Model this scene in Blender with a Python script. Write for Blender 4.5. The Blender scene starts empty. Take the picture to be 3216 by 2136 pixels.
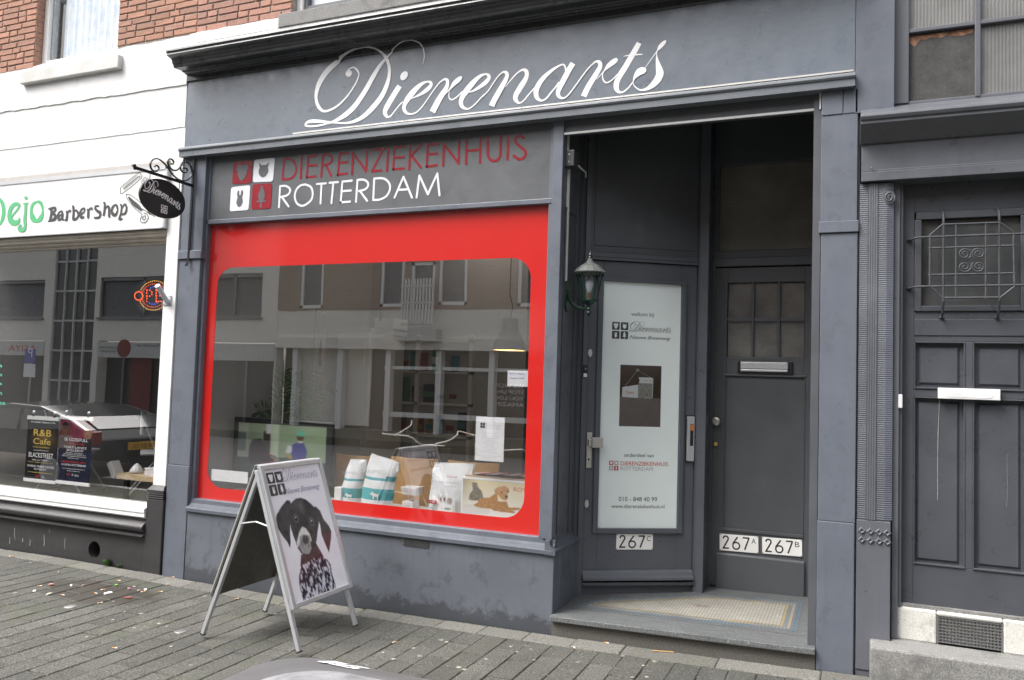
import bpy, math, random
import numpy as np
from mathutils import Vector, Matrix
random.seed(7); np.random.seed(7)
S = bpy.context.scene
COL = S.collection
# ------------------------------------------------------------------ camera
YAW, PITCH, ROLL, FK = -0.40125, 0.05337, -0.032104, 1.56614
def _rot(y, p, r):
    f = np.array([math.sin(y)*math.cos(p), math.cos(y)*math.cos(p), math.sin(p)])
    rt = np.array([math.cos(y), -math.sin(y), 0.]); dn = np.cross(f, rt)
    c, s = math.cos(r), math.sin(r)
    return np.stack([c*rt+s*dn, -s*rt+c*dn, f], 1)
RM = _rot(YAW, PITCH, ROLL); CAM = np.array([0, -4.9, 1.6])
cd = bpy.data.cameras.new('camera'); cam = bpy.data.objects.new('camera', cd); COL.objects.link(cam)
m = Matrix.Identity(4)
for i in range(3):
    m[i][0] = RM[i, 0]; m[i][1] = -RM[i, 1]; m[i][2] = -RM[i, 2]; m[i][3] = CAM[i]
cam.matrix_world = m
cd.sensor_width = 36; cd.lens = FK*18; cd.clip_start = 0.05; cd.clip_end = 500
S.camera = cam
# ------------------------------------------------------------------ sky, sun, exposure
SUN_EL, SUN_AZ = math.radians(54), math.radians(226)      # bright overcast, light from over the street
w = bpy.data.worlds.new('World'); S.world = w; w.use_nodes = True
nt = w.node_tree; nt.nodes.clear()
sky = nt.nodes.new('ShaderNodeTexSky'); sky.sky_type = 'NISHITA'; sky.sun_disc = False
sky.sun_elevation = SUN_EL; sky.sun_rotation = SUN_AZ; sky.dust_density = 6; sky.air_density = 1.0; sky.ozone_density = 1.0
hs = nt.nodes.new('ShaderNodeHueSaturation'); hs.inputs['Saturation'].default_value = 0.28
bg = nt.nodes.new('ShaderNodeBackground'); bg.inputs['Strength'].default_value = 0.15
wo = nt.nodes.new('ShaderNodeOutputWorld')
nt.links.new(sky.outputs[0], hs.inputs['Color']); nt.links.new(hs.outputs[0], bg.inputs[0]); nt.links.new(bg.outputs[0], wo.inputs[0])
sd = bpy.data.lights.new('sun', 'SUN'); sd.energy = 1.3; sd.angle = math.radians(35); sd.color = (1, .97, .93)
so = bpy.data.objects.new('sun', sd); COL.objects.link(so)
sv = Vector((math.sin(SUN_AZ)*math.cos(SUN_EL), math.cos(SUN_AZ)*math.cos(SUN_EL), math.sin(SUN_EL)))
so.rotation_euler = sv.to_track_quat('Z', 'Y').to_euler(); so.location = (0, -8, 12)
vs = S.view_settings; vs.view_transform = 'Standard'; vs.look = 'None'; vs.gamma = 1; vs.use_curve_mapping = False
vs.exposure = 1.15
# ------------------------------------------------------------------ helpers
def tag(o, label=None, cat=None, group=None, kind=None):
    if label: o['label'] = label
    if cat: o['category'] = cat
    if group: o['group'] = group
    if kind: o['kind'] = kind
    return o
def empty(name, loc=(0, 0, 0), label=None, cat=None, group=None):
    o = bpy.data.objects.new(name, None); COL.objects.link(o); o.location = loc; o.empty_display_size = .1
    return tag(o, label, cat, group)
def put(name, me, mat=None, parent=None, label=None, cat=None, group=None, kind=None, bevel=0, smooth=False):
    if mat is not None and len(me.materials) == 0: me.materials.append(mat)
    if smooth: me.shade_smooth()
    o = bpy.data.objects.new(name, me); COL.objects.link(o)
    if parent is not None:
        o.parent = parent
        L = parent.location.copy(); pp = parent.parent
        while pp is not None: L += pp.location; pp = pp.parent
        o.location = -L
    if bevel:
        b = o.modifiers.new('bevel', 'BEVEL'); b.width = bevel; b.segments = 2; b.limit_method = 'ANGLE'
    return tag(o, label, cat, group, kind)
class MB:
    def __init__(s): s.v = []; s.f = []
    def add(s, vs_, fs):
        n = len(s.v); s.v += [tuple(map(float, q)) for q in vs_]; s.f += [tuple(n+i for i in q) for q in fs]; return s
    def box(s, x0, x1, y0, y1, z0, z1):
        if x0 > x1: x0, x1 = x1, x0
        if y0 > y1: y0, y1 = y1, y0
        if z0 > z1: z0, z1 = z1, z0
        return s.add([(x0,y0,z0),(x1,y0,z0),(x1,y1,z0),(x0,y1,z0),(x0,y0,z1),(x1,y0,z1),(x1,y1,z1),(x0,y1,z1)],
                     [(0,3,2,1),(4,5,6,7),(0,1,5,4),(1,2,6,5),(2,3,7,6),(3,0,4,7)])
    def fbox(s, fr, u0, u1, v0, v1, d0, d1):
        "box in a frame; d towards viewer"
        q = [fr.p(u, v, d) for d in (d1, d0) for (u, v) in ((u0,v0),(u1,v0),(u1,v1),(u0,v1))]
        return s.add(q, [(0,1,2,3),(7,6,5,4),(0,4,5,1),(1,5,6,2),(2,6,7,3),(3,7,4,0)])
    def prism_x(s, prof, x0, x1):
        "closed profile of (y,z) extruded along x"
        n = len(prof)
        a = [(x0, y, z) for y, z in prof]+[(x1, y, z) for y, z in prof]
        return s.add(a, [tuple(range(n))[::-1], tuple(range(n, 2*n))]+[(i, (i+1) % n, n+(i+1) % n, n+i) for i in range(n)])
    def prism(s, pts, vec):
        n = len(pts); pts = [np.array(q, float) for q in pts]; vec = np.array(vec, float)
        return s.add([*pts, *[q+vec for q in pts]], [tuple(range(n))[::-1], tuple(range(n, 2*n))]+[(i, (i+1) % n, n+(i+1) % n, n+i) for i in range(n)])
    def tube(s, pts, r, n=8, flat=1.0, closed=False):
        pts = [np.array(q, float) for q in pts]; N = len(pts)
        rr = r if hasattr(r, '__len__') else [r]*N
        base = len(s.v); up = None
        for i, q in enumerate(pts):
            if closed: t = pts[(i+1) % N]-pts[i-1]
            else: t = pts[min(i+1, N-1)]-pts[max(i-1, 0)]
            t = t/(np.linalg.norm(t)+1e-12)
            if up is None:
                up = np.array([0, 0, 1.]) if abs(t[2]) < .9 else np.array([1., 0, 0])
            a = np.cross(t, up); a /= np.linalg.norm(a)+1e-12; b = np.cross(a, t); up = b
            for k in range(n):
                an = 2*math.pi*k/n
                s.v.append(tuple(q+rr[i]*(math.cos(an)*a*flat+math.sin(an)*b)))
        for i in range(N if closed else N-1):
            j = (i+1) % N
            for k in range(n):
                k2 = (k+1) % n
                s.f.append((base+i*n+k, base+i*n+k2, base+j*n+k2, base+j*n+k))
        if not closed:
            s.f.append(tuple(base+k for k in range(n))[::-1]); s.f.append(tuple(base+(N-1)*n+k for k in range(n)))
        return s
    def lathe(s, c, prof, n=24, ax=2, capb=True):
        "profile of (r, h) about an axis through c"
        base = len(s.v)
        for r, h in prof:
            for k in range(n):
                an = 2*math.pi*k/n; q = [r*math.cos(an), r*math.sin(an), h]
                if ax == 1: q = [q[0], -h, q[1]]
                if ax == 0: q = [h, q[0], q[1]]
                s.v.append((c[0]+q[0], c[1]+q[1], c[2]+q[2]))
        for i in range(len(prof)-1):
            for k in range(n):
                k2 = (k+1) % n; s.f.append((base+i*n+k, base+i*n+k2, base+(i+1)*n+k2, base+(i+1)*n+k))
        if capb:
            s.f.append(tuple(base+k for k in range(n))[::-1]); s.f.append(tuple(base+(len(prof)-1)*n+k for k in range(n)))
        return s
    def mesh(s, name='m'):
        me = bpy.data.meshes.new(name); me.from_pydata(s.v, [], s.f); me.update(); return me
    def build(s, name, mat, parent=None, **k): return put(name, s.mesh(name), mat, parent, **k)
class Frame:
    "a flat face in the world: origin, x direction, z (up) direction, normal towards the viewer"
    def __init__(s, o, ex, ez):
        s.o = np.array(o, float); s.ex = np.array(ex, float); s.ex /= np.linalg.norm(s.ex)
        s.ez = np.array(ez, float); s.ez /= np.linalg.norm(s.ez); s.n = np.cross(s.ex, s.ez)
    def p(s, u, v, d=0): return s.o+s.ex*u+s.ez*v+s.n*d
    def tr(s, pts, z):
        "photo measurements (crop pixels, crop origin+scale) -> coordinates on this face"
        out = []
        for q in pts:
            F = (z[0]+q[0]*z[2], z[1]+q[1]*z[2])
            d = RM@np.array([F[0]-1608, F[1]-1068, FK*1608]); t = ((s.o-CAM)@s.n)/(d@s.n)
            P = CAM+d*t-s.o; out.append((P@s.ex, P@s.ez)+tuple(q[2:]))
        return out
def facade(y): return Frame((0, y, 0), (1, 0, 0), (0, 0, 1))
def spline(pts, k=6, closed=False):
    P = [np.array(q, float) for q in pts]; n = len(P); out = []
    for i in range(n if closed else n-1):
        a, b, c, d = (P[(i-1) % n], P[i], P[(i+1) % n], P[(i+2) % n]) if closed else (P[max(i-1, 0)], P[i], P[i+1], P[min(i+2, n-1)])
        for j in range(k):
            t = j/k
            out.append(.5*((2*b)+(-a+c)*t+(2*a-5*b+4*c-d)*t*t+(-a+3*b-3*c+d)*t**3))
    if not closed: out.append(P[-1])
    return out
def ribbon(mb, fr, pts, d=.001, d2=.0005, cap=False):
    "pts: (u,v,width); flat painted stroke, lifted a hair along its length so crossings never coincide"
    n = len(pts); pts = [np.array(q, float) for q in pts]; base = len(mb.v)
    for i, q in enumerate(pts):
        t = pts[min(i+1, n-1)][:2]-pts[max(i-1, 0)][:2]; t = t/(np.linalg.norm(t)+1e-12)
        nn = np.array([-t[1], t[0]])*q[2]/2; dd = d+d2*i/max(n-1, 1)
        mb.v.append(tuple(fr.p(q[0]-nn[0], q[1]-nn[1], dd))); mb.v.append(tuple(fr.p(q[0]+nn[0], q[1]+nn[1], dd)))
    for i in range(n-1): mb.f.append((base+2*i, base+2*i+2, base+2*i+3, base+2*i+1))
    if cap:
        for e, q in ((0, pts[0]), (1, pts[-1])):
            mb.add([fr.p(q[0]+q[2]/2*math.cos(a*math.pi/5), q[1]+q[2]/2*math.sin(a*math.pi/5), d+d2+.0001+.0001*e) for a in range(10)], [tuple(range(10))])
def flat(mb, fr, pts, d=.001): mb.add([fr.p(q[0], q[1], d) for q in pts], [tuple(range(len(pts)))])
def ell(cx, cy, a, b, ang=0, n=20):
    c, s = math.cos(ang), math.sin(ang)
    return [(cx+a*math.cos(t)*c-b*math.sin(t)*s, cy+a*math.cos(t)*s+b*math.sin(t)*c) for t in [2*math.pi*i/n for i in range(n)]]
def rrect(x0, x1, z0, z1, r, n=6):
    out = []
    for cx, cz, a0 in ((x1-r, z1-r, 0), (x0+r, z1-r, 90), (x0+r, z0+r, 180), (x1-r, z0+r, 270)):
        for i in range(n+1):
            a = math.radians(a0+90*i/n); out.append((cx+r*math.cos(a), cz+r*math.sin(a)))
    return out
def text(mb, body, fr, u0, v0, u1, h, d=.001, shear=0, fit=True):
    "flat lettering between u0 and u1 on baseline v0, capitals h high"
    cu = bpy.data.curves.new('t', 'FONT'); cu.body = body; cu.size = 1; cu.shear = shear; cu.resolution_u = 3
    ob = bpy.data.objects.new('t', cu); me = bpy.data.meshes.new_from_object(ob)
    co = np.array([v.co[:] for v in me.vertices])
    if len(co):
        x0, x1 = co[:, 0].min(), co[:, 0].max(); sx = (u1-u0)/(x1-x0); sy = h/.73
        mb.add([fr.p(u0+(c[0]-x0)*sx, v0+c[1]*sy, d) for c in co], [tuple(p.vertices) for p in me.polygons])
    bpy.data.meshes.remove(me); bpy.data.objects.remove(ob); bpy.data.curves.remove(cu)
def inpoly(X, Z, poly):
    r = np.zeros(X.shape, bool); n = len(poly)
    for i in range(n):
        x1, y1 = poly[i][:2]; x2, y2 = poly[(i+1) % n][:2]
        c = ((y1 > Z) != (y2 > Z)) & (X < (x2-x1)*(Z-y1)/((y2-y1) or 1e-9)+x1); r ^= c
    return r
def vnoise(X, Z, s, seed=0):
    rs = np.random.RandomState(seed); T = rs.rand(64, 64)
    x = X*s; z = Z*s; xi = np.floor(x).astype(int); zi = np.floor(z).astype(int); fx = x-xi; fz = z-zi
    fx = fx*fx*(3-2*fx); fz = fz*fz*(3-2*fz); g = lambda a, b: T[a % 64, b % 64]
    return (g(xi, zi)*(1-fx)+g(xi+1, zi)*fx)*(1-fz)+(g(xi, zi+1)*(1-fx)+g(xi+1, zi+1)*fx)*fz
def artgrid(name, fr, u0, u1, v0, v1, nx, nz, func, mat, parent, d=.001, **k):
    "a printed sheet: fine grid whose faces carry the printed colours"
    U = np.linspace(u0, u1, nx+1); V = np.linspace(v0, v1, nz+1)
    vs_ = [tuple(fr.p(u, v, d)) for v in V for u in U]
    fs = [(j*(nx+1)+i, j*(nx+1)+i+1, (j+1)*(nx+1)+i+1, (j+1)*(nx+1)+i) for j in range(nz) for i in range(nx)]
    me = bpy.data.meshes.new(name); me.from_pydata(vs_, [], fs); me.update()
    UU, VV = np.meshgrid(U, V); C = func(UU, VV)
    for _ in range(2):
        C2 = C.copy(); C2[1:-1, 1:-1] = (C[1:-1, 1:-1]*2+C[:-2, 1:-1]+C[2:, 1:-1]+C[1:-1, :-2]+C[1:-1, 2:])/6; C = C2
    C = np.concatenate([C, np.ones(C.shape[:2]+(1,))], 2).reshape(-1, 4)
    a = me.color_attributes.new('print', 'FLOAT_COLOR', 'POINT'); a.data.foreach_set('color', C.astype(np.float32).ravel())
    return put(name, me, mat, parent, **k)
# ------------------------------------------------------------------ materials
def newmat(name):
    m_ = bpy.data.materials.new(name); m_.use_nodes = True; t = m_.node_tree
    return m_, t, t.nodes['Principled BSDF']
def N(t, typ, **k):
    n = t.nodes.new(typ)
    for a, b in k.items():
        if a.startswith('_'): n.inputs[a[1:].replace('_', ' ')].default_value = b
        else: setattr(n, a, b)
    return n
def mix(t, fac, a, b, mode='MIX'):
    n = t.nodes.new('ShaderNodeMix'); n.data_type = 'RGBA'; n.blend_type = mode
    for i, v in ((0, fac), (6, a), (7, b)):
        if hasattr(v, 'is_output') or isinstance(v, bpy.types.NodeSocket): t.links.new(v, n.inputs[i])
        else: n.inputs[i].default_value = (*v, 1) if i and len(v) == 3 else v
    return n.outputs[2]
def ramp(t, src, stops):
    n = t.nodes.new('ShaderNodeValToRGB'); e = n.color_ramp.elements
    while len(e) < len(stops): e.new(.5)
    for el, (p, c) in zip(e, stops):
        el.position = p; el.color = (c, c, c, 1) if not hasattr(c, '__len__') else (*c, 1)
    t.links.new(src, n.inputs[0]); return n.outputs[0]
def pos(t, scale=(1, 1, 1)):
    g = t.nodes.new('ShaderNodeNewGeometry'); mp = t.nodes.new('ShaderNodeMapping'); mp.inputs['Scale'].default_value = scale
    t.links.new(g.outputs['Position'], mp.inputs[0]); return mp.outputs[0]
def noise(t, scale, detail=4, vec=None, rough=.6):
    n = t.nodes.new('ShaderNodeTexNoise'); n.inputs['Scale'].default_value = scale; n.inputs['Detail'].default_value = detail; n.inputs['Roughness'].default_value = rough
    t.links.new(vec if vec is not None else pos(t), n.inputs['Vector']); return n.outputs[0]
def bump(t, b, src, strength=.3, dist=.002, chain=None):
    n = t.nodes.new('ShaderNodeBump'); n.inputs['Strength'].default_value = strength; n.inputs['Distance'].default_value = dist
    t.links.new(src, n.inputs['Height'])
    if chain is not None: t.links.new(chain, n.inputs['Normal'])
    t.links.new(n.outputs[0], b.inputs['Normal']); return n.outputs[0]
def simple(name, col, rough=.5, metal=0, var=.12, scale=6, bmp=.15, bscale=40, spec=.5, emit=None, es=1, wear=None):
    m_, t, b = newmat(name)
    b.inputs['Roughness'].default_value = rough; b.inputs['Metallic'].default_value = metal; b.inputs['Specular IOR Level'].default_value = spec
    n1 = noise(t, scale, 5); f = ramp(t, n1, [(.3, 1-var), (.7, 1+var)])
    c = mix(t, 1.0, col, f, 'MULTIPLY')
    if wear:                                     # small pale scuffs and specks
        wv = ramp(t, noise(t, wear[1], 3), [(wear[2], 0.), (wear[2]+.02, 1.)]); c = mix(t, wv, c, wear[0])
    t.links.new(c, b.inputs['Base Color'])
    if bmp: bump(t, b, noise(t, bscale, 4), bmp, .002)
    if emit:
        b.inputs['Emission Color'].default_value = (*emit, 1); b.inputs['Emission Strength'].default_value = es
    return m_
def dirty_paint(name, col, rough=.45, blotch=.5, streak=.35, speck=.3, bottom=0, spec=.5):
    "painted render / timber: soft blotches, rain streaks, pale specks, dirt splash near the ground"
    m_, t, b = newmat(name)
    b.inputs['Specular IOR Level'].default_value = spec
    c = mix(t, 1.0, col, ramp(t, noise(t, 2.2, 5), [(.3, .9), (.7, 1.1)]), 'MULTIPLY')
    bl = ramp(t, noise(t, 5.5, 7, rough=.75), [(.54, 0.), (.60, blotch)]); c = mix(t, bl, c, tuple(x*.55 for x in col))
    st = ramp(t, noise(t, 1, 4, pos(t, (22, 22, 1.2))), [(.55, 0.), (.75, streak)]); c = mix(t, st, c, tuple(x*.72 for x in col))
    sp = ramp(t, noise(t, 95, 2), [(.74, 0.), (.76, speck)]); c = mix(t, sp, c, (.35, .34, .31))
    if bottom:
        g = t.nodes.new('ShaderNodeNewGeometry'); sx = t.nodes.new('ShaderNodeSeparateXYZ'); t.links.new(g.outputs['Position'], sx.inputs[0])
        ad = t.nodes.new('ShaderNodeMath'); ad.operation = 'MULTIPLY_ADD'; t.links.new(noise(t, 7, 6, rough=.8), ad.inputs[0]); ad.inputs[1].default_value = -.34; t.links.new(sx.outputs[2], ad.inputs[2])
        r_ = ramp(t, ad.outputs[0], [(0.0, bottom), (.035, 0.)])
        ad2 = t.nodes.new('ShaderNodeMath'); ad2.operation = 'ADD'; t.links.new(ad.outputs[0], ad2.inputs[0]); ad2.inputs[1].default_value = .1
        r_ = ramp(t, ad2.outputs[0], [(0.0, bottom), (.04, 0.)])
        c = mix(t, r_, c, tuple(x*.42 for x in col))
    t.links.new(c, b.inputs['Base Color'])
    t.links.new(ramp(t, noise(t, 9, 4), [(.3, rough-.1), (.7, rough+.12)]), b.inputs['Roughness'])
    ch = bump(t, b, noise(t, 28, 6), .25, .003)
    bump(t, b, noise(t, 3, 3), .25, .01, ch)
    return m_
def glassmat(name, refl=.2, tint=(.92, .95, .94), rough=0.0, wob=.0):
    m_, t, b = newmat(name); t.nodes.remove(b); out = t.nodes['Material Output']
    tr = N(t, 'ShaderNodeBsdfTransparent'); tr.inputs[0].default_value = (*tint, 1)
    gl = N(t, 'ShaderNodeBsdfGlossy'); gl.inputs['Roughness'].default_value = rough; gl.inputs[0].default_value = (1, 1, 1, 1)
    gg = N(t, 'ShaderNodeNewGeometry'); dt = N(t, 'ShaderNodeVectorMath', operation='DOT_PRODUCT'); t.links.new(gg.outputs['Normal'], dt.inputs[0]); t.links.new(gg.outputs['Incoming'], dt.inputs[1])
    ab = N(t, 'ShaderNodeMath', operation='ABSOLUTE'); t.links.new(dt.outputs[1], ab.inputs[0]); om = N(t, 'ShaderNodeMath', operation='SUBTRACT'); om.inputs[0].default_value = 1; t.links.new(ab.outputs[0], om.inputs[1])
    pw = N(t, 'ShaderNodeMath', operation='POWER'); pw.inputs[1].default_value = 5; t.links.new(om.outputs[0], pw.inputs[0])
    mm = N(t, 'ShaderNodeMath', operation='MULTIPLY_ADD'); mm.inputs[1].default_value = 1-refl; mm.inputs[2].default_value = refl; t.links.new(pw.outputs[0], mm.inputs[0])
    if wob:
        bp = N(t, 'ShaderNodeBump'); bp.inputs['Strength'].default_value = 1; bp.inputs['Distance'].default_value = wob
        t.links.new(noise(t, 1.3, 2), bp.inputs['Height']); t.links.new(bp.outputs[0], gl.inputs['Normal'])
    mx = N(t, 'ShaderNodeMixShader'); t.links.new(mm.outputs[0], mx.inputs[0]); t.links.new(tr.outputs[0], mx.inputs[1]); t.links.new(gl.outputs[0], mx.inputs[2])
    t.links.new(mx.outputs[0], out.inputs[0]); return m_
def printmat(name, rough=.4, emit=0):
    m_, t, b = newmat(name); a = N(t, 'ShaderNodeVertexColor'); a.layer_name = 'print'
    t.links.new(a.outputs[0], b.inputs['Base Color']); b.inputs['Roughness'].default_value = rough
    if emit: t.links.new(a.outputs[0], b.inputs['Emission Color']); b.inputs['Emission Strength'].default_value = emit
    return m_
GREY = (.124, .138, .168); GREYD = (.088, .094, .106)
M = dict(
 grey=dirty_paint('grey_blue_paint', GREY, .42, .28, .3, .35), greybase=dirty_paint('grey_blue_render', (.118,.130,.152), .5, .55, .5, .35, bottom=.85),
 fascia=dirty_paint('fascia_paint', (.128, .150, .182), .33, .16, .22, .15, spec=.7), board=dirty_paint('sign_board_paint', (.105, .11, .118), .4, .08, .1, .08),
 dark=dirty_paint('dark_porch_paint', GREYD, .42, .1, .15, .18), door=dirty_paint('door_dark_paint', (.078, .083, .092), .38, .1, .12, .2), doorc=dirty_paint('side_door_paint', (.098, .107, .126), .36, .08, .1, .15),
 cornice=dirty_paint('cornice_paint', (.045, .048, .054), .3, .1, .1, .1, spec=.6), nb=dirty_paint('neighbour_paint', (.115, .12, .138), .36, .15, .25, .35), nbdoor=dirty_paint('neighbour_door_paint', (.074, .079, .092), .34, .15, .25, .3),
 black=dirty_paint('tarry_black_paint', (.042, .04, .042), .42, .2, .3, .7, bottom=.3), white=dirty_paint('white_masonry_paint', (.75, .75, .745), .7, .12, .22, .05, spec=.3),
 whitegloss=simple('white_gloss_paint', (.82, .82, .81), .3, var=.03, bmp=.05), beige=simple('weathered_beige_paint', (.42, .38, .33), .6, var=.12), ledge=dirty_paint('ledge_paint', (.15, .165, .185), .35, .2, .2, .2),
 cream=simple('old_white_enamel', (.86, .85, .83), .3, var=.04, bmp=.03), letter=simple('white_vinyl', (.90, .89, .90), .4, var=.02, bmp=0), letterred=simple('red_vinyl_letters', (.27, .020, .032), .22, var=.12, bmp=.2, scale=20), letterwhite2=simple('offwhite_vinyl', (.72, .73, .78), .35, var=.02, bmp=0),
 red=simple('red_window_film', (.55, .012, .009), .3, var=.02, bmp=0), ink=simple('black_ink', (.018, .018, .022), .4, var=0.02, bmp=0), inkgrey=simple('dark_grey_ink', (.06, .06, .065), .4, var=.02, bmp=0), inkmid=simple('pale_grey_ink', (.42, .44, .45), .5, var=.02, bmp=0),
 inkred=simple('red_ink', (.55, .02, .015), .4, var=.02, bmp=0), inkgreen=simple('green_ink', (.10, .45, .20), .4, var=.02, bmp=0), inkdkgreen=simple('dark_green_ink', (.02, .16, .08), .4, var=.02, bmp=0), orangeink=simple('orange_ink', (.75,.22,.02), .5, bmp=0), greenprint=simple('green_print', (.04,.45,.08), .5, bmp=0), inkgold=simple('gold_ink', (.75, .55, .12), .35, var=.2, bmp=0), inkblue=simple('blue_ink', (.05, .08, .4), .5, var=.02, bmp=0), teal=simple('teal_print', (.06, .38, .42), .4, var=.05, bmp=0), orange=simple('orange_led', (1, .12, .02), .4, emit=(1, .10, .02), es=1.6, bmp=0), ledblue=simple('blue_led', (.1, .2, 1), .4, emit=(.08, .15, 1), es=2, bmp=0), ledyellow=simple('yellow_led', (1, .6, .1), .4, emit=(1, .5, .08), es=1.6, bmp=0), ledgreen=simple('green_led', (.1, .9, .2), .4, emit=(.05, .8, .15), es=.9, bmp=0),
 ironpaint=simple('thick_grey_iron_paint', (.05, .054, .062), .6, var=.25, scale=30, bmp=.5, bscale=60),
 sillpaint=dirty_paint('sill_paint', (.098, .108, .13), .62, .3, .3, .3, spec=.3),
 doorpane=simple('pale_reflection_pane', (.125, .118, .11), .08, var=.5, scale=4, bmp=0, spec=.7),  # brighter mottled pane colour stands in for lighter reflections
 alu=simple('brushed_aluminium', (.58, .59, .61), .36, metal=.45, var=.05, bmp=.05), steel=simple('satin_steel', (.62, .60, .57), .38, metal=.8, var=.04, bmp=.03), alum_dark=simple('dull_metal', (.25, .25, .25), .45, metal=.7), galv=simple('galvanised_steel', (.45, .46, .47), .45, metal=.6, var=.15, scale=30),
 iron=simple('black_iron', (.012, .012, .014), .28, var=.1, bmp=.1), green=simple('dark_green_lamp_paint', (.012, .038, .026), .3, var=.15, bmp=.1), lampcap=simple('grey_lamp_roof', (.12, .128, .12), .45, var=.2, scale=30), rubber=simple('black_rubber', (.015, .015, .015), .7),  # lantern roof in a paler grey than its green parts
 plastic=simple('white_plastic', (.72, .72, .72), .35, var=.01, bmp=0), blackplastic=simple('black_plastic', (.02, .02, .022), .3, var=.02, bmp=0), paper=simple('white_paper', (.82, .82, .84), .6, var=.01, bmp=0), bulb=simple('opal_bulb', (.75, .74, .85), .2, var=0.01, bmp=0),
 film=simple('frosted_aqua_film', (.86, .94, .925), .10, var=.01, bmp=0, spec=.6), wood=simple('pale_beech', (.50, .30, .13), .4, var=.1, scale=12), woodd=simple('brown_wood', (.13, .07, .04), .5, var=.2, scale=12), cardboard=simple('cardboard', (.42, .30, .2), .7, var=.08), chip=simple('chipboard', (.55, .42, .26), .7, var=.35, scale=60),
 print=printmat('printed_colours'), poster=printmat('glossy_poster', .25), screen=printmat('tv_screen', .15, .08), bag=simple('foil_bag_white', (.78, .80, .82), .3, var=.06, bmp=.5, bscale=14), leaf=simple('palm_leaf', (.05, .12, .035), .45, var=.35, scale=9), leafstem=simple('palm_stem', (.16, .25, .06), .5), weed=simple('weed_green', (.06, .15, .03), .6, var=.3, scale=40),
 carpaint=simple('black_car_paint', (.012, .013, .015), .08, var=.0, bmp=0, spec=.8), tyre=simple('tyre', (.02, .02, .02), .8), caryellow=simple('yellow_plate', (.75, .42, .02), .4, bmp=0), tail=simple('red_tail_lamp', (.25, .01, .01), .15, bmp=0),
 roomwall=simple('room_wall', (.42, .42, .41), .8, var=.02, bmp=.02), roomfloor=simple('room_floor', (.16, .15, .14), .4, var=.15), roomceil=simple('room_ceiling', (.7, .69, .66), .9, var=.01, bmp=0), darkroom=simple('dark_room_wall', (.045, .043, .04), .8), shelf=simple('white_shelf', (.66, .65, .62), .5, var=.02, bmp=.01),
 plaster2=simple('grey_plaster', (.80, .77, .70), .8, var=.05, bmp=.2), oppdark=simple('dark_shopfront', (.03, .03, .032), .3), oppgrey=simple('shop_band', (.55, .55, .53), .5), curtain=simple('grey_curtain', (.16, .16, .17), .8, var=.3, scale=12), tan=simple('tan_panel', (.45, .36, .22), .6),
 glass=glassmat('shop_window_glass', .34, tint=(1, 1, 1), wob=.0003), glassb=glassmat('barber_window_glass', .33, tint=(1, 1, 1), wob=.00025), glasss=glassmat('small_clear_glass', .08), glassdoor=glassmat('frosted_door_glass', .13), oppglass=simple('opposite_window_glass', (.07, .073, .075), .05, bmp=0, spec=.8, var=.3, scale=2))
rb = M['red'].node_tree.nodes['Principled BSDF']; rb.inputs['Coat Weight'].default_value = 1; rb.inputs['Coat IOR'].default_value = 1.75; rb.inputs['Coat Roughness'].default_value = .07
def gravelly(name, c1, c2, c3, scale=420, rough=.85):
    m_, t, b = newmat(name)
    n1 = noise(t, scale, 2); c = mix(t, ramp(t, n1, [(.42, 0.), (.58, 1.)]), c1, c2)
    n2 = noise(t, scale*.7, 2); c = mix(t, ramp(t, n2, [(.66, 0.), (.70, .8)]), c, c3)
    return m_, t, b, c, n1
# pavers
m_, t, b, c, n1 = gravelly('concrete_paver', (.047, .047, .041), (.125, .123, .110), (.33, .32, .29), 125)
oi = N(t, 'ShaderNodeObjectInfo'); c = mix(t, 1., c, ramp(t, oi.outputs['Random'], [(0, .80), (.5, .98), (1, 1.14)]), 'MULTIPLY')
c = mix(t, 1., c, ramp(t, noise(t, 1.6, 5), [(.3, .78), (.7, 1.18)]), 'MULTIPLY')
moss = ramp(t, noise(t, 2.3, 6, rough=.7), [(.55, 0.), (.72, .38)]); c = mix(t, moss, c, (.075, .09, .032))
g = N(t, 'ShaderNodeNewGeometry'); vm = N(t, 'ShaderNodeVectorMath', operation='SUBTRACT'); t.links.new(g.outputs['Position'], vm.inputs[0]); vm.inputs[1].default_value = (-5.08, -.60, 0)
vm2 = N(t, 'ShaderNodeVectorMath', operation='MULTIPLY'); t.links.new(vm.outputs[0], vm2.inputs[0]); vm2.inputs[1].default_value = (1.35, 3.0, 0)
vl = N(t, 'ShaderNodeVectorMath', operation='LENGTH'); t.links.new(vm2.outputs[0], vl.inputs[0])
mm = N(t, 'ShaderNodeMath', operation='MULTIPLY_ADD'); t.links.new(noise(t, 5, 5, rough=.7), mm.inputs[0]); mm.inputs[1].default_value = .9; t.links.new(vl.outputs[1], mm.inputs[2])
wet = ramp(t, mm.outputs[0], [(.95, 1.), (1.15, 0.)]) if False else None
rr = N(t, 'ShaderNodeMapRange'); t.links.new(mm.outputs[0], rr.inputs[0]); rr.inputs[1].default_value = 1.05; rr.inputs[2].default_value = 1.3; rr.inputs[3].default_value = .95; rr.inputs[4].default_value = 0
c = mix(t, rr.outputs[0], c, (.035, .03, .022)); t.links.new(c, b.inputs['Base Color'])
r2 = N(t, 'ShaderNodeMapRange'); t.links.new(rr.outputs[0], r2.inputs[0]); r2.inputs[3].default_value = .88; r2.inputs[4].default_value = .62; t.links.new(r2.outputs[0], b.inputs['Roughness'])
bump(t, b, n1, .6, .002); M['paver'] = m_
m_, t, b, c, n1 = gravelly('pale_border_paver', (.10, .097, .087), (.20, .195, .175), (.36, .35, .32), 140)
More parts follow.
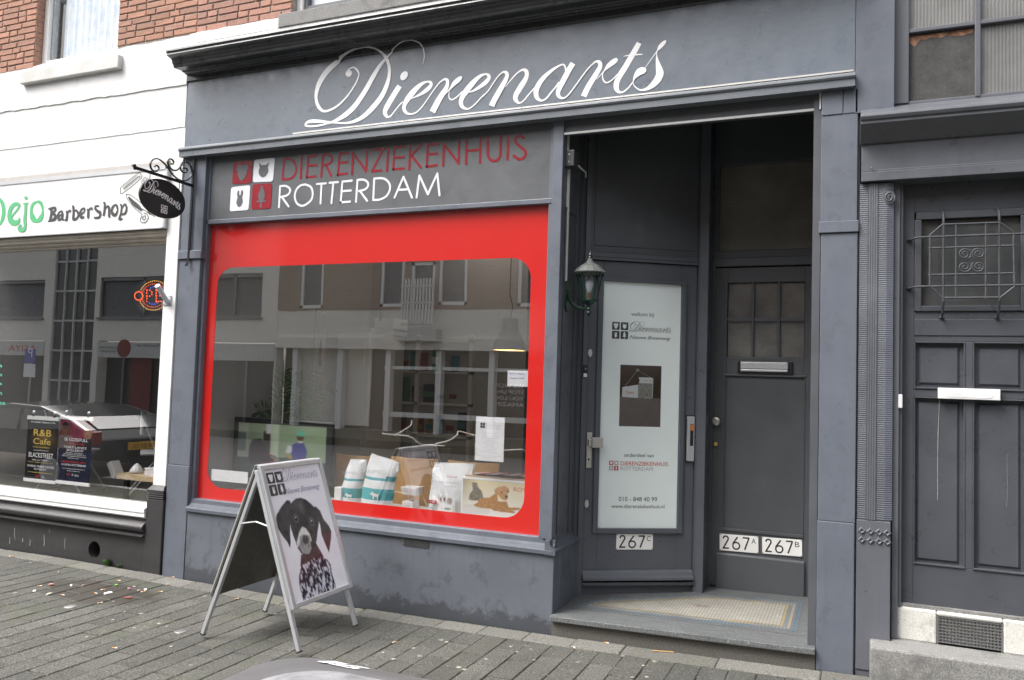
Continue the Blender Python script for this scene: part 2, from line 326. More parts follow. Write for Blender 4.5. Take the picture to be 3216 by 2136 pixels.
oi = N(t, 'ShaderNodeObjectInfo'); c = mix(t, 1., c, ramp(t, oi.outputs['Random'], [(0, .78), (1, 1.1)]), 'MULTIPLY')
c = mix(t, ramp(t, noise(t, 3, 6, rough=.7), [(.55, 0.), (.7, .5)]), c, (.12, .13, .06)); t.links.new(c, b.inputs['Base Color']); b.inputs['Roughness'].default_value = .9; bump(t, b, n1, .5, .002); M['border'] = m_
m_, t, b, c, n1 = gravelly('joint_soil', (.012, .014, .008), (.028, .029, .018), (.12, .115, .10), 200)
c = mix(t, ramp(t, noise(t, 4, 5), [(.45, 0.), (.62, .8)]), c, (.030, .042, .012)); t.links.new(c, b.inputs['Base Color']); b.inputs['Roughness'].default_value = .95; M['joint'] = m_
m_, t, b, c, n1 = gravelly('granito_riser', (.07, .066, .06), (.15, .14, .125), (.33, .31, .28), 300); t.links.new(c, b.inputs['Base Color']); b.inputs['Roughness'].default_value = .8; bump(t, b, n1, .4, .002); M['riser'] = m_
m_, t, b, c, n1 = gravelly('blue_stone', (.082, .088, .09), (.155, .162, .162), (.35, .36, .35), 150)
c = mix(t, 1., c, ramp(t, noise(t, 1, 4, pos(t, (6, 60, 60))), [(.3, .75), (.7, 1.2)]), 'MULTIPLY'); t.links.new(c, b.inputs['Base Color']); b.inputs['Roughness'].default_value = .55; bump(t, b, n1, .3, .002); M['stone'] = m_
m_, t, b, c, n1 = gravelly('grey_threshold_stone', (.16, .16, .155), (.29, .285, .275), (.45, .45, .43), 180)
c = mix(t, ramp(t, noise(t, 5, 7, rough=.75), [(.48, 0.), (.66, .75)]), c, (.09, .088, .085)); t.links.new(c, b.inputs['Base Color']); b.inputs['Roughness'].default_value = .8; bump(t, b, n1, .5, .003); M['greystone'] = m_
m_, t, b, c, n1 = gravelly('whitewashed_stone', (.55, .54, .5), (.66, .65, .61), (.3, .29, .27), 120)
c = mix(t, ramp(t, noise(t, 9, 7, rough=.75), [(.56, 0.), (.68, .6)]), c, (.3, .29, .26)); t.links.new(c, b.inputs['Base Color']); b.inputs['Roughness'].default_value = .85; bump(t, b, noise(t, 30, 5), .6, .004); M['whitestone'] = m_
m_, t, b, c, n1 = gravelly('asphalt', (.035, .035, .036), (.075, .075, .075), (.14, .14, .14), 250); t.links.new(c, b.inputs['Base Color']); b.inputs['Roughness'].default_value = .9; M['asphalt'] = m_
def brickmat(name, base):
    m_, t, b = newmat(name); oi = N(t, 'ShaderNodeObjectInfo')
    c = mix(t, oi.outputs['Random'], tuple(x*.86 for x in base), (base[0]*1.18, base[1]*1.1, base[2]*1.05))
    c = mix(t, ramp(t, noise(t, 60, 5), [(.5, 0.), (.72, .6)]), c, (base[0]*.45, base[1]*.45, base[2]*.5))
    c = mix(t, ramp(t, noise(t, 14, 5), [(.55, 0.), (.75, .35)]), c, (base[0]*1.3, base[1]*1.5, base[2]*1.6)); t.links.new(c, b.inputs['Base Color']); b.inputs['Roughness'].default_value = .9
    bump(t, b, noise(t, 90, 5), .6, .003); return m_
M['brick'] = brickmat('orange_red_brick', (.40, .225, .165)); M['brickr'] = brickmat('pinkish_red_brick', (.40, .225, .175)); M['mortar'] = simple('grey_mortar', (.35, .325, .29), .95, var=.15, scale=25, bmp=.5)
def ribmat(name, col, sc, ax, rough=.45, dist=.0016):
    "fine reeded relief"
    m_, t, b = newmat(name); wv = N(t, 'ShaderNodeTexWave', wave_type='BANDS', bands_direction=ax); wv.inputs['Scale'].default_value = sc; wv.inputs['Distortion'].default_value = 1.2; wv.inputs['Detail'].default_value = 2; wv.inputs['Detail Scale'].default_value = 3
    t.links.new(pos(t), wv.inputs['Vector']); c = mix(t, 1., col, ramp(t, noise(t, 4, 5), [(.3, .8), (.7, 1.25)]), 'MULTIPLY')
    c = mix(t, ramp(t, noise(t, 120, 2), [(.7, 0.), (.74, .4)]), c, (.3, .3, .32)); t.links.new(c, b.inputs['Base Color']); b.inputs['Roughness'].default_value = rough
    bump(t, b, wv.outputs[0], 1., dist); return m_
M['ribh'] = ribmat('reeded_paint_across', (.105, .111, .13), 27, 'Z'); M['ribv'] = ribmat('reeded_paint_upright', (.095, .10, .118), 26, 'X'); M['ribl'] = ribmat('reeded_paint_lit_side', (.17, .185, .225), 27, 'Z')  # paler reeded copy paints in the lighter, lit side of the chamfer
M['ribglass'] = ribmat('ribbed_glass', (.17, .17, .165), 18, 'X', .3, dist=.0012); M['ribglassd'] = ribmat('dim_ribbed_glass', (.17, .155, .13), 30, 'Z', .22, dist=.001)
m_, t, b = newmat('rusty_slate_pane'); c = mix(t, 1., (.05, .05, .048), ramp(t, noise(t, 9, 8, rough=.8), [(.3, .5), (.7, 1.6)]), 'MULTIPLY')
c = mix(t, ramp(t, noise(t, 140, 2), [(.68, 0.), (.72, .5)]), c, (.4, .38, .33)); t.links.new(c, b.inputs['Base Color']); b.inputs['Roughness'].default_value = .7; M['slate'] = m_
M['rust'] = simple('rusty_flaking_edge', (.25, .13, .08), .9, var=.7, scale=30, bmp=.6)
m_, t, b = newmat('net_curtain'); wv = N(t, 'ShaderNodeTexWave', bands_direction='X'); wv.inputs['Scale'].default_value = 6; wv.inputs['Distortion'].default_value = 5; t.links.new(pos(t), wv.inputs[0])
c = mix(t, wv.outputs[0], (.70, .76, .86), (.82, .84, .88)); c = mix(t, ramp(t, noise(t, 9, 4), [(.5, 0.), (.6, .5)]), c, (.5, .58, .78)); t.links.new(c, b.inputs['Base Color']); b.inputs['Roughness'].default_value = .8; M['net'] = m_
m_, t, b = newmat('bin_dark_plastic'); c = mix(t, 1., (.12, .12, .125), ramp(t, noise(t, 8, 5), [(.3, .9), (.7, 1.12)]), 'MULTIPLY'); c = mix(t, ramp(t, noise(t, 3.5, 3), [(.62, 0.), (.75, .25)]), c, (.25, .08, .09)); t.links.new(c, b.inputs['Base Color']); b.inputs['Roughness'].default_value = .42; M['bin'] = m_
m_, t, b = newmat('bin_scuffed_steel'); c = mix(t, 1., (.40, .41, .43), ramp(t, noise(t, 14, 6, rough=.75), [(.35, .55), (.6, 1.05)]), 'MULTIPLY'); t.links.new(c, b.inputs['Base Color']); b.inputs['Roughness'].default_value = .45; b.inputs['Metallic'].default_value = .3; M['binsteel'] = m_
# brick pattern for the far house (individual bricks are under a pixel there)
m_, t, b = newmat('far_brickwork'); bt = N(t, 'ShaderNodeTexBrick'); bt.inputs['Scale'].default_value = 1; bt.inputs['Color1'].default_value = (.29, .205, .155, 1); bt.inputs['Color2'].default_value = (.36, .26, .20, 1); bt.inputs['Mortar'].default_value = (.33, .29, .25, 1)
bt.inputs['Brick Width'].default_value = .22; bt.inputs['Row Height'].default_value = .065; bt.inputs['Mortar Size'].default_value = .008
cx = N(t, 'ShaderNodeSeparateXYZ'); g = N(t, 'ShaderNodeNewGeometry'); t.links.new(g.outputs[0], cx.inputs[0]); cc = N(t, 'ShaderNodeCombineXYZ'); t.links.new(cx.outputs[0], cc.inputs[0]); t.links.new(cx.outputs[2], cc.inputs[1]); t.links.new(cc.outputs[0], bt.inputs[0]); t.links.new(bt.outputs[0], b.inputs['Base Color']); b.inputs['Roughness'].default_value = .9; M['farbrick'] = m_
# crops of the photograph used for measuring (origin x, origin y, scale)
ZA=(0,0,.4659); ZB=(1000,0,.4659); ZC=(2100,0,.4727); ZD=(0,700,.4659); ZE=(1000,700,.4659); ZF=(2100,700,.4727); ZG=(0,1416,.4659); ZH=(1000,1416,.4659); ZI=(2100,1416,.4727)
Z1=(950,120,.1913); Z2=(1180,180,.16095); Z3=(1520,140,.144); Z4=(1780,110,.144); Z5=(700,400,.21177); Z6=(1180,400,.22024); ZL=(1820,860,.1658); ZM=(1880,1380,.2551); ZO=(1000,1380,.305); ZP=(700,1260,.1913); ZQ=(780,1400,.4338); ZR=(0,1250,.2626); ZS=(0,480,.2626); ZN=(400,480,.21684); ZW=(1700,360,.44); ZJ=(600,1960,.33884)
_gx = [-12, -7, -6.2, -5.2, -4.8, -3.53, -1.77, -.9, 0, .9, 6]; _gz = [-.02, -.012, -.004, -.012, -.018, -.022, .012, .032, .062, .09, .12]
def gz(x): return float(np.interp(x, _gx, _gz))
def fz(x): return .137+.0247*(x+1.74)
# ================================================================== GROUND
mb = MB(); xs = [-16]+_gx+[14]
for i in range(len(xs)-1):
    a, b_ = xs[i], xs[i+1]; za, zb = gz(a)-.010, gz(b_)-.010
    ye = -3.1 if b_ <= -7 else -5.8; mb.add([(a,ye,za),(b_,ye,zb),(b_,.6,zb),(a,.6,za),(a,ye,za-.3),(b_,ye,zb-.3)], [(0,1,2,3),(4,5,1,0)])
pav = mb.build('pavement', M['joint'], kind='structure')
mb = MB().box(-40, 40, -12.9, -3.1, -.5, -.21); mb.build('road', M['asphalt'], kind='structure')
mb = MB().box(-40, 40, -16.4, -12.9, -.5, 0.0); mb.build('opposite_pavement', M['joint'], kind='structure')
mb = MB().box(-16, -7, -3.22, -3.1, -.4, -.02); mb.build('kerb', M['greystone'], kind='structure')
mb = MB().box(-120, 120, -120, 120, -.62, -.55); mb.build('ground', M['asphalt'], kind='structure')
def tile_mesh(sx, sy, seed):
    r = random.Random(seed); c = .005; h = .03; t = [r.uniform(-.0015, .0015) for _ in range(4)]
    j = lambda: r.uniform(-.0016, .0016)
    cs = [(-sx/2, -sy/2), (sx/2, -sy/2), (sx/2, sy/2), (-sx/2, sy/2)]
    bot = [(x, y, -h) for x, y in cs]; mid = [(x+j(), y+j(), t[i]-c) for i, (x, y) in enumerate(cs)]
    top = [(x-math.copysign(c, x), y-math.copysign(c, y), t[i]) for i, (x, y) in enumerate(cs)]
    f = [(8, 9, 10, 11)]
    for i in range(4):
        k = (i+1) % 4; f += [(i, k, 4+k, 4+i), (4+i, 4+k, 8+k, 8+i)]
    me = bpy.data.meshes.new('paver'); me.from_pydata(bot+mid+top, [], f); me.update(); return me
TM = [tile_mesh(.1458, .2805, i) for i in range(8)]; HB = [tile_mesh(.307, .168, 20+i) for i in range(4)]; HB2 = [tile_mesh(.552, .168, 30+i) for i in range(3)]
for q in TM: q.materials.append(M['paver'])
for q in HB+HB2: q.materials.append(M['border'])
def project(P):
    c = RM.T@(np.array(P)-CAM); return 1608+FK*1608*c[0]/c[2], 1068+FK*1608*c[1]/c[2], c[2]
spots = []
for i in range(62):
    x = -7.5637+i*.1495
    for j in range(12):
        y = -.407-.144-(.144 if i % 2 else 0)-j*.288
        if y < -3.3: continue
        spots.append((x, y, 'a'))
    spots.append((x, -.4035+.100, 'q') if i % 2 == 0 else (x, -.376, 'l'))
vis = []
for s_ in spots:
    px_, py_, dz = project((s_[0], s_[1], gz(s_[0])))
    vis.append((dz > 0 and -60 < px_ < 3290 and py_ < 2190, dz))
order = [i for i in sorted(range(len(spots)), key=lambda i: vis[i][1]) if vis[i][0] and spots[i][2] == 'a']
single = set(order[:300]); rest = MB()
HM = tile_mesh(.1458, .200, 77); HM.materials.append(M['paver']); HL = tile_mesh(.1458, .346, 78); HL.materials.append(M['paver'])
def tile_at(me, x, y, name='paver'):
    o = bpy.data.objects.new(name, me); COL.objects.link(o); o.parent = pav
    o.location = (x, y, gz(x)+random.uniform(-.0015, .0015)); o.rotation_euler = (random.uniform(-.003, .003), -math.atan((gz(x+.3)-gz(x-.3))/.6)+random.uniform(-.004, .004), random.uniform(-.003, .003)); return o
hole = (-5.03, -.80)
for i, (x, y, k) in enumerate(spots):
    if k == 'q': me = HM
    elif k == 'l': me = HL
    else: me = TM[random.randrange(8)]
    if i in single: tile_at(me, x+random.uniform(-.001, .001), y+random.uniform(-.001, .001))
    else:
        z = gz(x)+random.uniform(-.002, .002); rest.add([(v.co[0]+x, v.co[1]+y, v.co[2]+z) for v in me.vertices], [tuple(p.vertices) for p in me.polygons])
rest.build('paver_field', M['paver'], pav, kind='stuff')
x = -9
while x < 2:
    w_ = .31 if x < -1.4 else .555
    me = random.choice(HB if w_ < .4 else HB2)
    o = tile_at(me, x+w_/2, -.1, 'border_paver'); x += w_
# ================================================================== VET CLINIC BUILDING
VB = empty('vet_clinic_building', (-2.5, 0, 0), 'dark blue-grey shopfront building with script lettered fascia and red window border', 'building')
# upper wall
mb = MB().box(-4.985, -4.03, .004, .3, 4.30, 5.6).box(-4.03, -2.2, .15, .3, 4.5, 5.6).box(-2.2, .0, .004, .3, 4.2, 5.6); mb.build('upper_wall', M['mortar'], VB)
mb = MB().box(-5.05, 0, .05, .4, 3.36, 4.35); mb.box(-5.05, 14, .3, .5, 5.0, 9.5); mb.build('wall_core', M['mortar'], VB)
mb = MB(); pts = [(-4.985, 4.30), (-4.985, 4.385)]+[(-4.985+i*.08, 4.386+random.uniform(-.004, .004)) for i in range(1, 12)]+[(-4.03, 4.386), (-4.03, 4.30)]
mb.prism([(a, -.014, b_) for a, b_ in pts], (0, .05, 0)); mb.build('white_plaster_band', M['white'], VB)
mb = MB().box(-5.05, .0, -.012, .2, 4.0, 4.30); mb.build('white_render_band', M['white'], VB)
# individual bricks, both sides of the party line
def brick_mesh(L_, H_, seed):
    r = random.Random(seed); j = lambda: r.uniform(-.0028, .0028); v = []; c = .004
    for y in (0.018, .0, -.0): pass
    q = [(0, 0), (L_, 0), (L_, H_), (0, H_)]
    a = [(x+j(), .02, z+j()) for x, z in q]; b2 = [(x+j(), .004, z+j()) for x, z in q]
    t_ = [(x+(c if x == 0 else -c)+j(), -.001+j()*.5, z+(c if z == 0 else -c)+j()) for x, z in q]
    f = [(8, 9, 10, 11)]
    for i in range(4):
        k = (i+1) % 4; f += [(i, k, 4+k, 4+i), (4+i, 4+k, 8+k, 8+i)]
    me = bpy.data.meshes.new('brick'); me.from_pydata(a+b2+t_, [], f); me.update(); return me
PITCH_B = .0565
def bricks(parent, x0, x1, z0, z1, mat, seedbase, y=-.004, halfstart=True):
    meshes = {}
    def get(L_):
        k = round(L_, 3); v = random.randrange(3)
        if (k, v) not in meshes:
            me = brick_mesh(k, .047, seedbase+len(meshes)); me.materials.append(mat); meshes[(k, v)] = me
        return meshes[(k, v)]
    r = 0; z = z0
    while z < z1-.02:
        x = x0; first = [.10, .205, .10, .155][r % 4]; n = 0
        while x < x1-.02:
            L_ = first if n == 0 else (.205 if (n+r) % 3 else .10)
            L_ = min(L_, x1-x)
            if x1-(x+L_) < .04: L_ = x1-x
            o = bpy.data.objects.new('brick', get(L_)); COL.objects.link(o); o.parent = parent
            o.location = (x-parent.location[0], y-parent.location[1]+random.uniform(-.0015, .0015), z+random.uniform(-.0015, .0015)-parent.location[2])
            x += L_+.0105; n += 1
        z += PITCH_B; r += 1
bricks(VB, -4.980, -4.03, 4.392, 4.90, M['brickr'], 100)
# cornice and fascia
prof = [(.05,4.156),(-.24,4.160),(-.243,4.146),(-.232,4.132),(-.236,4.120),(-.214,4.112),(-.19,4.108),(-.176,4.098),(-.172,4.075),(-.160,4.066),(-.158,4.052),(-.150,4.046),(-.100,4.050),(-.072,4.052),(-.062,4.044),(-.046,4.046),(-.034,4.040),(-.018,4.038),(-.014,4.030),(-.014,3.988),(-.006,3.980),(.05,3.98)]
MB().prism_x(prof, -5.05, .004).build('cornice', M['cornice'], VB)
fas = MB().box(-5.047, .004, .0, .05, 3.42, 3.982); fas = fas.build('fascia_board', M['fascia'], VB)
# ledge with rounded nose, drip strip
prof = [(.03,3.43),(-.035,3.428),(-.052,3.424),(-.062,3.414),(-.064,3.402),(-.058,3.392),(-.050,3.388),(-.050,3.346),(.03,3.346)]
led = MB().prism_x(prof, -5.052, .006).build('fascia_ledge', M['ledge'], VB)
mb = MB(); xx = -3.92
for L_ in (.98, .02, .88, .70, 1.35):
    x1_ = min(xx+L_, .0); mb.box(xx, x1_-.004, -.050, -.028, 3.4295+.001*random.random(), 3.4405); xx = x1_
mb.build('metal_edge_strip', M['steel'], led)
# ---- script lettering traced on its own plane
FA = facade(0)
DI = [(Z1, 'e', (762, 578, 50, 58, -.5)),
(Z1,'s',[(728,560,10),(760,515,18),(845,482,24),(910,540,28),(927,610,24),(880,740,26),(780,900,26),(680,1020,28),(540,1140,34),(370,1203,36),(270,1130,52),(228,1000,52),(240,860,70),(300,700,92),(420,530,96),(540,420,88),(640,340,66),(760,255,38),(900,192,30),(1050,163,22),(1180,178,26),(1290,230,30),(1370,320,50),(1422,450,50),(1428,600,56),(1392,760,75),(1300,960,85),(1150,1150,88),(1000,1290,70),(850,1368,48),(700,1396,28),(560,1390,24),(420,1380,34),(250,1365,50),(130,1368,50),(64,1400,36),(62,1436,34),(140,1450,26),(280,1435,28),(420,1400,26),(560,1350,52),(720,1250,82),(850,1130,88),(960,980,85),(1060,820,84),(1160,640,80),(1270,460,64),(1380,330,42),(1460,250,28),(1520,185,22),(1580,125,20),(1680,68,18),(1800,50,16),(1900,75,20),(1960,115,20),(1990,190,20),(2003,280,16),(1995,360,12),(1975,430,6)]),
(Z2,'e',(557,365,66,96,-.55)),
(Z2,'s',[(467,560,110),(350,745,112),(240,930,110),(192,1030,95),(188,1100,80),(232,1165,42),(300,1140,28),(380,1040,24),(460,940,24),(530,870,22)]),
(Z2,'s',[(690,812,12),(790,768,34),(900,710,60),(1010,630,84),(1080,550,72),(1072,492,50),(1010,480,38),(920,512,62),(820,590,96),(700,720,118),(610,840,108),(560,950,78),(562,1030,64),(615,1095,44),(690,1110,28),(790,1080,28),(890,990,26),(1000,840,22),(1100,695,22),(1190,570,24),(1270,480,32),(1350,432,42),(1398,450,60),(1405,520,70),(1375,610,90),(1300,730,112),(1220,860,120),(1110,1070,124)]),
(Z2,'s',[(1300,790,16),(1370,710,18),(1430,650,24),(1480,590,50),(1540,510,86),(1600,460,100),(1655,412,80),(1688,385,30)]),
(Z2,'s',[(1440,650,14),(1428,740,18),(1440,800,22),(1480,830,26),(1540,808,26),(1620,745,26),(1690,670,24)]),
(Z2,'s',[(1795,690,12),(1900,660,36),(2020,590,66),(2140,500,86),(2212,410,74),(2200,352,52),(2150,332,36),(2060,362,60),(1960,440,92),(1850,560,116),(1750,690,118),(1690,790,98),(1668,880,86),(1690,960,66),(1755,1005,38),(1830,1002,28),(1930,930,26),(2050,800,24),(2130,720,22)]),
(Z3,'s',[(-20,1140,26),(100,1010,26),(200,860,26),(280,740,26),(360,650,30),(430,605,44),(490,620,70),(510,680,82),(480,770,98),(420,880,112),(330,1040,122),(240,1200,126),(170,1345,130)]),
(Z3,'s',[(470,930,14),(520,860,20),(600,760,26),(700,650,30),(790,578,38),(870,550,58),(925,590,82),(935,670,90),(900,770,110),(830,880,124),(750,1010,122),(700,1100,112),(690,1190,92),(740,1262,52),(800,1272,30),(880,1210,28),(980,1090,28),(1110,945,30)]),
(Z3,'s',[(1785,600,36),(1782,520,36),(1748,448,36),(1690,445,36),(1600,490,50),(1480,570,72),(1340,690,96),(1230,820,112),(1160,950,118),(1138,1060,110),(1162,1160,84),(1220,1215,55),(1290,1222,36),(1370,1170,36),(1450,1070,36),(1560,940,36),(1640,820,30)]),
(Z3,'s',[(1945,412,128),(1850,570,126),(1770,720,126),(1690,870,122),(1635,990,108),(1620,1080,88),(1655,1150,62),(1720,1176,38),(1790,1150,32),(1880,1060,30),(2000,900,30),(2130,720,30),(2250,560,30),(2361,440,30)]),
(Z4,'s',[(555,648,30),(620,590,42),(690,580,64),(728,630,86),(725,700,98),(680,790,112),(600,920,118),(500,1080,122),(430,1210,124),(370,1340,128)]),
(Z4,'s',[(650,975,12),(720,900,18),(790,820,22),(840,760,40),(900,690,92),(980,620,118),(1060,560,112),(1100,515,50)]),
(Z4,'s',[(815,800,20),(785,870,22),(790,960,28),(830,1028,30),(880,1046,30),(970,1000,28),(1060,920,26),(1110,860,24)]),
(Z4,'s',[(1580,175,118),(1500,320,124),(1400,490,126),(1290,680,128),(1180,850,128),(1110,980,122),(1080,1090,116),(1092,1190,92),(1150,1250,50),(1230,1245,36),(1330,1170,30),(1420,1060,24),(1465,990,18)]),
(Z4,'s',[(1240,468,12),(1340,452,26),(1500,435,32),(1600,428,26),(1660,428,14)]),
(Z4,'s',[(1450,1030,14),(1470,960,44),(1530,870,116),(1600,800,160),(1680,780,140),(1735,770,60)]),
(Z4,'s',[(1705,720,12),(1780,620,16),(1900,450,18),(1975,345,24),(2020,280,76),(2080,210,92),(2140,150,70),(2165,125,24)]),
(Z4,'s',[(1968,370,14),(1963,450,24),(1975,560,62),(2000,680,112),(2025,790,150),(2030,860,164),(1990,960,162),(1920,1050,142),(1830,1130,102),(1720,1190,60),(1600,1202,34),(1500,1140,20),(1455,1075,14),(1448,1020,8)])]
SCRIPT = []      # strokes in normalised coordinates for re-use on the smaller signs
allp = []
mb = MB()
for n_, (z_, k_, dat) in enumerate(DI):
    d0 = .0012*(1+n_ % 3)+.0005
    if k_ == 'e':
        P = FA.tr(ell(dat[0], dat[1], dat[2], dat[3], dat[4]+1.1 if False else -dat[4], 28), z_)
        flat(mb, FA, P, d0); SCRIPT.append(('e', P)); allp += P
    else:
        sc = z_[2]/ (2518/5.45)
        sp = spline(dat, 5); P = [(a[0], a[1], q[2]*z_[2]) for a, q in zip(FA.tr([tuple(q[:2]) for q in sp], z_), sp)]
        # local scale on the plane: metres per photo pixel
        out = []
        for a in P:
            e = project((a[0]+.01, 0, a[1])); e0 = project((a[0], 0, a[1])); e2 = project((a[0], 0, a[1]+.01))
            s1 = (abs(e[0]-e0[0])+abs(e2[1]-e0[1]))/.02
            out.append((a[0], a[1], max(a[2]/s1, .002)))
        lift = [.0155*min(max((q[1]-3.974)/.008, 0), 1) for q in out]
        n = len(out); base = len(mb.v)
        for i in range(n):
            t_ = np.array(out[min(i+1, n-1)][:2])-np.array(out[max(i-1, 0)][:2]); t_ /= np.linalg.norm(t_)+1e-9
            q = out[i]; h = np.array([-t_[1], t_[0]])*q[2]/2; dd = d0+.0005*i/n+lift[i]
            mb.v += [tuple(FA.p(q[0]-h[0], q[1]-h[1], dd)), tuple(FA.p(q[0]+h[0], q[1]+h[1], dd))]
        for i in range(n-1): mb.f.append((base+2*i, base+2*i+2, base+2*i+3, base+2*i+1))
        SCRIPT.append(('s', out)); allp += out
mb.build('painted_script_lettering', M['letter'], fas)
X0 = min(q[0] for q in allp); X1 = max(q[0] for q in allp); ZB0 = min(q[1] for q in allp); ZH0 = max(q[1] for q in allp)-ZB0
SW = X1-X0
def script(mb, fr, u0, v0, width, height, d=.001, thin=.55, slope=0):
    for n_, (k_, P) in enumerate(SCRIPT):
        f = lambda q: (u0+(q[0]-X0)/SW*width, v0+(q[1]-ZB0)/ZH0*height+slope*(q[0]-X0)/SW*width)
        if k_ == 'e': flat(mb, fr, [f(q) for q in P], d+.0002*(n_ % 3))
        else: ribbon(mb, fr, [(*f(q), max(q[2]*thin*width/SW, width*.004)) for q in P[::2]+[P[-1]]], d+.0002*(n_ % 3), .0002)
# ---- panel board with painted words
brd = MB().box(-4.79, -1.835, .05, .09, 2.825, 3.36).build('sign_board', M['board'], VB)
mb = MB().box(-4.815, -4.79, .038, .1, 2.83, 3.35).box(-4.79, -1.835, .03, .1, 2.797, 2.832).box(-1.862, -1.835, .040, .1, 2.832, 3.35)
mb.build('sign_board_frame', M['grey'], VB, bevel=.004)
FB = facade(.05)
def word(mb, strokes, w_, d=.002):
    for i, (z_, pts, sp) in enumerate(strokes):
        P = FB.tr(pts, z_); 
        if sp: P = [tuple(q[:2]) for q in spline(P, 6)]
        ribbon(mb, FB, [(q[0], q[1], w_) for q in P], d+.0006*(i % 3), .0003, cap=True)
W5, W6 = Z5, Z6
red_w = [(W5,[(885,770),(912,472)],0),(W5,[(912,475),(980,468),(1050,505),(1085,590),(1078,680),(1030,745),(960,770),(885,772)],1),(W5,[(1170,435),(1155,755)],0),
 (W5,[(1245,740),(1272,430)],0),(W5,[(1272,435),(1400,418)],0),(W5,[(1262,572),(1392,560)],0),(W5,[(1245,745),(1378,725)],0),
 (W5,[(1457,728),(1487,412)],0),(W5,[(1487,412),(1565,402),(1618,450),(1603,512),(1550,545),(1478,560)],1),(W5,[(1530,560),(1605,720)],0),
 (W5,[(1705,710),(1735,392)],0),(W5,[(1735,392),(1860,380)],0),(W5,[(1720,530),(1852,515)],0),(W5,[(1705,705),(1840,682)],0),
 (W5,[(1915,695),(1932,380)],0),(W5,[(1932,385),(2125,650)],0),(W5,[(2122,655),(2140,350)],0),
 (W5,[(2225,335),(2392,318)],0),(W5,[(2385,325),(2210,655)],0),(W5,[(2210,655),(2345,640)],0),
 (W6,[(178,305),(160,620)],0),(W6,[(250,600),(272,288)],0),(W6,[(272,288),(415,272)],0),(W6,[(262,432),(400,425)],0),(W6,[(252,600),(400,588)],0),
 (W6,[(495,265),(478,600)],0),(W6,[(655,245),(505,400)],0),(W6,[(505,395),(645,575)],0),
 (W6,[(728,560),(745,252)],0),(W6,[(745,250),(890,238)],0),(W6,[(738,390),(878,375)],0),(W6,[(728,562),(875,540)],0),
 (W6,[(962,545),(975,235)],0),(W6,[(975,240),(1183,515)],0),(W6,[(1183,515),(1190,195)],0),
 (W6,[(1288,520),(1295,180)],0),(W6,[(1488,505),(1495,158)],0),(W6,[(1300,335),(1480,320)],0),
 (W6,[(1597,140),(1598,300),(1602,400),(1628,455),(1690,480),(1750,452),(1775,390),(1780,280),(1783,125)],1),(W6,[(1893,120),(1880,460)],0),
 (W6,[(2115,150),(2055,122),(1995,160),(2000,220),(2080,290),(2135,345),(2130,410),(2080,450),(2030,450),(1968,405)],1)]
mb = MB(); word(mb, red_w, .0185, .001); mb.build('red_painted_word', M['letterred'], brd)
wh_w = [(W5,[(832,1185),(850,872)],0),(W5,[(850,874),(930,870),(990,905),(995,960),(950,1010),(860,1035)],1),(W5,[(885,1045),(978,1175)],0),
 (W5,[(1225,848),(1308,890),(1333,990),(1300,1090),(1190,1163),(1102,1130),(1067,1030),(1090,930),(1150,865),(1225,848)],1),
 (W5,[(1395,843),(1530,832)],0),(W5,[(1465,840),(1450,1130)],0),(W5,[(1582,823),(1710,812)],0),(W5,[(1640,820),(1612,1125)],0),
 (W5,[(1750,1115),(1775,805)],0),(W5,[(1775,805),(1915,792)],0),(W5,[(1762,950),(1900,938)],0),(W5,[(1750,1115),(1890,1103)],0),
 (W5,[(1975,1105),(1997,782)],0),(W5,[(1997,782),(2090,778),(2150,820),(2150,880),(2100,925),(2020,945)],1),(W5,[(2040,950),(2142,1092)],0),
 (W6,[(-35,1036),(-20,734)],0),(W6,[(-20,732),(110,730),(188,790),(205,880),(155,980),(60,1030),(-35,1036)],1),
 (W6,[(270,1002),(398,708)],0),(W6,[(398,708),(518,1002)],0),(W6,[(338,892),(452,885)],0),
 (W6,[(585,1000),(625,690)],0),(W6,[(625,690),(745,955)],0),(W6,[(745,955),(880,660)],0),(W6,[(880,660),(912,970)],0)]
mb = MB(); word(mb, wh_w, .0165, .001); mb.build('white_painted_word', M['letterwhite2'], brd)
# ---- the four animal tiles
DOG=[(.5,.12),(.38,.2),(.29,.36),(.26,.52),(.25,.62),(.17,.58),(.2,.72),(.29,.84),(.40,.82),(.5,.8),(.60,.82),(.71,.84),(.8,.72),(.83,.58),(.75,.62),(.74,.52),(.71,.36),(.62,.2)]
CAT=[(.5,.18),(.36,.25),(.26,.4),(.27,.55),(.30,.62),(.24,.84),(.40,.72),(.5,.735),(.60,.72),(.76,.84),(.70,.62),(.73,.55),(.74,.4),(.64,.25)]
RAB=[(.5,.14),(.40,.2),(.33,.34),(.36,.48),(.38,.54),(.34,.7),(.38,.84),(.45,.8),(.46,.64),(.54,.64),(.55,.8),(.62,.84),(.66,.7),(.62,.54),(.64,.48),(.67,.34),(.60,.2)]
BIRD=[(.44,.06),(.48,.26),(.26,.28),(.26,.33),(.40,.34),(.32,.48),(.36,.68),(.42,.78),(.43,.88),(.5,.93),(.57,.88),(.58,.78),(.64,.68),(.68,.48),(.60,.34),(.74,.33),(.74,.28),(.52,.26),(.56,.06)]
def quadmap(q):   # bilinear in TL TR BR BL
    return lambda u, v: tuple((1-u)*(1-v)*np.array(q[3])+u*(1-v)*np.array(q[2])+(1-u)*v*np.array(q[0])+u*v*np.array(q[1]))
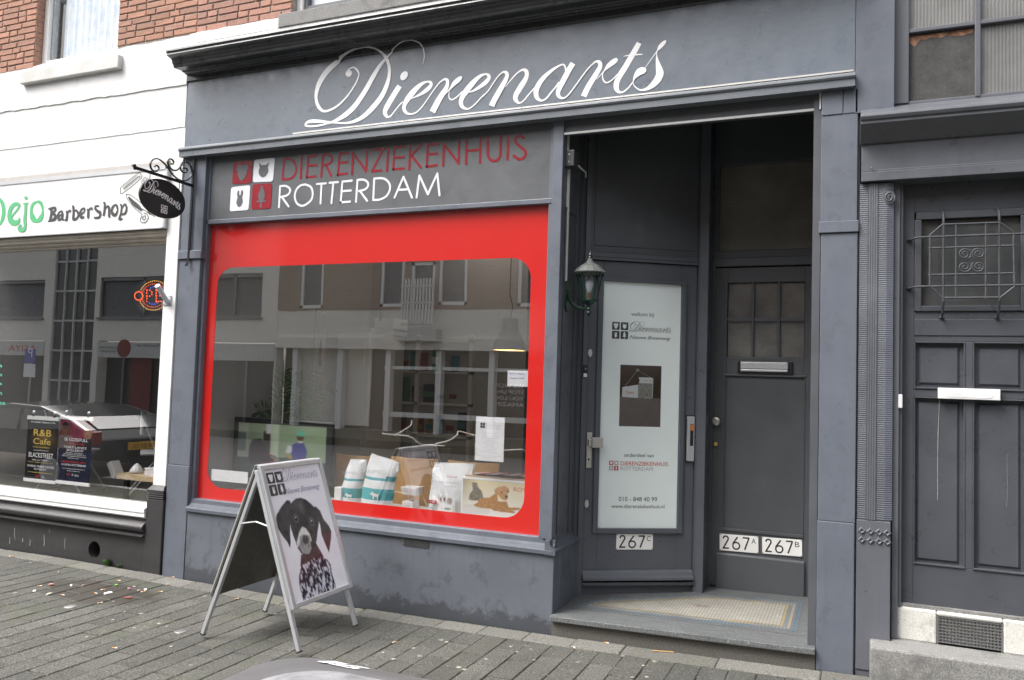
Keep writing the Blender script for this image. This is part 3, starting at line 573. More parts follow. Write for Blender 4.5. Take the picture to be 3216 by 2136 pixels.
def tiles(fr, quads, mats, silmat, parent, d=.002, nm='animal_tile'):
    for q, mt, sh in zip(quads, mats, (DOG, CAT, RAB, BIRD)):
        f = quadmap(q); mb = MB(); flat(mb, fr, [f(*p) for p in rrect(0, 1, 0, 1, .1, 4)], d)
        o = mb.build(nm, mt, parent)
        mb = MB(); flat(mb, fr, [f(*p) for p in sh], d+.0015)
        if parent.parent is None: mb.build('animal_silhouette', silmat, o)
        else: mb.build('animal_silhouette', silmat, parent)
def sqquads(u, v, s_, g_, sx=1.0):
    R_ = lambda a, b_: [(a, b_+s_), (a+s_*sx, b_+s_), (a+s_*sx, b_), (a, b_)]
    return [R_(u, v+s_+g_), R_(u+(s_+g_)*sx, v+s_+g_), R_(u, v), R_(u+(s_+g_)*sx, v)]
tiles(FB, [FB.tr(q, Z5) for q in ([(165,512),(443,487),(425,828),(138,846)],[(470,482),(776,452),(745,805),(445,817)],[(125,890),(411,858),(385,1225),(104,1250)],[(445,850),(734,828),(710,1205),(424,1220)])],
      [M['letterred'], M['letterwhite2'], M['letterwhite2'], M['letterred']], M['board'], brd, .003)
# ---- pilasters
mb = MB().box(-5.042, -4.818, 0, .2, -.06, .86); pil = mb.build('left_pilaster', M['grey'], VB, bevel=.004)
MB().box(-5.038, -4.820, .005, .2, .863, 2.515).build('pilaster_shaft', M['grey'], pil, bevel=.003)
MB().box(-5.048, -4.800, -.012, .2, 2.515, 2.583).build('pilaster_capital', M['grey'], pil, bevel=.004)
MB().box(-5.040, -4.812, .005, .2, 2.583, 3.35).build('pilaster_top', M['grey'], pil, bevel=.003)
mb = MB().box(-.170, .024, -.002, .25, -.05, .88); pil = mb.build('right_pilaster', M['grey'], VB, bevel=.004)
MB().box(-.168, .026, 0, .25, .882, 2.515).build('pilaster_shaft', M['grey'], pil, bevel=.003)
MB().box(-.180, .031, -.012, .25, 2.517, 2.583).build('pilaster_capital', M['grey'], pil, bevel=.003)
MB().box(-.172, .022, 0, .25, 2.583, 3.205).build('pilaster_top', M['grey'], pil, bevel=.003)
MB().box(-.171, -.058, -.006, .25, 3.205, 3.345).box(-.055, .022, -.004, .25, 3.205, 3.345).build('beam_end_block', M['grey'], pil, bevel=.003)
MB().box(.007, .209, -.004, .25, 3.20, 5.6).build('upper_pier', M['grey'], VB, bevel=.003)
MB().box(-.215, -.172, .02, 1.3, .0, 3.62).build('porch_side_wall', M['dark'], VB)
# ---- base wall under window
base = MB().box(-4.815, -1.742, .005, .12, -.06, .508).box(-1.80, -1.742, .12, .50, -.06, .508).build('base_wall', M['greybase'], VB, bevel=.004)
prof = [(.06,.60),(.030,.600),(.026,.572),(.018,.562),(.012,.552),(-.008,.545),(-.016,.535),(-.016,.512),(-.004,.506),(.06,.506)]
sil = MB().prism_x(prof, -4.815, -1.745)
side = [(-1.80,.60),(-1.768,.600),(-1.764,.572),(-1.757,.562),(-1.750,.552),(-1.735,.545),(-1.728,.535),(-1.728,.512),(-1.738,.506),(-1.80,.506)]
sil.prism([(x, -.014, z) for x, z in side], (0, .515, 0)); sil.build('window_sill', M['sillpaint'], VB)
vp = MB().box(-2.852, -2.650, -.001, .006, .455, .508)
vent = vp.build('vent_plate', M['alum_dark'], VB)
mb = MB()
for i in range(15):
    for j in range(5): mb.add([(-2.843+i*.0132+(.0066 if j % 2 else 0)+.0056*math.cos(a*math.pi/3), -.0022, .462+j*.0101+.0056*math.sin(a*math.pi/3)) for a in range(6)], [tuple(range(6))])
mb.build('vent_hole_field', M['rubber'], vent)
# corner post, side panel of the bay
MB().box(-1.835, -1.765, .02, .09, .60, 3.36).box(-1.862, -1.835, .035, .09, .60, 2.797).build('corner_post', M['grey'], VB, bevel=.004)
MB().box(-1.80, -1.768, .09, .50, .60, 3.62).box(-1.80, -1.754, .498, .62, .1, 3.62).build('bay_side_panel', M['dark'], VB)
mb = MB().box(-1.768, -1.758, .09, .335, 2.765, 2.785).box(-1.768, -1.756, .335, .352, .60, 3.6).box(-1.768, -1.75, .44, .50, .55, 3.6).box(-1.768, -1.758, .10, .115, .62, 2.765)
mb.build('bay_side_moulding', M['dark'], VB, bevel=.002)
MB().box(-4.818, -4.792, .035, .11, .58, 2.80).box(-4.792, -1.862, .032, .11, .566, .606).build('window_bead', M['grey'], VB, bevel=.004)
# ---- the window: glass with a red film border behind it
pane = MB().add([(-4.80,.080,.60),(-1.85,.080,.60),(-1.85,.080,2.80),(-4.80,.080,2.80)], [(0,1,2,3)]).build('shop_window_pane', M['glass'], VB)
outer = rrect(-4.80, -1.855, .596, 2.80, .002, 6); inner = rrect(-4.700, -1.988, .700, 2.448, .145, 6)
mb = MB(); n = len(outer); mb.add([(x, .0775, z) for x, z in outer]+[(x, .0775, z) for x, z in inner], [(i, (i+1) % n, n+(i+1) % n, n+i) for i in range(n)])
mb.add([(x, .0785, z) for x, z in outer]+[(x, .0785, z) for x, z in inner], [(i, n+i, n+(i+1) % n, (i+1) % n) for i in range(n)])
mb.build('red_window_border', M['red'], pane)
# ---- porch: beam, ceiling, angled side door wall
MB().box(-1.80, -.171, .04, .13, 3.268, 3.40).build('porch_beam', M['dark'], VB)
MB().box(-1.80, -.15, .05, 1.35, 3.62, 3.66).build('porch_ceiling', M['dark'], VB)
E1 = np.array([.84732, .53108, 0]); FC = Frame((-1.722, .53, 0), E1, (0, 0, 1))
MB().fbox(FC, -.036, .002, .13, 3.62, -.08, .012).fbox(FC, .815, .835, .13, 3.62, -.08, .010).build('side_door_frame', M['doorc'], VB, bevel=.003)
MB().fbox(FC, .002, .815, 2.552, 3.62, -.06, -.012).fbox(FC, .03, .80, 2.60, 3.52, -.012, -.006).build('side_door_overpanel', M['dark'], VB, bevel=.003)
MB().fbox(FC, .002, .815, 2.496, 2.515, -.06, .012).fbox(FC, .002, .815, 2.517, 2.552, -.06, .0).build('side_door_lintel', M['doorc'], VB, bevel=.003)
MB().fbox(FC, .0, .82, .13, .205, -.06, -.012).fbox(FC, .0, .82, .207, .229, -.06, .022).build('side_door_sill', M['dark'], VB, bevel=.003)
dc = MB().fbox(FC, .006, .110, .232, 2.492, -.055, -.012).fbox(FC, .694, .812, .232, 2.492, -.055, -.012).fbox(FC, .110, .694, .232, .600, -.055, -.012).fbox(FC, .110, .694, 2.350, 2.492, -.055, -.012)
side_door = dc.build('side_door', M['doorc'], VB, bevel=.003)
MB().fbox(FC, .070, .108, .566, 2.372, -.012, .006).fbox(FC, .696, .728, .566, 2.372, -.012, .006).fbox(FC, .108, .696, .566, .600, -.012, .006).fbox(FC, .108, .696, 2.350, 2.372, -.012, .006).build('glazing_bead', M['doorc'], side_door, bevel=.003)
mb = MB(); prof = [(-.012,.312),(.004,.310),(.014,.296),(.022,.276),(.034,.262),(.036,.246),(-.012,.244)]
P = [FC.p(.004, z, y) for y, z in prof]; mb.prism(P[::-1], E1*.806); mb.build('weatherboard', M['doorc'], side_door)
# frosted film with a clear window left in it
o_ = rrect(.106, .698, .596, 2.354, .001, 2); i_ = rrect(.251, .558, 1.317, 1.755, .001, 2); n = len(o_)
mb = MB(); mb.add([FC.p(u, v, -.020) for u, v in o_]+[FC.p(u, v, -.020) for u, v in i_], [(i, (i+1) % n, n+(i+1) % n, n+i) for i in range(n)]); film = mb.build('frosted_film', M['film'], side_door)
MB().add([FC.p(*q, -.022) for q in ((.106,.596),(.698,.596),(.698,2.354),(.106,2.354))], [(0,1,2,3)]).build('door_glass', M['glassdoor'], side_door)
dF = -.0188
mb = MB(); text(mb, 'welkom bij', FC, .322, 2.109, .490, .029, dF); text(mb, 'onderdeel van', FC, .295, 1.101, .514, .028, dF); text(mb, '010 - 848 40 99', FC, .263, .788, .546, .033, dF); text(mb, 'www.dierenziekenhuis.nl', FC, .209, .740, .602, .027, dF); mb.build('door_lettering', M['inkgrey'], side_door)
mb = MB(); script(mb, FC, .308, 1.995, .313, .075, dF, .95); text(mb, 'Nieuwe Binnenweg', FC, .312, 1.944, .622, .026, dF, .5); mb.build('door_script_lettering', M['inkgrey'], side_door)
mb = MB(); text(mb, 'DIERENZIEKENHUIS', FC, .270, 1.040, .622, .030, dF); mb.build('door_red_lettering', M['inkred'], side_door)
mb = MB(); text(mb, 'ROTTERDAM', FC, .271, 1.004, .511, .028, dF); mb.build('door_grey_lettering', M['inkmid'], side_door)
tiles(FC, sqquads(.182, 1.939, .056, .008), [M['inkgrey']]*4, M['film'], side_door, dF+.0004, 'door_tile')
tiles(FC, sqquads(.186, 1.004, .031, .006), [M['inkred'], M['inkmid'], M['inkmid'], M['inkred']], M['film'], side_door, dF+.0004, 'door_tile')
h = MB().fbox(FC, .012, .052, 1.02, 1.268, -.012, .002).fbox(FC, .042, .120, 1.166, 1.236, .002, .045).fbox(FC, .02, .055, 1.175, 1.225, .002, .03).build('door_pull', M['steel'], side_door, bevel=.003)
MB().lathe((*FC.p(.031, 1.08, .003),), [(.007, 0), (.007, .004)], 12, 1).build('keyhole', M['rubber'], h)
for (uu, vv, a_, b_) in ((.024, .771, .015, .028), (.020, 1.829, .015, .028)):
    mb = MB(); P = ell(uu, vv, a_, b_); mb.prism([FC.p(u, v, -.012) for u, v in P][::-1], FC.n*.018); o = mb.build('lock_rosette', M['steel'], side_door)
    MB().fbox(FC, uu-.004, uu+.004, vv-.014, vv+.014, .006, .0075).build('key_slot', M['rubber'], o)if False else None
cov = MB().fbox(FC, .752, .806, 1.08, 1.40, -.012, .012).build('long_letter_flap', M['alu'], side_door, bevel=.003)
MB().fbox(FC, .745, .813, 1.072, 1.408, -.012, -.006).build('flap_back_plate', M['blackplastic'], side_door)
MB().fbox(FC, .772, .796, 1.19, 1.345, .012, .0132).build('sticker', M['ink'], side_door)
mb = MB(); text(mb, 'NEE', Frame(FC.p(.792, 1.337, .0142), (0,0,-1), FC.ex), 0, 0, .03, .014, 0); mb.fbox(FC, .774, .794, 1.30, 1.34, .0132, .0136); mb.build('sticker_orange', M['orangeink'], side_door)
mb = MB(); text(mb, 'JA', Frame(FC.p(.792, 1.262, .0142), (0,0,-1), FC.ex), 0, 0, .022, .014, 0); mb.build('sticker_green', M['greenprint'], side_door)
# ---- entrance (house) door
FD = facade(1.17)
MB().box(-1.022, -.958, .96, 1.22, .12, 3.62).build('porch_corner_post', M['doorc'], VB, bevel=.004)
MB().box(-.958, -.205, 1.145, 1.25, 2.512, 2.575).box(-.958, -.205, 1.16, 1.25, 2.575, 2.63).box(-.958, -.205, 1.15, 1.25, 3.270, 3.62).box(-.958, -.917, 1.16, 1.25, 2.63, 3.27).box(-.257, -.2, 1.16, 1.25, 2.63, 3.27).build('transom_frame', M['dark'], VB, bevel=.004)
MB().box(-.917, -.257, 1.19, 1.20, 2.63, 3.27).build('transom_glass', M['ribglassd'], VB)
MB().box(-.968, -.938, 1.155, 1.2, .16, 2.512).build('door_jamb', M['door'], VB)
dd = MB(); zb = .172
for (a, b_, c_, d_) in ((-.945,-.85,zb,2.505),(-.310,-.215,zb,2.505),(-.85,-.31,2.392,2.505),(-.85,-.31,1.715,1.845),(-.85,-.31,zb,.59)): dd.box(a, b_, 1.17, 1.21, c_, d_)
for xx in (-.669, -.487): dd.box(xx-.0105, xx+.0105, 1.172, 1.21, 1.845, 2.392)
for a, b_ in ((-.85,-.6795),(-.6585,-.4975),(-.4765,-.31)): dd.box(a, b_, 1.172, 1.21, 2.104, 2.132)
dd.box(-.862, -.302, 1.180, 1.215, .585, 1.72)
door = dd.build('panelled_front_door', M['door'], VB, bevel=.003)
mb = MB().box(-.866, -.300, 1.160, 1.170, 1.704, 1.718).box(-.866, -.300, 1.160, 1.17, .575, .597).box(-.866,-.858,1.165,1.17,.597,1.704).box(-.308,-.300,1.165,1.17,.597,1.704).build('panel_moulding', M['door'], door, bevel=.003)
for (a, b_) in ((-.846,-.6795),(-.6585,-.4975),(-.4765,-.314)):
    for (c_, d_) in ((1.848,2.104),(2.132,2.388)): MB().box(a, b_, 1.195, 1.200, c_, d_).build('pane', M['doorpane'], door)
MB().box(-.895, -.291, 1.148, 1.172, .155, .404).prism_x([(1.172,.404),(1.150,.404),(1.155,.414),(1.172,.418)], -.895, -.291).build('kick_board', M['door'], door, bevel=.002)
ms = MB().box(-.768, -.386, 1.155, 1.17, 1.719, 1.815).build('mail_slot', M['blackplastic'], door, bevel=.003)
MB().box(-.746, -.418, 1.145, 1.157, 1.758, 1.808).box(-.746, -.418, 1.143, 1.157, 1.738, 1.755).build('mail_slot_flap', M['alu'], door, bevel=.004)
MB().lathe((-.912, 1.170, 1.366), [(.012,0),(.012,.02),(.029,.022),(.031,.035),(.028,.046),(.02,.05)], 24, 1).build('door_knob', M['steel'], door, smooth=False)
lk = MB().box(-.934, -.894, 1.160, 1.17, 1.172, 1.232).build('lock_plate', M['door'], door, bevel=.002); MB().lathe((-.914, 1.160, 1.199), [(.014,0),(.014,.006),(.008,.008)], 20, 1).build('lock_cylinder', M['inkgold'], door)
MB().box(-.950, -.205, 1.12, 1.25, .05, .155).build('door_threshold', M['greystone'], VB)
MB().prism([(-1.80,.50,.1),(-1.0,1.0,.1),(-1.0,1.3,.1),(-1.80,1.3,.1)], (0,0,.02))
# ---- step and mosaic
def fbq(P): return [(x, y, fz(x)) for x, y in P]
st = MB(); P = [(-1.745,-.042),(-.172,-.042),(-.172,.20),(-1.745,.20)]
st.add(fbq(P)+[(x, y, fz(x)-.034) for x, y in P], [(0,1,2,3),(7,6,5,4),(0,4,5,1),(1,5,6,2),(2,6,7,3),(3,7,4,0)])
step = st.build('porch_step', M['stone'], VB, bevel=.005)
MB().add([(-1.742,-.004,-.05),(-.174,-.004,-.05),(-.174,-.004,fz(-.172)-.03),(-1.742,-.004,fz(-1.745)-.03)], [(0,1,2,3)]).build('step_riser', M['riser'], step)
MB().add(fbq([(-1.745,.20),(-.172,.20),(-.172,1.2),(-1.1,1.2),(-1.745,.56)]), [(0,1,2,3,4)]).build('porch_floor', M['stone'], step)
poly = [(-1.665,.235),(-.285,.255),(-.285,.985),(-.93,.93),(-1.60,.455)]
def indist(x, y):
    dm = 9; n = len(poly)
    for i in range(n):
        x1, y1 = poly[i]; x2, y2 = poly[(i+1) % n]; L_ = math.hypot(x2-x1, y2-y1); dm = min(dm, ((x2-x1)*(y-y1)-(y2-y1)*(x-x1))/L_)
    return dm
mos = {}
ts = .0208
for i in range(72):
    for j in range(40):
        x = -1.68+i*ts; y = .22+j*ts; d_ = indist(x+ts/2, y+ts/2)
        if d_ < 0: continue
        k = 'b' if d_ < .045 else 'p' if d_ < .065 else 'g' if d_ < .083 else 'y' if d_ < .106 else 'c'
        cx_, cy_ = (x+.916)/ts, (y-.60)/ts
        if abs(cx_) < 2.6 and abs(cy_) < 1.7: k = 'p' if (abs(cx_) > 1.4 or int(cx_+9) % 2) else 'b' if int(cy_+9) % 2 else 'y'
        # stepped corners
        mos.setdefault(k, MB()); g_ = .0012; zz = fz(x)+.0015+random.uniform(0, .0008)
        mos[k].add([(x+g_, y+g_, zz), (x+ts-g_, y+g_, zz), (x+ts-g_, y+ts-g_, zz), (x+g_, y+ts-g_, zz)], [(0,1,2,3)])
MB().add([(x, y, fz(x)+.0008) for x, y in poly], [tuple(range(5))]).build('mosaic_bed', simple('mosaic_grout', (.13,.12,.11), .8), step)
for k, (nm, cl) in dict(b=('blue', (.12,.16,.19)), p=('terracotta', (.30,.245,.195)), g=('grey', (.15,.19,.2)), y=('ochre', (.31,.26,.155)), c=('cream', (.34,.325,.285))).items():
    if k in mos: mos[k].build(nm+'_mosaic_field', simple('mosaic_'+nm, cl, .45, var=.15, scale=8), step, kind='stuff')
MB().box(-1.9, 0, 1.2, 1.3, 0, .1)
# ================================================================== NEIGHBOUR HOUSE (right)
NB = empty('neighbour_house', (.7, 0, 0), 'dark painted doorway building at the right with carved pilaster and grilled door', 'house')
cp = MB().box(.034, .206, .004, .25, .09, .905).build('carved_pilaster', M['nb'], NB, bevel=.004)
MB().box(.020, .036, .03, .25, .0, 3.2).box(-.02, .22, .251, .298, -.1, 5.5).build('gap_filler', M['nb'], NB)
MB().box(.034, .206, .012, .25, .0, .09).build('pilaster_foot', M['nb'], cp)
MB().box(.036, .078, .010, .2, .908, 2.79).build('reeded_strip', M['ribh'], cp); MB().box(.078, .131, .002, .2, .908, 2.79).build('reeded_strip', M['ribv'], cp)
MB().box(.131, .176, .006, .2, .908, 2.79).build('reeded_strip', M['ribh'], cp); MB().prism([(.176,.006,.908),(.212,.03,.908),(.212,.2,.908),(.176,.2,.908)], (0,0,1.882)).build('reeded_strip', M['ribl'], cp)
for i in range(4):
    for j in range(2):
        cx, cz, r = .060+i*.0437 if i < 3 else .189, .845-j*.050, .022
        mb = MB(); c0 = [(cx-r, .003, cz), (cx, .003, cz-r), (cx+r, .003, cz), (cx, .003, cz+r)]; ci = [(cx-r*.62, -.006, cz), (cx, -.006, cz-r*.62), (cx+r*.62, -.006, cz), (cx, -.006, cz+r*.62)]
        mb.add(c0+ci+[(cx, .003, cz)], [(0,1,5,4),(1,2,6,5),(2,3,7,6),(3,0,4,7),(4,5,8),(5,6,8),(6,7,8),(7,4,8)]); mb.build('diamond_ornament', M['nb'], cp)
sp = []
for i in range(30):
    a = 2*math.pi*1.6*i/29; r = .024*(1-i/34); sp.append((.188+r*math.cos(a+1.2), -.002, 2.705+r*1.15*math.sin(a+1.2)))
mb = MB().tube(sp, .0035, 6); mb.prism([(x, .004, z) for x, z in ell(.188, 2.705, .030, .036)][::-1], (0, .05, 0)); mb.build('scroll_bracket', M['nb'], cp)
# ledge, beam
prof = [(.10,3.262),(-.145,3.150),(-.155,3.142),(-.158,3.128),(-.150,3.112),(-.140,3.108),(-.140,3.092),(-.03,3.012),(-.012,3.008),(.10,3.008)]
MB().prism_x(prof, .036, 1.6).build('door_canopy', M['nb'], NB, bevel=.002)
MB().box(.042, 1.6, -.014, .12, 2.853, 3.010).box(.128, 1.6, -.022, .12, 2.848, 2.862).box(.042, 1.6, -.026, .12, 2.797, 2.850).build('door_beam', M['nb'], NB, bevel=.003)
MB().lathe((.094, -.024, 2.873), [(.006,0),(.004,.004)], 10, 1).build('bolt_head', M['alum_dark'], NB)
MB().box(.213, .245, .05, .25, .27, 2.80).box(.245, .262, .07, .25, .44, 2.80).build('door_frame', M['nb'], NB, bevel=.003)
FN = facade(.12)
nd = MB(); y0 = .12
for (a, b_, c_, d_) in ((.262,.323,.456,2.80),(.860,.93,.456,2.80),(.323,.86,2.636,2.80),(.323,.86,1.905,2.072),(.323,.86,1.597,1.641),(.323,.86,.456,.674),(.575,.611,.674,1.905)): nd.box(a, b_, y0, .17, c_, d_)
nd.box(.32, .86, .150, .17, .66, 1.92); ndoor = nd.build('grilled_front_door', M['nbdoor'], NB, bevel=.003)
MB().box(.323, .86, .114, .125, 1.938, 2.030).build('door_rail', M['nbdoor'], ndoor, bevel=.003)
for (a, b_, c_, d_, ia, ib, ic, id_) in ((.323,.575,1.641,1.905,.358,.538,1.677,1.866),(.611,.86,1.641,1.905,.650,.826,1.677,1.862),(.323,.575,.674,1.597,.352,.538,.706,1.560),(.611,.86,.674,1.597,.648,.826,.708,1.560)):
    MB().box(a, b_, .116, .15, d_-.008, d_).box(a, b_, .112, .15, c_, c_+.009).box(a, a+.007, .116, .15, c_, d_).box(b_-.007, b_, .116, .15, c_, d_).build('panel_moulding', M['nbdoor'], ndoor, bevel=.002)
    mb = MB(); q = [(ia, ic), (ib, ic), (ib, id_), (ia, id_)]; o_ = [(ia-.014, ic-.014), (ib+.014, ic-.014), (ib+.014, id_+.014), (ia-.014, id_+.014)]
    mb.add([(x, .151, z) for x, z in o_]+[(x, .138, z) for x, z in q], [(0,1,5,4),(1,2,6,5),(2,3,7,6),(3,0,4,7),(4,5,6,7)]); mb.build('raised_panel', M['nbdoor'], ndoor)
MB().box(.330, .858, .108, .12, 2.592, 2.634).box(.323, .358, .108, .12, 2.073, 2.592).box(.835, .86, .108, .12, 2.073, 2.592).box(.358, .835, .108, .12, 2.073, 2.104).build('window_bead', M['nbdoor'], ndoor, bevel=.004)
MB().box(.35, .84, .145, .149, 2.09, 2.60).build('door_window_pane', M['oppglass'], ndoor)
MB().box(.441, .738, .090, .12, 1.589, 1.649).build('mail_slot', M['plastic'], ndoor, bevel=.003)
mb = MB(); mb.prism([(x, .0885, z) for x, z in rrect(.470, .706, 1.600, 1.638, .018, 5)][::-1], (0, .001, 0)); mb.build('mail_slot_flap', simple('flap_plastic', (.70,.70,.72), .4, bmp=0), ndoor)
mb = MB()   # cracks in the paint
FNc = facade(.136)
ribbon(mb, FNc, [(q[0], q[1], w_) for q, w_ in zip(spline([(.452,1.588),(.449,1.5),(.446,1.42),(.4445,1.33),(.444,1.2),(.4445,1.1),(.444,1.03)], 5), [.0018+.002*random.random() for _ in range(31)])], .002)
ribbon(mb, FNc, [(q[0], q[1], .0011) for q in spline([(.778,1.3),(.774,1.28),(.776,1.12),(.772,1.02)], 4)], .0025); mb.build('paint_crack', simple('bare_wood', (.33,.31,.28), .8), ndoor)
# wrought iron grille in front of the window
gr = MB(); yb = .030; r = .0064
oc = [(.453,2.543),(.727,2.541),(.789,2.486),(.793,2.196),(.729,2.138),(.455,2.139),(.394,2.204),(.394,2.488)]
gr.tube([(x, yb, z) for x, z in oc], r, 6, closed=True)
for x in (.459, .724): gr.tube([(x, yb+.07, 2.634), (x, yb+.01, 2.60), (x, yb, 2.56), (x, yb, 2.12), (x, yb+.03, 2.06), (x, yb+.07, 2.036)], r, 6)
for x in (.520, .661): gr.tube([(x, yb, 2.543), (x, yb, 2.13)], r*.9, 6)
for z in (2.477, 2.203): gr.tube([(.296, yb+.07, z), (.32, yb+.02, z), (.34, yb, z), (.90, yb, z)], r, 6)
for z in (2.415, 2.267): gr.tube([(.385, yb, z), (.80, yb, z)], r*.9, 6)
grille = gr.build('iron_grille', M['ironpaint'], ndoor)
for cx, cz, a0, dr in ((.560,2.377,-.8,1),(.626,2.377,math.pi+.8,-1),(.560,2.307,.8,-1),(.626,2.307,math.pi-.8,1)):
    sp = []
    for i in range(34):
        a = a0+dr*2*math.pi*1.9*i/33; rr_ = .0325*(1-i/40); sp.append((cx+rr_*math.cos(a), yb-.004, cz+rr_*math.sin(a)))
    MB().tube(sp, .0042, 6).build('grille_scroll', M['ironpaint'], ndoor)
for x, z in ((.459,2.634),(.724,2.634),(.459,2.036),(.724,2.036),(.296,2.477),(.296,2.203)):
    mb = MB(); mb.add([(x-.016,.112,z),(x,.112,z-.016),(x+.016,.112,z),(x,.112,z+.016),(x,.092,z)], [(0,1,4),(1,2,4),(2,3,4),(3,0,4)]); mb.build('grille_rosette', M['ironpaint'], ndoor)
# threshold stone with grate, step
MB().box(.236, .437, .075, .3, .262, .440).box(.748, 1.6, .075, .3, .262, .440).box(.437, .748, .075, .3, .415, .440).box(.437, .748, .13, .3, .262, .415).build('whitewashed_threshold', M['whitestone'], NB, bevel=.01)
MB().box(.236, 1.6, .09, .3, .441, .457).build('threshold_cap', M['greystone'], NB)
gt = MB()
for i in range(19): x = .447+i*.0162; gt.box(x, x+.006, .084, .09, .272, .412)
for i in range(9): z = .275+i*.0165; gt.box(.443, .744, .081, .087, z, z+.006)
gt.box(.437,.446,.078,.095,.264,.415).box(.740,.748,.078,.095,.264,.415).build('ventilation_grate', M['alum_dark'], NB)
MB().prism([(.104,-.155,-.02),(1.6,-.15,-.02),(1.6,.08,-.02),(.206,.08,-.02),(.206,.012,-.02),(.104,.012,-.02)], (0,0,.287)).build('front_step', M['greystone'], NB, bevel=.012)
# window above
FU = facade(.08)
MB().box(.209, .285, .05, .2, 3.25, 5.6).box(.612, .640, .055, .2, 3.25, 5.6).box(.28, 1.6, .058, .2, 3.656, 3.680).box(.28, 1.6, .058, .2, 4.28, 4.32).box(.209, 1.6, .06, .2, 3.235, 3.262).build('upper_window_frame', M['nb'], NB, bevel=.004)
for (a, b_, c_, d_, mt, lb) in ((.285,.612,3.262,3.656,'slate','blanked-out slate pane with rusty top edge'),(.285,.612,3.68,4.28,'ribglass',None),(.64,1.2,3.262,3.656,'ribglass',None),(.64,1.2,3.68,4.28,'ribglass',None)):
    o = MB().box(a, b_, .085, .09, c_, d_).build('upper_window_pane', M[mt], NB, label=lb)
    if mt == 'slate':
        mb = MB(); top = [(a+.004+i*.0266, d_-.028-random.uniform(0,.016)-(.05 if i < 2 else 0)*random.random()) for i in range(13)]
        flat(mb, FU, [(a+.004, d_-.012), (b_-.004, d_-.01)]+top[::-1], -.0035); mb.build('flaking_putty', M['rust'], o)
MB().box(.209, 3.5, .3, .4, -.1, 5.0).build('backing_wall', M['nb'], NB); MB().box(.93, 1.6, .0, .2, .0, 3.0).build('far_door_frame', M['nb'], NB)
bell = MB().box(.242, .263, .046, .066, 1.529, 1.605).build('doorbell', M['plastic'], None, label='white plastic doorbell on the frame beside the grilled door', cat='doorbell', bevel=.004)
# ================================================================== BARBER BUILDING (left)
BB = empty('barber_building', (-7, 0, 0), 'white plastered shop building with orange brick upstairs and wide display window', 'building')
def jag(x0, x1, z, n, a):
    return [(x0+(x1-x0)*i/n, z+random.uniform(-a, a)) for i in range(n+1)]
mb = MB().box(-12, -5.052, .003, .3, 3.345, 4.34); mb.build('white_plaster_wall', M['white'], BB)
up = jag(-12, -5.054, 4.335, 90, .008); mb = MB(); mb.prism([(a, -.004, b_) for a, b_ in [(-12, 4.0)]+[(x, z+.05*np.interp(x, [-8,-5], [0,1])) for x, z in up]+[(-5.054, 4.0)]][::-1], (0, .02, 0))
lo = jag(-12, -5.054, 3.965, 120, .006); mb.prism([(a, -.011, b_) for a, b_ in lo+[(-5.054, 4.035), (-12, 4.02)]], (0, .03, 0))
l2 = jag(-12, -5.054, 3.612, 80, .0025); mb.prism([(a, -.002, b_) for a, b_ in [(x, z+.012*(x+5)/7) for x, z in l2]+[(-5.054, 3.975), (-12, 3.975)]], (0, .02, 0)); mb.build('plaster_band', M['white'], BB)
MB().box(-5.054, -4.985, -.002, .3, 4.3, 4.39).build('white_plaster_corner', M['white'], BB)
MB().box(-12, -6.93, .004, .3, 4.30, 9).box(-5.88, -4.985, .004, .3, 4.36, 9).box(-6.93, -5.88, .004, .3, 6.2, 9).build('upper_masonry', M['mortar'], BB)
MB().box(-12, -6.9, -.012, .3, 5.06, 5.4).build('upper_white_lintel', M['white'], BB)
bricks(BB, -7.82, -6.93, 4.345, 5.06, M['brick'], 200); bricks(BB, -5.88, -4.985, 4.398, 5.02, M['brick'], 300)
mr = MB()
for i in range(12): mr.box(-6.929, -6.925, .0, .10, 4.345+i*PITCH_B, 4.392+i*PITCH_B)
mr.build('brick_return', M['brick'], BB, kind='stuff')
# upstairs window
uw = MB().box(-6.925, -6.86, .07, .14, 4.36, 6.2).box(-6.86, -5.86, .07, .14, 4.365, 4.425).build('upper_window_frame', M['whitegloss'], BB, bevel=.006)
MB().box(-6.858, -6.835, .105, .15, 4.425, 6.2).build('grey_window_edge', M['galv'], uw)
MB().add([(-6.85,.128,4.42),(-5.8,.128,4.42),(-5.8,.128,6.2),(-6.85,.128,6.2)], [(0,1,2,3)]).build('upper_window_pane', M['glasss'], uw)
mb = MB(); n = 60
for i in range(n):
    a = -6.80+i*1.0/n; b_ = a+1.0/n; ya = .19+.015*math.sin(i*1.3); yb2 = .19+.015*math.sin((i+1)*1.3); zl = 4.44+.02*math.sin(i*.35)
    mb.add([(a, ya, zl), (b_, yb2, zl), (b_, yb2, 6.2), (a, ya, 6.2)], [(0,1,2,3)])
mb.build('net_curtain', M['net'], uw); MB().box(-7, -5.8, .26, .28, 4.3, 6.3).build('room_back', M['roomwall'], uw)
MB().box(-7.037, -5.80, -.05, .12, 4.185, 4.303).build('stone_window_sill', simple('painted_sill', (.60,.59,.57), .7, var=.12, bmp=.3), BB, bevel=.008)
# window over the clinic
vw = MB().box(-4.03, -3.975, .06, .14, 4.41, 5.6).box(-3.975, -2.2, .06, .14, 4.41, 4.452).build('upper_window_frame', M['whitegloss'], VB, bevel=.005)
MB().box(-3.975, -3.94, .085, .15, 4.452, 5.6).box(-3.94, -2.2, .085, .15, 4.452, 4.492).build('dark_window_sash', M['dark'], vw, bevel=.004)
MB().box(-3.94, -2.2, .13, .135, 4.49, 5.6).build('upper_window_pane', M['net'], vw)
MB().box(-4.135, -2.2, -.022, .08, 4.300, 4.408).build('stone_window_sill', M['greystone'], VB, bevel=.006)
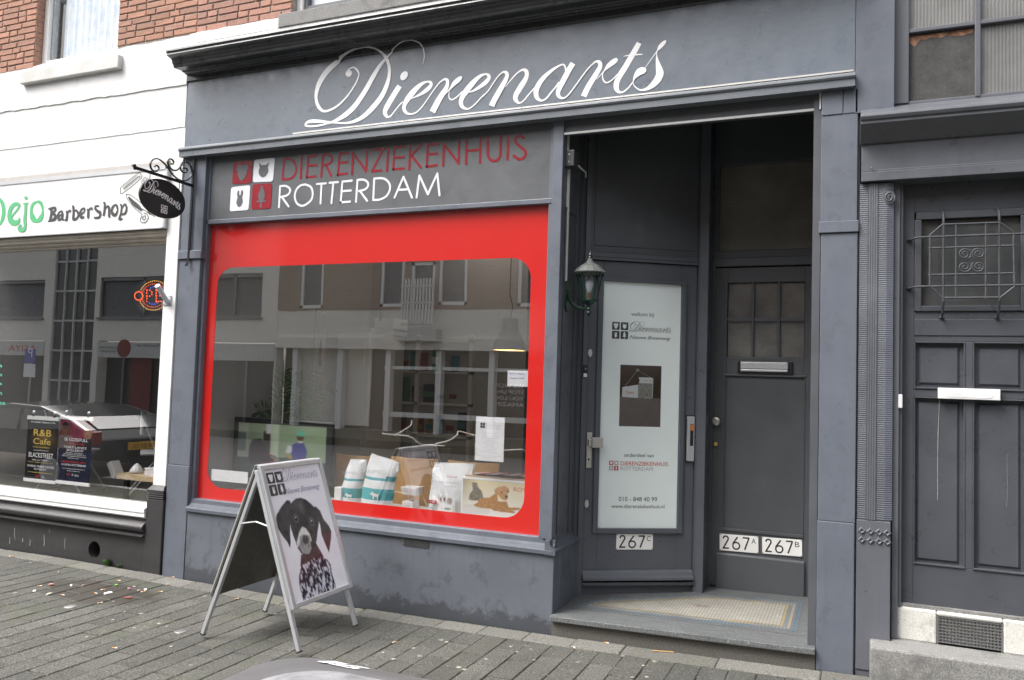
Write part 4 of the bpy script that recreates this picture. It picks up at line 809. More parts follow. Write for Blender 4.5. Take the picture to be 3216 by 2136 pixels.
# shop part
MB().box(-5.187, -5.054, -.002, .25, .684, 3.344).build('white_corner_strip', M['white'], BB, bevel=.003)
MB().box(-12, -5.205, -.005, .15, 3.292, 3.343).build('grey_head_rail', simple('dirty_grey_rail', (.42,.40,.38), .6), BB, bevel=.006)
MB().prism_x([(.12,2.768),(-.003,2.768),(-.005,2.748),(.012,2.738),(.012,2.722),(.04,2.712),(.04,2.695),(.07,2.685),(.07,2.668),(.12,2.668)], -12, -5.187).build('beige_window_head', M['beige'], BB)
MB().add([(-12,.10,.50),(-5.17,.10,.50),(-5.17,.10,2.69),(-12,.10,2.69)], [(0,1,2,3)]).build('barber_window_pane', M['glassb'], BB)
MB().prism_x([(.14,.508),(-.01,.500),(-.03,.496),(-.036,.488),(-.036,.460),(-.028,.455),(-.03,.425),(-.02,.414),(.14,.414)], -12, -5.232).build('white_window_sill', M['whitegloss'], BB, bevel=.002)
pr = [(.1,.413),(.0,.413),(-.004,.395)]+[(-.004-.048*math.sin(math.pi*i/10), .388-.098*i/10) for i in range(11)]+[(-.02,.283),(-.045,.276),(-.045,.268),(.0,.258),(.1,.258)]
MB().prism_x(pr, -12, -5.230).build('rounded_plinth_moulding', M['black'], BB)
bw = MB(); th = 20; hc = (-5.803, .098, .068)
circ = [(hc[0]+hc[2]*math.cos(2*math.pi*i/24), hc[1]+hc[2]*1.05*math.sin(2*math.pi*i/24)) for i in range(24)]
sq = []
for i in range(24):
    a = 2*math.pi*i/24; c_, s_ = math.cos(a), math.sin(a); k = .16/max(abs(c_), abs(s_)); sq.append((hc[0]+k*c_, hc[1]+k*s_))
bw.add([(x, .002, z) for x, z in circ]+[(x, .002, z) for x, z in sq], [(i, (i+1) % 24, 24+(i+1) % 24, 24+i)[::-1] for i in range(24)])
bw.add([(x, .002, z) for x, z in circ]+[(x, .14, z) for x, z in circ], [(i, (i+1) % 24, 24+(i+1) % 24, 24+i) for i in range(24)])
bw.add([(-12,.002,-.1),(hc[0]-.16,.002,-.1),(hc[0]-.16,.002,.258),(-12,.002,.258),(hc[0]+.16,.002,-.1),(-5.23,.002,-.1),(-5.23,.002,.258),(hc[0]+.16,.002,.258)], [(0,1,2,3),(4,5,6,7)])
bw.add([(-12,.16,-.1),(-5.23,.16,-.1),(-5.23,.16,.258),(-12,.16,.258)], [(0,1,2,3)]); bw.build('black_base_wall', M['black'], BB)
mb = MB(); Fq = facade(.0); rq = random.Random(2)
for pts in ([(100,520),(98,560),(103,600)],[(66,580),(66,625)],[(330,528),(336,552)],[(295,565),(300,600),(298,640)],[(440,590),(436,625),(437,662)],[(205,598),(200,640)],[(155,590),(152,615)],[(285,405),(290,412)]):
    P = Fq.tr(pts, ZG); ribbon(mb, Fq, [(q[0], q[1], rq.uniform(.006,.013)) for q in P], .0005, 0)
mb.build('white_paint_splash', M['greystone'], BB)
pd = MB().box(-5.228, -5.049, -.018, .2, -.08, .575).build('corner_pedestal', M['black'], BB, bevel=.006)
for k in range(3): MB().box(-5.229, -5.048, -.024, .2, .580+k*.016, .591+k*.016).build('pedestal_groove', M['black'], pd, bevel=.003)
MB().prism([(-5.226,-.022,.628),(-5.05,-.022,.628),(-5.05,.2,.628),(-5.226,.2,.628)], (0,0,.02)).add([(-5.226,-.022,.648),(-5.05,-.022,.648),(-5.05,.1,.648),(-5.226,.1,.648),(-5.19,.0,.684),(-5.06,.0,.684),(-5.06,.1,.684),(-5.19,.1,.684)], [(0,1,5,4),(1,2,6,5),(2,3,7,6),(3,0,4,7),(4,5,6,7)]).build('pedestal_cap', M['black'], pd)
# interior of the barber
MB().box(-12, -5.05, .12, 5, .30, .34).build('barber_floor', simple('barber_floor', (.10,.09,.08), .5), BB)
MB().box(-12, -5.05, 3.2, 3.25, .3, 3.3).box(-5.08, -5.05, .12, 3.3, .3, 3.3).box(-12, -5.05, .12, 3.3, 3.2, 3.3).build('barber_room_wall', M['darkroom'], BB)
# ---- barber sign box
F0 = facade(-.03); F1s = facade(-.034)
sg = MB().box(-12, -5.19, -.03, .0, 2.776, 3.288).build('barber_sign_box', M['white'], None, label='white sign box with green and black barbershop lettering over the left window', cat='shop sign')
MB().box(-12, -5.19, -.036, -.028, 3.262, 3.292).box(-12, -5.19, -.036, -.028, 2.774, 2.782).box(-5.205, -5.184, -.036, -.0, 2.774, 3.292).build('sign_trim', M['alu'], sg)
def strokes(mb, fr, z_, lst, d=.002, k=1.0):
    for i, pts in enumerate(lst):
        sp = spline(pts, 5); P = fr.tr([tuple(q[:2]) for q in sp], z_)
        out = []
        for a, q in zip(P, sp):
            w0 = fr.p(*a, 0); e0 = project(w0); e1 = project(w0+fr.ex*.01); e2 = project(w0+fr.ez*.01)
            s1 = (math.hypot(e1[0]-e0[0], e1[1]-e0[1])+math.hypot(e2[0]-e0[0], e2[1]-e0[1]))/.02
            out.append((a[0], a[1], k*q[2]*z_[2]/s1))
        ribbon(mb, fr, out, d+.0007*(i % 4), .0003)
mb = MB(); strokes(mb, F0, ZS, [
 [(-70,850,30),(0,850,32),(35,780,50),(45,700,52),(35,620,50),(0,560,34),(-70,540,20)],
 [(140,790,18),(160,740,22),(210,680,28),(235,630,30),(215,615,34),(170,620,44),(130,670,56),(115,740,60),(130,810,64),(180,840,56),(225,820,44),(235,775,16)],
 [(280,610,12),(320,605,16),(345,600,10)],[(312,610,36),(308,700,38),(300,800,44),(305,870,40),(290,915,44),(245,925,36),(225,900,26),(245,870,24),(265,880,14)],
 [(450,580,14),(395,620,44),(375,700,40),(395,780,70),(440,815,40),(490,780,62),(513,700,26),(495,610,40),(450,580,24)]])
flat(mb, F0, F0.tr(ell(314, 540, 22, 20), ZS), .003); mb.build('green_lettering', M['inkgreen'], sg)
mb = MB(); strokes(mb, F0, ZS, [
 [(603,664,18),(618,700,28),(612,760,30),(598,812,26)],[(575,822,10),(600,815,16),(640,806,18)],[(580,674,10),(620,662,18),(662,660,20),(664,690,20),(620,724,14)],[(618,722,14),(660,745,28),(662,780,30),(630,808,20)],
 [(690,760,22),(705,720,20),(740,700,16),(750,740,26),(748,790,24),(775,805,10)],[(745,735,14),(700,770,22),(710,800,24),(745,785,16)],
 [(795,690,10),(805,740,22),(797,800,26),(780,802,10)],[(805,720,16),(830,695,16),(850,700,22)],
 [(862,640,10),(878,650,24),(882,720,26),(880,790,28),(915,790,22),(940,740,24),(915,690,18),(885,700,12)],
 [(965,740,18),(1005,710,16),(1015,670,16),(985,670,18),(960,720,24),(975,770,28),(1010,770,16)],
 [(1045,670,10),(1058,700,22),(1055,770,26),(1050,782,16)],[(1060,690,14),(1085,665,16),(1110,672,20)],
 [(1190,640,12),(1150,640,18),(1140,665,22),(1170,700,24),(1200,720,30),(1190,770,24),(1140,780,18),(1130,765,10)],
 [(1235,598,10),(1255,610,22),(1250,700,22),(1240,755,24)],[(1250,680,12),(1290,640,18),(1308,670,24),(1308,755,24),(1320,765,14)],
 [(1385,618,12),(1350,650,22),(1340,700,20),(1355,735,30),(1385,740,22),(1408,690,14),(1400,635,20),(1385,618,14)],
 [(1435,615,10),(1455,640,20),(1450,720,22),(1430,792,26),(1470,790,10)],[(1460,660,12),(1495,615,18),(1515,660,20),(1500,720,24),(1460,740,14)]], k=1.3)
mb.build('dark_lettering', M['inkgrey'], sg)
mb = MB(); L_ = [[(1445,430,6),(1460,400,6),(1655,245,6),(1680,255,6),(1686,310,6),(1465,485,6),(1443,460,6),(1445,430,6)], [(1470,440,5),(1660,285,5),(1675,300,5)], [(1470,420,4),(1640,275,4)]]
for k in range(14): L_.append([(1490+k*13.2, 410-k*10.5, 6), (1496+k*13.6, 448-k*11, 4)])
L_ += [[(1512,495,6),(1570,510,6),(1700,610,6),(1770,700,6)],[(1512,495,6),(1530,560,6),(1620,670,6),(1690,725,6),(1700,760,6)],[(1540,530,20),(1600,600,46),(1660,650,44),(1700,690,20)],[(1660,660,8),(1720,680,8),(1800,740,8)],
       [(1695,760,8),(1680,800,8),(1700,835,8),(1745,830,8),(1775,780,8),(1760,735,8),(1720,720,8)],[(1720,760,8),(1705,790,8),(1725,805,8),(1745,780,8),(1740,755,8),(1720,760,8)],[(1770,700,8),(1810,735,8),(1860,765,6)],
       [(1730,295,6),(1780,320,6),(1740,375,6),(1695,355,6),(1730,295,6)],[(1730,320,8),(1720,350,8)],[(1755,315,8),(1745,345,8)]]
strokes(mb, F0, ZS, L_); mb.build('comb_and_scissors_drawing', M['inkgrey'], sg)
# ---- LED open sign
FO = facade(.30); mb = {k: MB() for k in ('orange','ledblue','ledyellow')}
def leds(k, pts, r=.0042):
    for q in pts: mb[k].add([FO.p(q[0]+r*math.cos(a*math.pi/3), q[1]+r*math.sin(a*math.pi/3), .004) for a in range(6)], [tuple(range(6))])
cO = FO.tr([(1040, 490)], ZD)[0]; eR = abs(FO.tr([(1040,392)], ZD)[0][1]-cO[1])
for (ra, rb, k, n, lo_, hi_) in ((1.35,1.0,'ledyellow',44,0,360),(1.12,.80,'orange',36,0,360),(.72,.60,'ledblue',18,0,360)):
    for i in range(n):
        a = 2*math.pi*i/n
        if abs(math.sin(a)) < (.30 if k != 'ledblue' else .75): continue
        leds(k, [(cO[0]+eR*ra*math.cos(a), cO[1]+eR*rb*math.sin(a))])
def dots(pts, step=.0185):
    out = []
    for a, b_ in zip(pts[:-1], pts[1:]):
        L__ = math.hypot(b_[0]-a[0], b_[1]-a[1]); k = max(int(L__/step), 1)
        out += [(a[0]+(b_[0]-a[0])*i/k, a[1]+(b_[1]-a[1])*i/k) for i in range(k)]
    return out+[pts[-1]]
def ld(path): leds('orange', dots(FO.tr(path, ZD), .0225), .0062)
for rr_ in (.9,): ld([(937+30*rr_*math.cos(a*math.pi/8), 493+40*(rr_ if rr_ == 1 else .72)*math.sin(a*math.pi/8)) for a in range(17)])
ld([(992,455),(992,530)]); ld([(992,455),(1012,455),(1026,467),(1026,483),(1012,495),(992,495)])
ld([(1056,455),(1056,530)]); ld([(1056,455),(1088,455)]); ld([(1056,492),(1080,492)]); ld([(1056,530),(1088,530)])
on = MB(); c0 = cO; on.add([FO.p(c0[0]+x, c0[1]+z, 0) for x, z in rrect(-eR*1.45, eR*1.45, -eR*1.08, eR*1.08, .05)], [tuple(range(28))])
sgo = on.build('led_open_sign', simple('dark_acrylic', (.03,.03,.032), .3), None, label='oval LED OPEN sign glowing inside the barbershop window', cat='led sign')
for k, q in mb.items(): q.build(k+'_diodes' if k != 'orange' else 'orange_diodes', M[k], sgo)
# flag holder
fh = MB().box(-5.180, -5.092, -.012, -.002, 2.142, 2.222).build('flagpole_holder', M['alu'], None, label='metal flagpole holder screwed to the white corner strip', cat='flag holder', bevel=.002)
MB().tube([(-5.125,-.012,2.165),(-5.122,-.05,2.20),(-5.112,-.14,2.285)], .021, 14).build('holder_tube', M['alu'], fh)
for x in (-5.17,-5.102):
    for z in (2.152, 2.212): MB().lathe((x,-.012,z), [(.006,0),(.005,.004)], 8, 1).build('screw', M['galv'], fh)
# ---- posters hanging in the barber window
def poster(nm, corners, y, art, label):
    fr = facade(y); q = fr.tr(corners, ZR); u0 = (q[0][0]+q[3][0])/2; u1 = (q[1][0]+q[2][0])/2; v1 = (q[0][1]+q[1][1])/2; v0 = (q[2][1]+q[3][1])/2
    f2 = Frame((u0, y, v0), (1,0,0), (0,0,1)); W_, H_ = u1-u0, v1-v0
    t_ = empty(nm, (u0, y, v0), label, 'poster', 'concert posters in the barber window')
    artgrid('printed_sheet', f2, 0, W_, .03, H_-.03, 70, 140, lambda U, V: art(U/W_, V/H_), M['poster'], t_, 0)
    MB().fbox(f2, -.006, W_+.006, H_-.035, H_, -.006, .006).build('top_rail', M['plastic'], t_, bevel=.002); MB().fbox(f2, -.006, W_+.006, 0, .03, -.006, .006).build('bottom_rail', M['plastic'], t_, bevel=.002)
    for uu in (.18*W_, .86*W_):
        MB().fbox(f2, uu-.012, uu+.012, H_-.005, H_+.012, -.004, .008).build('clip', M['blackplastic'], t_); mb = MB().lathe(f2.p(uu, H_+.03, .0), [(.02,0),(.014,.006),(.004,.014)], 14, 1); mb.build('suction_cup', M['galv'], t_)
    return f2, t_, W_, H_
def art1(U, V):
    C = np.zeros(U.shape+(3,)); C[...] = (.012,.012,.014); g = np.exp(-(((U-.55)/.3)**2+((V-.66)/.12)**2)); C += g[...,None]*np.array([.14,.09,.03]); return C
def art2(U, V):
    n_ = vnoise(U, V, 9, 3); C = np.zeros(U.shape+(3,)); C[...] = (.012,.014,.035); top = np.clip((V-.5)/.2, 0, 1)[...,None]
    C = C*(1-top)+top*(np.array([.16,.02,.045])*(.5+n_[...,None]))
    for cx, cz, rx, rz, sk in ((.17,.80,.13,.11,(.10,.05,.035)), (.86,.78,.13,.12,(.26,.13,.08))):
        e = ((U-cx)/rx)**2+((V-cz)/rz)**2; sh = (U-cx)/rx; m_ = e < 1
        C[m_] = (np.array(sk)*(1.25-.5*np.abs(sh[...,None])))[m_]
        hair = m_ & (V > cz+rz*.45); C[hair] = (.012,.01,.012)
        for ex in (-.38, .30):
            m2 = ((U-cx-ex*rx)/.028)**2+((V-cz-.02)/.009)**2 < 1; C[m2] = (.01,.01,.01)
        m2 = ((U-cx)/.045)**2+((V-cz+rz*.52)/.010)**2 < 1; C[m2] = (.12,.04,.04)
        b_ = (V < cz-rz*.8) & (V > .52) & (np.abs(U-cx) < .2+(cz-rz*.8-V)*1.0); C[b_] = (np.array([.16,.13,.13]) if cx < .5 else np.array([.015,.015,.02]))*(1)
    C[((U-.16)/.17)**2+((V-.60)/.1)**2 < 1] *= .7
    C += np.clip((U-.8)*1.2, 0, 1)[...,None]*np.clip(1-np.abs(V-.35)/.2, 0, 1)[...,None]*np.array([.02,.05,.16]); return C
def rows(f2, t_, W_, H_, lst):
    d_ = {}
    for (k, s_, a, v, b_, h) in lst:
        d_.setdefault(k, MB()); text(d_[k], s_, f2, a*W_, v*H_, b_*W_, h*H_, .0018)
    for k, q in d_.items(): q.build('printed_words', M[k], t_)
f2, t_, W_, H_ = poster('concert_poster', [(335,205),(710,235),(660,1035),(295,990)], .17, art1, 'black poster with gold R&B Cafe lettering hanging in the barber window')
rows(f2, t_, W_, H_, [('letter','SATURDAY MARCH 11TH',.1,.895,.88,.026),('inkgold','R&B',.22,.70,.78,.105),('inkgold','Cafe',.22,.575,.78,.095),('inkgold','7 YEAR ANNIVERSARY',.22,.52,.76,.022),('letter','LIVE PERFORMANCE BY',.24,.475,.74,.014),('letter','BLACKSTREET',.1,.375,.88,.075),('letter','AREA 2 BY: TWENTY',.22,.325,.74,.022),('inkgold','KOOMBA - CHARLOVE - FUNAMO - ZOUR',.1,.295,.88,.014),('letter','WORLD TRADE CENTER',.07,.225,.93,.033),('letter','ROTTERDAM',.3,.185,.68,.026),('inkgold','WWW.BONBONENTERTAINMENT.NL',.1,.14,.9,.016),('inkred','O',.36,.075,.47,.04),('letter','h',.58,.07,.64,.04)])
f2, t_, W_, H_ = poster('concert_poster', [(722,210),(1115,225),(1070,1065),(680,1020)], .17, art2, 'maroon and navy poster with two faces hanging beside the black poster')
rows(f2, t_, W_, H_, [('letter','SE CCESSFULL',.17,.635,.88,.045),('inkred','X',.34,.63,.42,.055),('inkred','Live in the Club',.26,.585,.78,.03),('letter','TORY LANEZ',.16,.53,.86,.03),('letter','BOLLEBOF',.26,.485,.76,.034),('letter','ATRO BROS   TWO CROOKS',.22,.455,.76,.016),('letter','ORRIS MARCHO & OTHWHITE   M17',.15,.43,.84,.016),('letter','NOEL HEY  SOULMAN  JAYH MARTINA',.12,.405,.86,.016),('letter','HOSTED BY  LYRICAL',.3,.378,.64,.014),('inkred','FRIDAY MARCH 10TH',.12,.315,.84,.030),('letter','CLUB BLU ROTTERDAM',.12,.275,.86,.028),('letter','WWW.BONBONENTERTAINMENT.NL',.15,.225,.84,.012),('letter','WWW.CLUBBLU.NL',.3,.195,.7,.012),('inkred','O',.3,.13,.4,.04),('letter','R  Lacos',.46,.13,.66,.034)])
# tiny window lettering at the very left
mb = MB(); FL = facade(.098)
for s_, v in (('n',965),('n',1025),('p',1085),('m',1150),('es',1215)):
    a = FL.tr([(-20 if len(s_) == 1 else -10, v+8), (12 if len(s_) == 1 else 34, v+8)], ZD); text(mb, s_, FL, a[0][0], a[0][1], a[1][0], .035, .001)
mb.build('window_lettering', simple('mint_vinyl', (.12,.62,.42), .5, bmp=0), BB)
# folding chairs, table, things in the barber
def fold_chair(x, y, rz, label):
    t_ = empty('folding_chair', (0,0,0), label, 'chair', 'white folding chairs in the barbershop')
    MB().box(-.19,.19,-.18,.18,.415,.445).build('seat', M['plastic'], t_, bevel=.012); MB().box(-.2,.2,.165,.195,.62,.82).build('backrest', M['plastic'], t_, bevel=.012)
    for s_ in (-1, 1):
        MB().tube([(s_*.215,-.26,0),(s_*.21,.0,.36),(s_*.205,.19,.84)], .011, 8).build('leg', M['galv'], t_); MB().tube([(s_*.195,.28,0),(s_*.195,.05,.3),(s_*.19,-.16,.43)], .010, 8).build('leg', M['galv'], t_)
    MB().tube([(-.215,-.24,.03),(.215,-.24,.03)], .009, 6).build('foot_bar', M['galv'], t_); MB().tube([(-.195,.27,.03),(.195,.27,.03)], .009, 6).build('foot_bar', M['galv'], t_)
    t_.location = (x, y, .34); t_.rotation_euler = (0,0,rz); return t_
fold_chair(-7.30, .95, 1.9, 'white folding chair at the left edge of the barber window')
fold_chair(-6.55, 1.35, 2.4, 'white folding chair standing behind the two concert posters')
fold_chair(-6.05, 1.45, -.5, 'white folding chair behind the small table in the barbershop')
FT = facade(.35); a = FT.tr([(1392,900),(1840,920),(1392,960)], ZR)
tb = empty('side_table', (a[0][0], .35, .34), 'chipboard-edged side table in the corner of the barber window', 'table')
MB().box(a[0][0], a[0][0]+1.0, .35, .85, a[2][1]-.004, a[0][1]).build('table_top', M['chip'], tb, bevel=.002)
for x in (a[0][0]+.04, a[0][0]+.9):
    for y in (.40, .78): MB().box(x, x+.035, y, y+.035, .34, a[2][1]-.005).build('leg', M['rubber'], tb)
zt = a[0][1]
def booklet(k):
    x = a[0][0]+.30+random.uniform(-.012,.012); return MB().box(x, x+.22, .38, .60, zt+k*.011, zt+.009+k*.011)
for k in range(6): booklet(k).build('magazine', M['paper'] if k != 5 else M['orange'] if False else M['paper'], None, label=['bottom','second','third','fourth','fifth','top'][k]+' magazine of the stack on the barber side table', cat='magazine', group='magazines stacked on the side table')
mb = MB().lathe((a[0][0]+.12, .46, zt), [(.05,0),(.062,.01),(.055,.03),(.035,.06),(.008,.085)], 20); mb.build('white_dispenser', M['plastic'], None, label='white pointed dispenser standing on the side table', cat='dispenser', smooth=True)
o = MB().box(-.03,.03,-.05,.05,-.012,.14); o = o.build('card_reader', M['plastic'], None, label='tilted white card reader at the side table edge', cat='card reader', bevel=.01); o.location = (a[0][0]-.035, .40, zt-.03); o.rotation_euler = (0, -.55, 0)
# ================================================================== SIGNS, LAMP, CONDUIT
def numplate(fr, q, let, d, label):
    us = [a[0] for a in q]; vs2 = [a[1] for a in q]; u0 = (us[0]+us[3])/2; u1 = (us[1]+us[2])/2; W_ = u1-u0; H_ = ((vs2[0]-vs2[3])+(vs2[1]-vs2[2]))/2
    sl = (vs2[2]-vs2[3])/W_; e2 = fr.ex+fr.ez*sl; f2 = Frame(fr.p(u0, vs2[3], d), e2, np.cross(fr.n, e2))
    o = MB().fbox(f2, 0, W_, 0, H_, 0, .004).build('house_number_plate', M['cream'], None, label=label, cat='number plate', group='enamel house number plates', bevel=.0015)
    mb = MB(); th = .0105*W_/.27
    T_ = lambda pts, sp=0: ribbon(mb, f2, [(a*W_, b_*H_, th) for a, b_ in ([tuple(p_) for p_ in spline(pts, 6)] if sp else pts)], .0046, .0003, cap=False)
    T_([(.10,.72),(.115,.84),(.165,.88),(.215,.83),(.225,.70),(.20,.58),(.10,.16),(.10,.14)],1); T_([(.092,.16),(.245,.16)])
    T_([(.47,.88),(.345,.46)]); T_([(.34,.35),(.37,.19),(.43,.14),(.49,.19),(.52,.35),(.49,.50),(.43,.54),(.37,.50),(.34,.35)],1)
    T_([(.60,.86),(.77,.86)]); T_([(.762,.86),(.65,.14)])
    text(mb, let, f2, .825*W_, .55*H_, .935*W_, .33*H_, .0046); mb.build('printed_number', M['ink'], o)
    mb = MB()
    for a, b_ in ((.02,.05),(.98,.05),(.02,.95),(.98,.95)): flat(mb, f2, ell(a*W_, b_*H_, .0035, .0035, n=8), .0047)
    mb.build('rust_spot', M['rust'], o)
numplate(FC, [(.250,.562),(.520,.560),(.517,.450),(.248,.451)], 'C', -.012, 'house number plate 267 C under the frosted glass side door panel')
numplate(FD, FD.tr([(342,548),(600,570),(597,680),(340,658)], ZI), 'A', .006, 'house number plate 267 A, left of the pair on the front door')
numplate(FD, FD.tr([(625,572),(890,590),(888,703),(621,680)], ZI), 'B', .006, 'house number plate 267 B, right of the pair on the front door')
# bell on side door frame
b1 = MB().fbox(FC, -.032, .001, 1.655, 1.742, .012, .024).build('doorbell', M['blackplastic'], None, label='black doorbell with name sticker on the side door frame', cat='doorbell', bevel=.003)
MB().fbox(FC, -.029, -.004, 1.658, 1.683, .024, .0255).build('sticker', M['paper'], b1); mb = MB().lathe(FC.p(-.016, 1.715, .024), [(.007,0),(.005,.003)], 12, 1); mb.build('push_button', M['galv'], b1)
# white cable trunking
ct = MB().box(-1.7675, -1.752, .125, .141, 2.29, 3.05).box(-1.7675, -1.755, .105, .118, 3.10, 3.27).box(-1.765, -.175, .028, .040, 3.250, 3.264).box(-.185, -.176, .010, .02, 3.25, 3.345)
ct = ct.build('cable_trunking', M['plastic'], None, label='thin white cable trunking running down to the wall lantern', cat='cable duct')
jb = MB().box(-1.7675, -1.700, .06, .155, 3.045, 3.155).build('junction_box', M['inkgrey'], None, label='small dark junction box on the trunking above the lantern', cat='junction box', bevel=.006)
for z in (3.075, 3.125): MB().lathe((-1.735, .06, z), [(.006,0),(.004,.004)], 10, 1).build('screw', M['galv'], jb)
MB().tube([(-1.7,.15,3.07),(-1.695,.30,3.06),(-1.72,.38,3.05)], .006, 6).build('cable_stub', M['plastic'], jb)
# wall lantern
LX, LY = -1.612, .19
la = empty('wall_lantern', (-1.76, .15, 2.2), 'dark green hexagonal wall lantern with white bulb beside the side door', 'wall lamp')
MB().prism([(-1.7675,.12,2.285),(-1.7675,.165,2.31),(-1.7675,.21,2.285),(-1.7675,.215,2.20),(-1.7675,.20,2.12),(-1.7675,.165,2.085),(-1.7675,.13,2.12),(-1.7675,.115,2.20)][::-1], (.016,0,0)).build('wall_plate', M['green'], la, bevel=.004)
ap = spline([(-1.755,.165,2.235),(-1.742,.166,2.18),(-1.715,.17,2.135),(-1.67,.18,2.112),(LX,LY,2.112)], 6)
MB().tube(ap, [.014-.004*i/len(ap) for i in range(len(ap))], 10).build('arm', M['green'], la)
MB().lathe((LX,LY,0), [(.001,2.058),(.011,2.068),(.015,2.082),(.012,2.092),(.008,2.095),(.010,2.100),(.014,2.108),(.010,2.118),(.012,2.13),(.03,2.142),(.044,2.152),(.058,2.158),(.060,2.166),(.054,2.17)], 6, 2).build('lower_bowl', M['green'], la)
rp = [(.106,2.342),(.112,2.350),(.10,2.362),(.078,2.385),(.055,2.402),(.03,2.415),(.018,2.432),(.012,2.448)]
mb = MB().lathe((LX,LY,0), rp, 12, 2); 
mb.build('roof', M['lampcap'], la, smooth=False)
sc_ = MB()
for i in range(18):
    a = 2*math.pi*i/18; a2 = 2*math.pi*(i+1)/18; am = (a+a2)/2; R1 = .098; sc_.add([(LX+R1*math.cos(a),LY+R1*math.sin(a),2.345),(LX+R1*math.cos(a2),LY+R1*math.sin(a2),2.345),(LX+R1*.97*math.cos(am),LY+R1*.97*math.sin(am),2.322)], [(0,2,1)])
sc_.build('scalloped_edge', M['green'], la)
MB().lathe((LX,LY,0), [(.012,2.445),(.016,2.452),(.010,2.462),(.012,2.470),(.006,2.482),(.001,2.50)], 10, 2).build('finial', M['green'], la)
hexp = lambda r, z, k: (LX+r*math.cos(math.pi/3*k+.25), LY+r*math.sin(math.pi/3*k+.25), z)
for k in range(6):
    MB().tube([hexp(.052,2.168,k), hexp(.088,2.342,k)], .0052, 6).build('glazing_bar', M['green'], la)
    MB().add([hexp(.050,2.168,k), hexp(.050,2.168,k+1), hexp(.086,2.342,k+1), hexp(.086,2.342,k)], [(0,1,2,3)]).build('glass_pane', M['glasss'], la)
MB().lathe((LX,LY,0), [(.017,2.170),(.017,2.215)], 14, 2).build('lamp_socket', M['woodd'], la)
MB().lathe((LX,LY,0), [(.014,2.215),(.015,2.235),(.022,2.248),(.027,2.268),(.024,2.288),(.012,2.300),(.001,2.303)], 18, 2).build('bulb', M['bulb'], la, smooth=True)
# hanging oval sign on scroll bracket (projects over the pavement)
BX = -4.93
br = empty('scroll_bracket', (BX, 0, 3.1), 'black wrought iron scroll bracket fixed to the left pilaster', 'bracket')
MB().box(BX-.007, BX+.007, -.575, -.012, 3.100, 3.122).build('arm', M['iron'], br)
MB().box(BX-.010, BX+.010, -.014, -.004, 2.50, 3.33).build('wall_bar', M['iron'], br)
mb = MB()
for k in range(5): mb.tube([(BX, -.010, 2.52), (BX-.012+.006*k, -.03, 2.455)], .004, 5)
mb.build('frayed_foot', M['iron'], br)
MB().tube([(BX, -.57, 3.111), (BX, -.60, 3.128)], .012, 6).tube([(BX,-.575,3.095),(BX,-.585,3.135)], .012, 6).build('arm_tip', M['iron'], br)
FS = Frame((BX, 0, 0), (0, 1, 0), (0, 0, 1))          # plane x = BX seen from the right (+x)
def sc(pts): return [(BX, u, v) for u, v in FS.tr(pts, ZN)]
for pts in ([(425,235),(455,215),(430,180),(395,200),(390,235),(430,270),(460,225),(440,180),(395,180),(378,210)][:0] or [(395,205),(420,180),(455,215),(430,265),(380,265),(340,215),(335,150),(380,95),(450,90),(530,150),(600,235),(670,330),(760,395),(840,405),(915,350),(935,270),(910,180),(850,135),(790,150),(770,215),(790,270),(830,290),(865,265),(850,225),(810,225)],
            [(620,150),(650,165),(670,140),(650,100),(610,90),(585,130),(600,190),(650,245),(710,255),(760,215),(790,165)]):
    MB().tube([tuple(p_) for p_ in spline(sc(pts), 5)], .0055, 6, flat=2.0).build('scroll', M['iron'], br)
hp = FS.tr([(330,290),(330,400),(755,440),(755,545)], ZN)
ov = empty('oval_hanging_sign', (BX, -.30, 2.93), 'black oval sign with white script hanging from the scroll bracket', 'hanging sign')
for a, b_ in ((hp[0], hp[1]), (hp[2], hp[3])): MB().tube([(BX, a[0], 3.105), (BX, a[0], b_[1]-.01)], .003, 6).build('hanger', M['iron'], ov)
oc_ = [(BX-.012, -.302+.222*math.cos(t_), 2.938+.148*math.sin(t_)) for t_ in [2*math.pi*i/56 for i in range(56)]]
MB().prism([q for q in oc_], (.018, 0, 0)).build('oval_plate', simple('black_plate', (.012,.012,.013), .35, bmp=0), ov)
FO2 = Frame((BX+.006, -.302, 2.938), (0, 1, 0), (0, 0, 1)); mb = MB(); 
def curved(mb):
    for n_, (k_, P) in enumerate(SCRIPT):
        f = lambda q: (-.195+(q[0]-X0)/SW*.365, .01+(q[1]-ZB0)/ZH0*.105-.0-.62*max(((q[0]-X0)/SW*.365-.07), 0)**1.75+.006)
        if k_ == 'e': flat(mb, FO2, [f(q) for q in P], .001+.0003*(n_ % 3))
        else: ribbon(mb, FO2, [(*f(q), max(q[2]*1.8*.365/SW, .0062)) for q in P[::2]+[P[-1]]], .001+.0003*(n_ % 3), .0002)
curved(mb); mb.build('script_lettering', M['letter'], ov)
tiles(FO2, sqquads(-.02, -.112, .030, .004, 1.0), [M['letter']]*4, M['ink'], ov, .0012, 'tile')
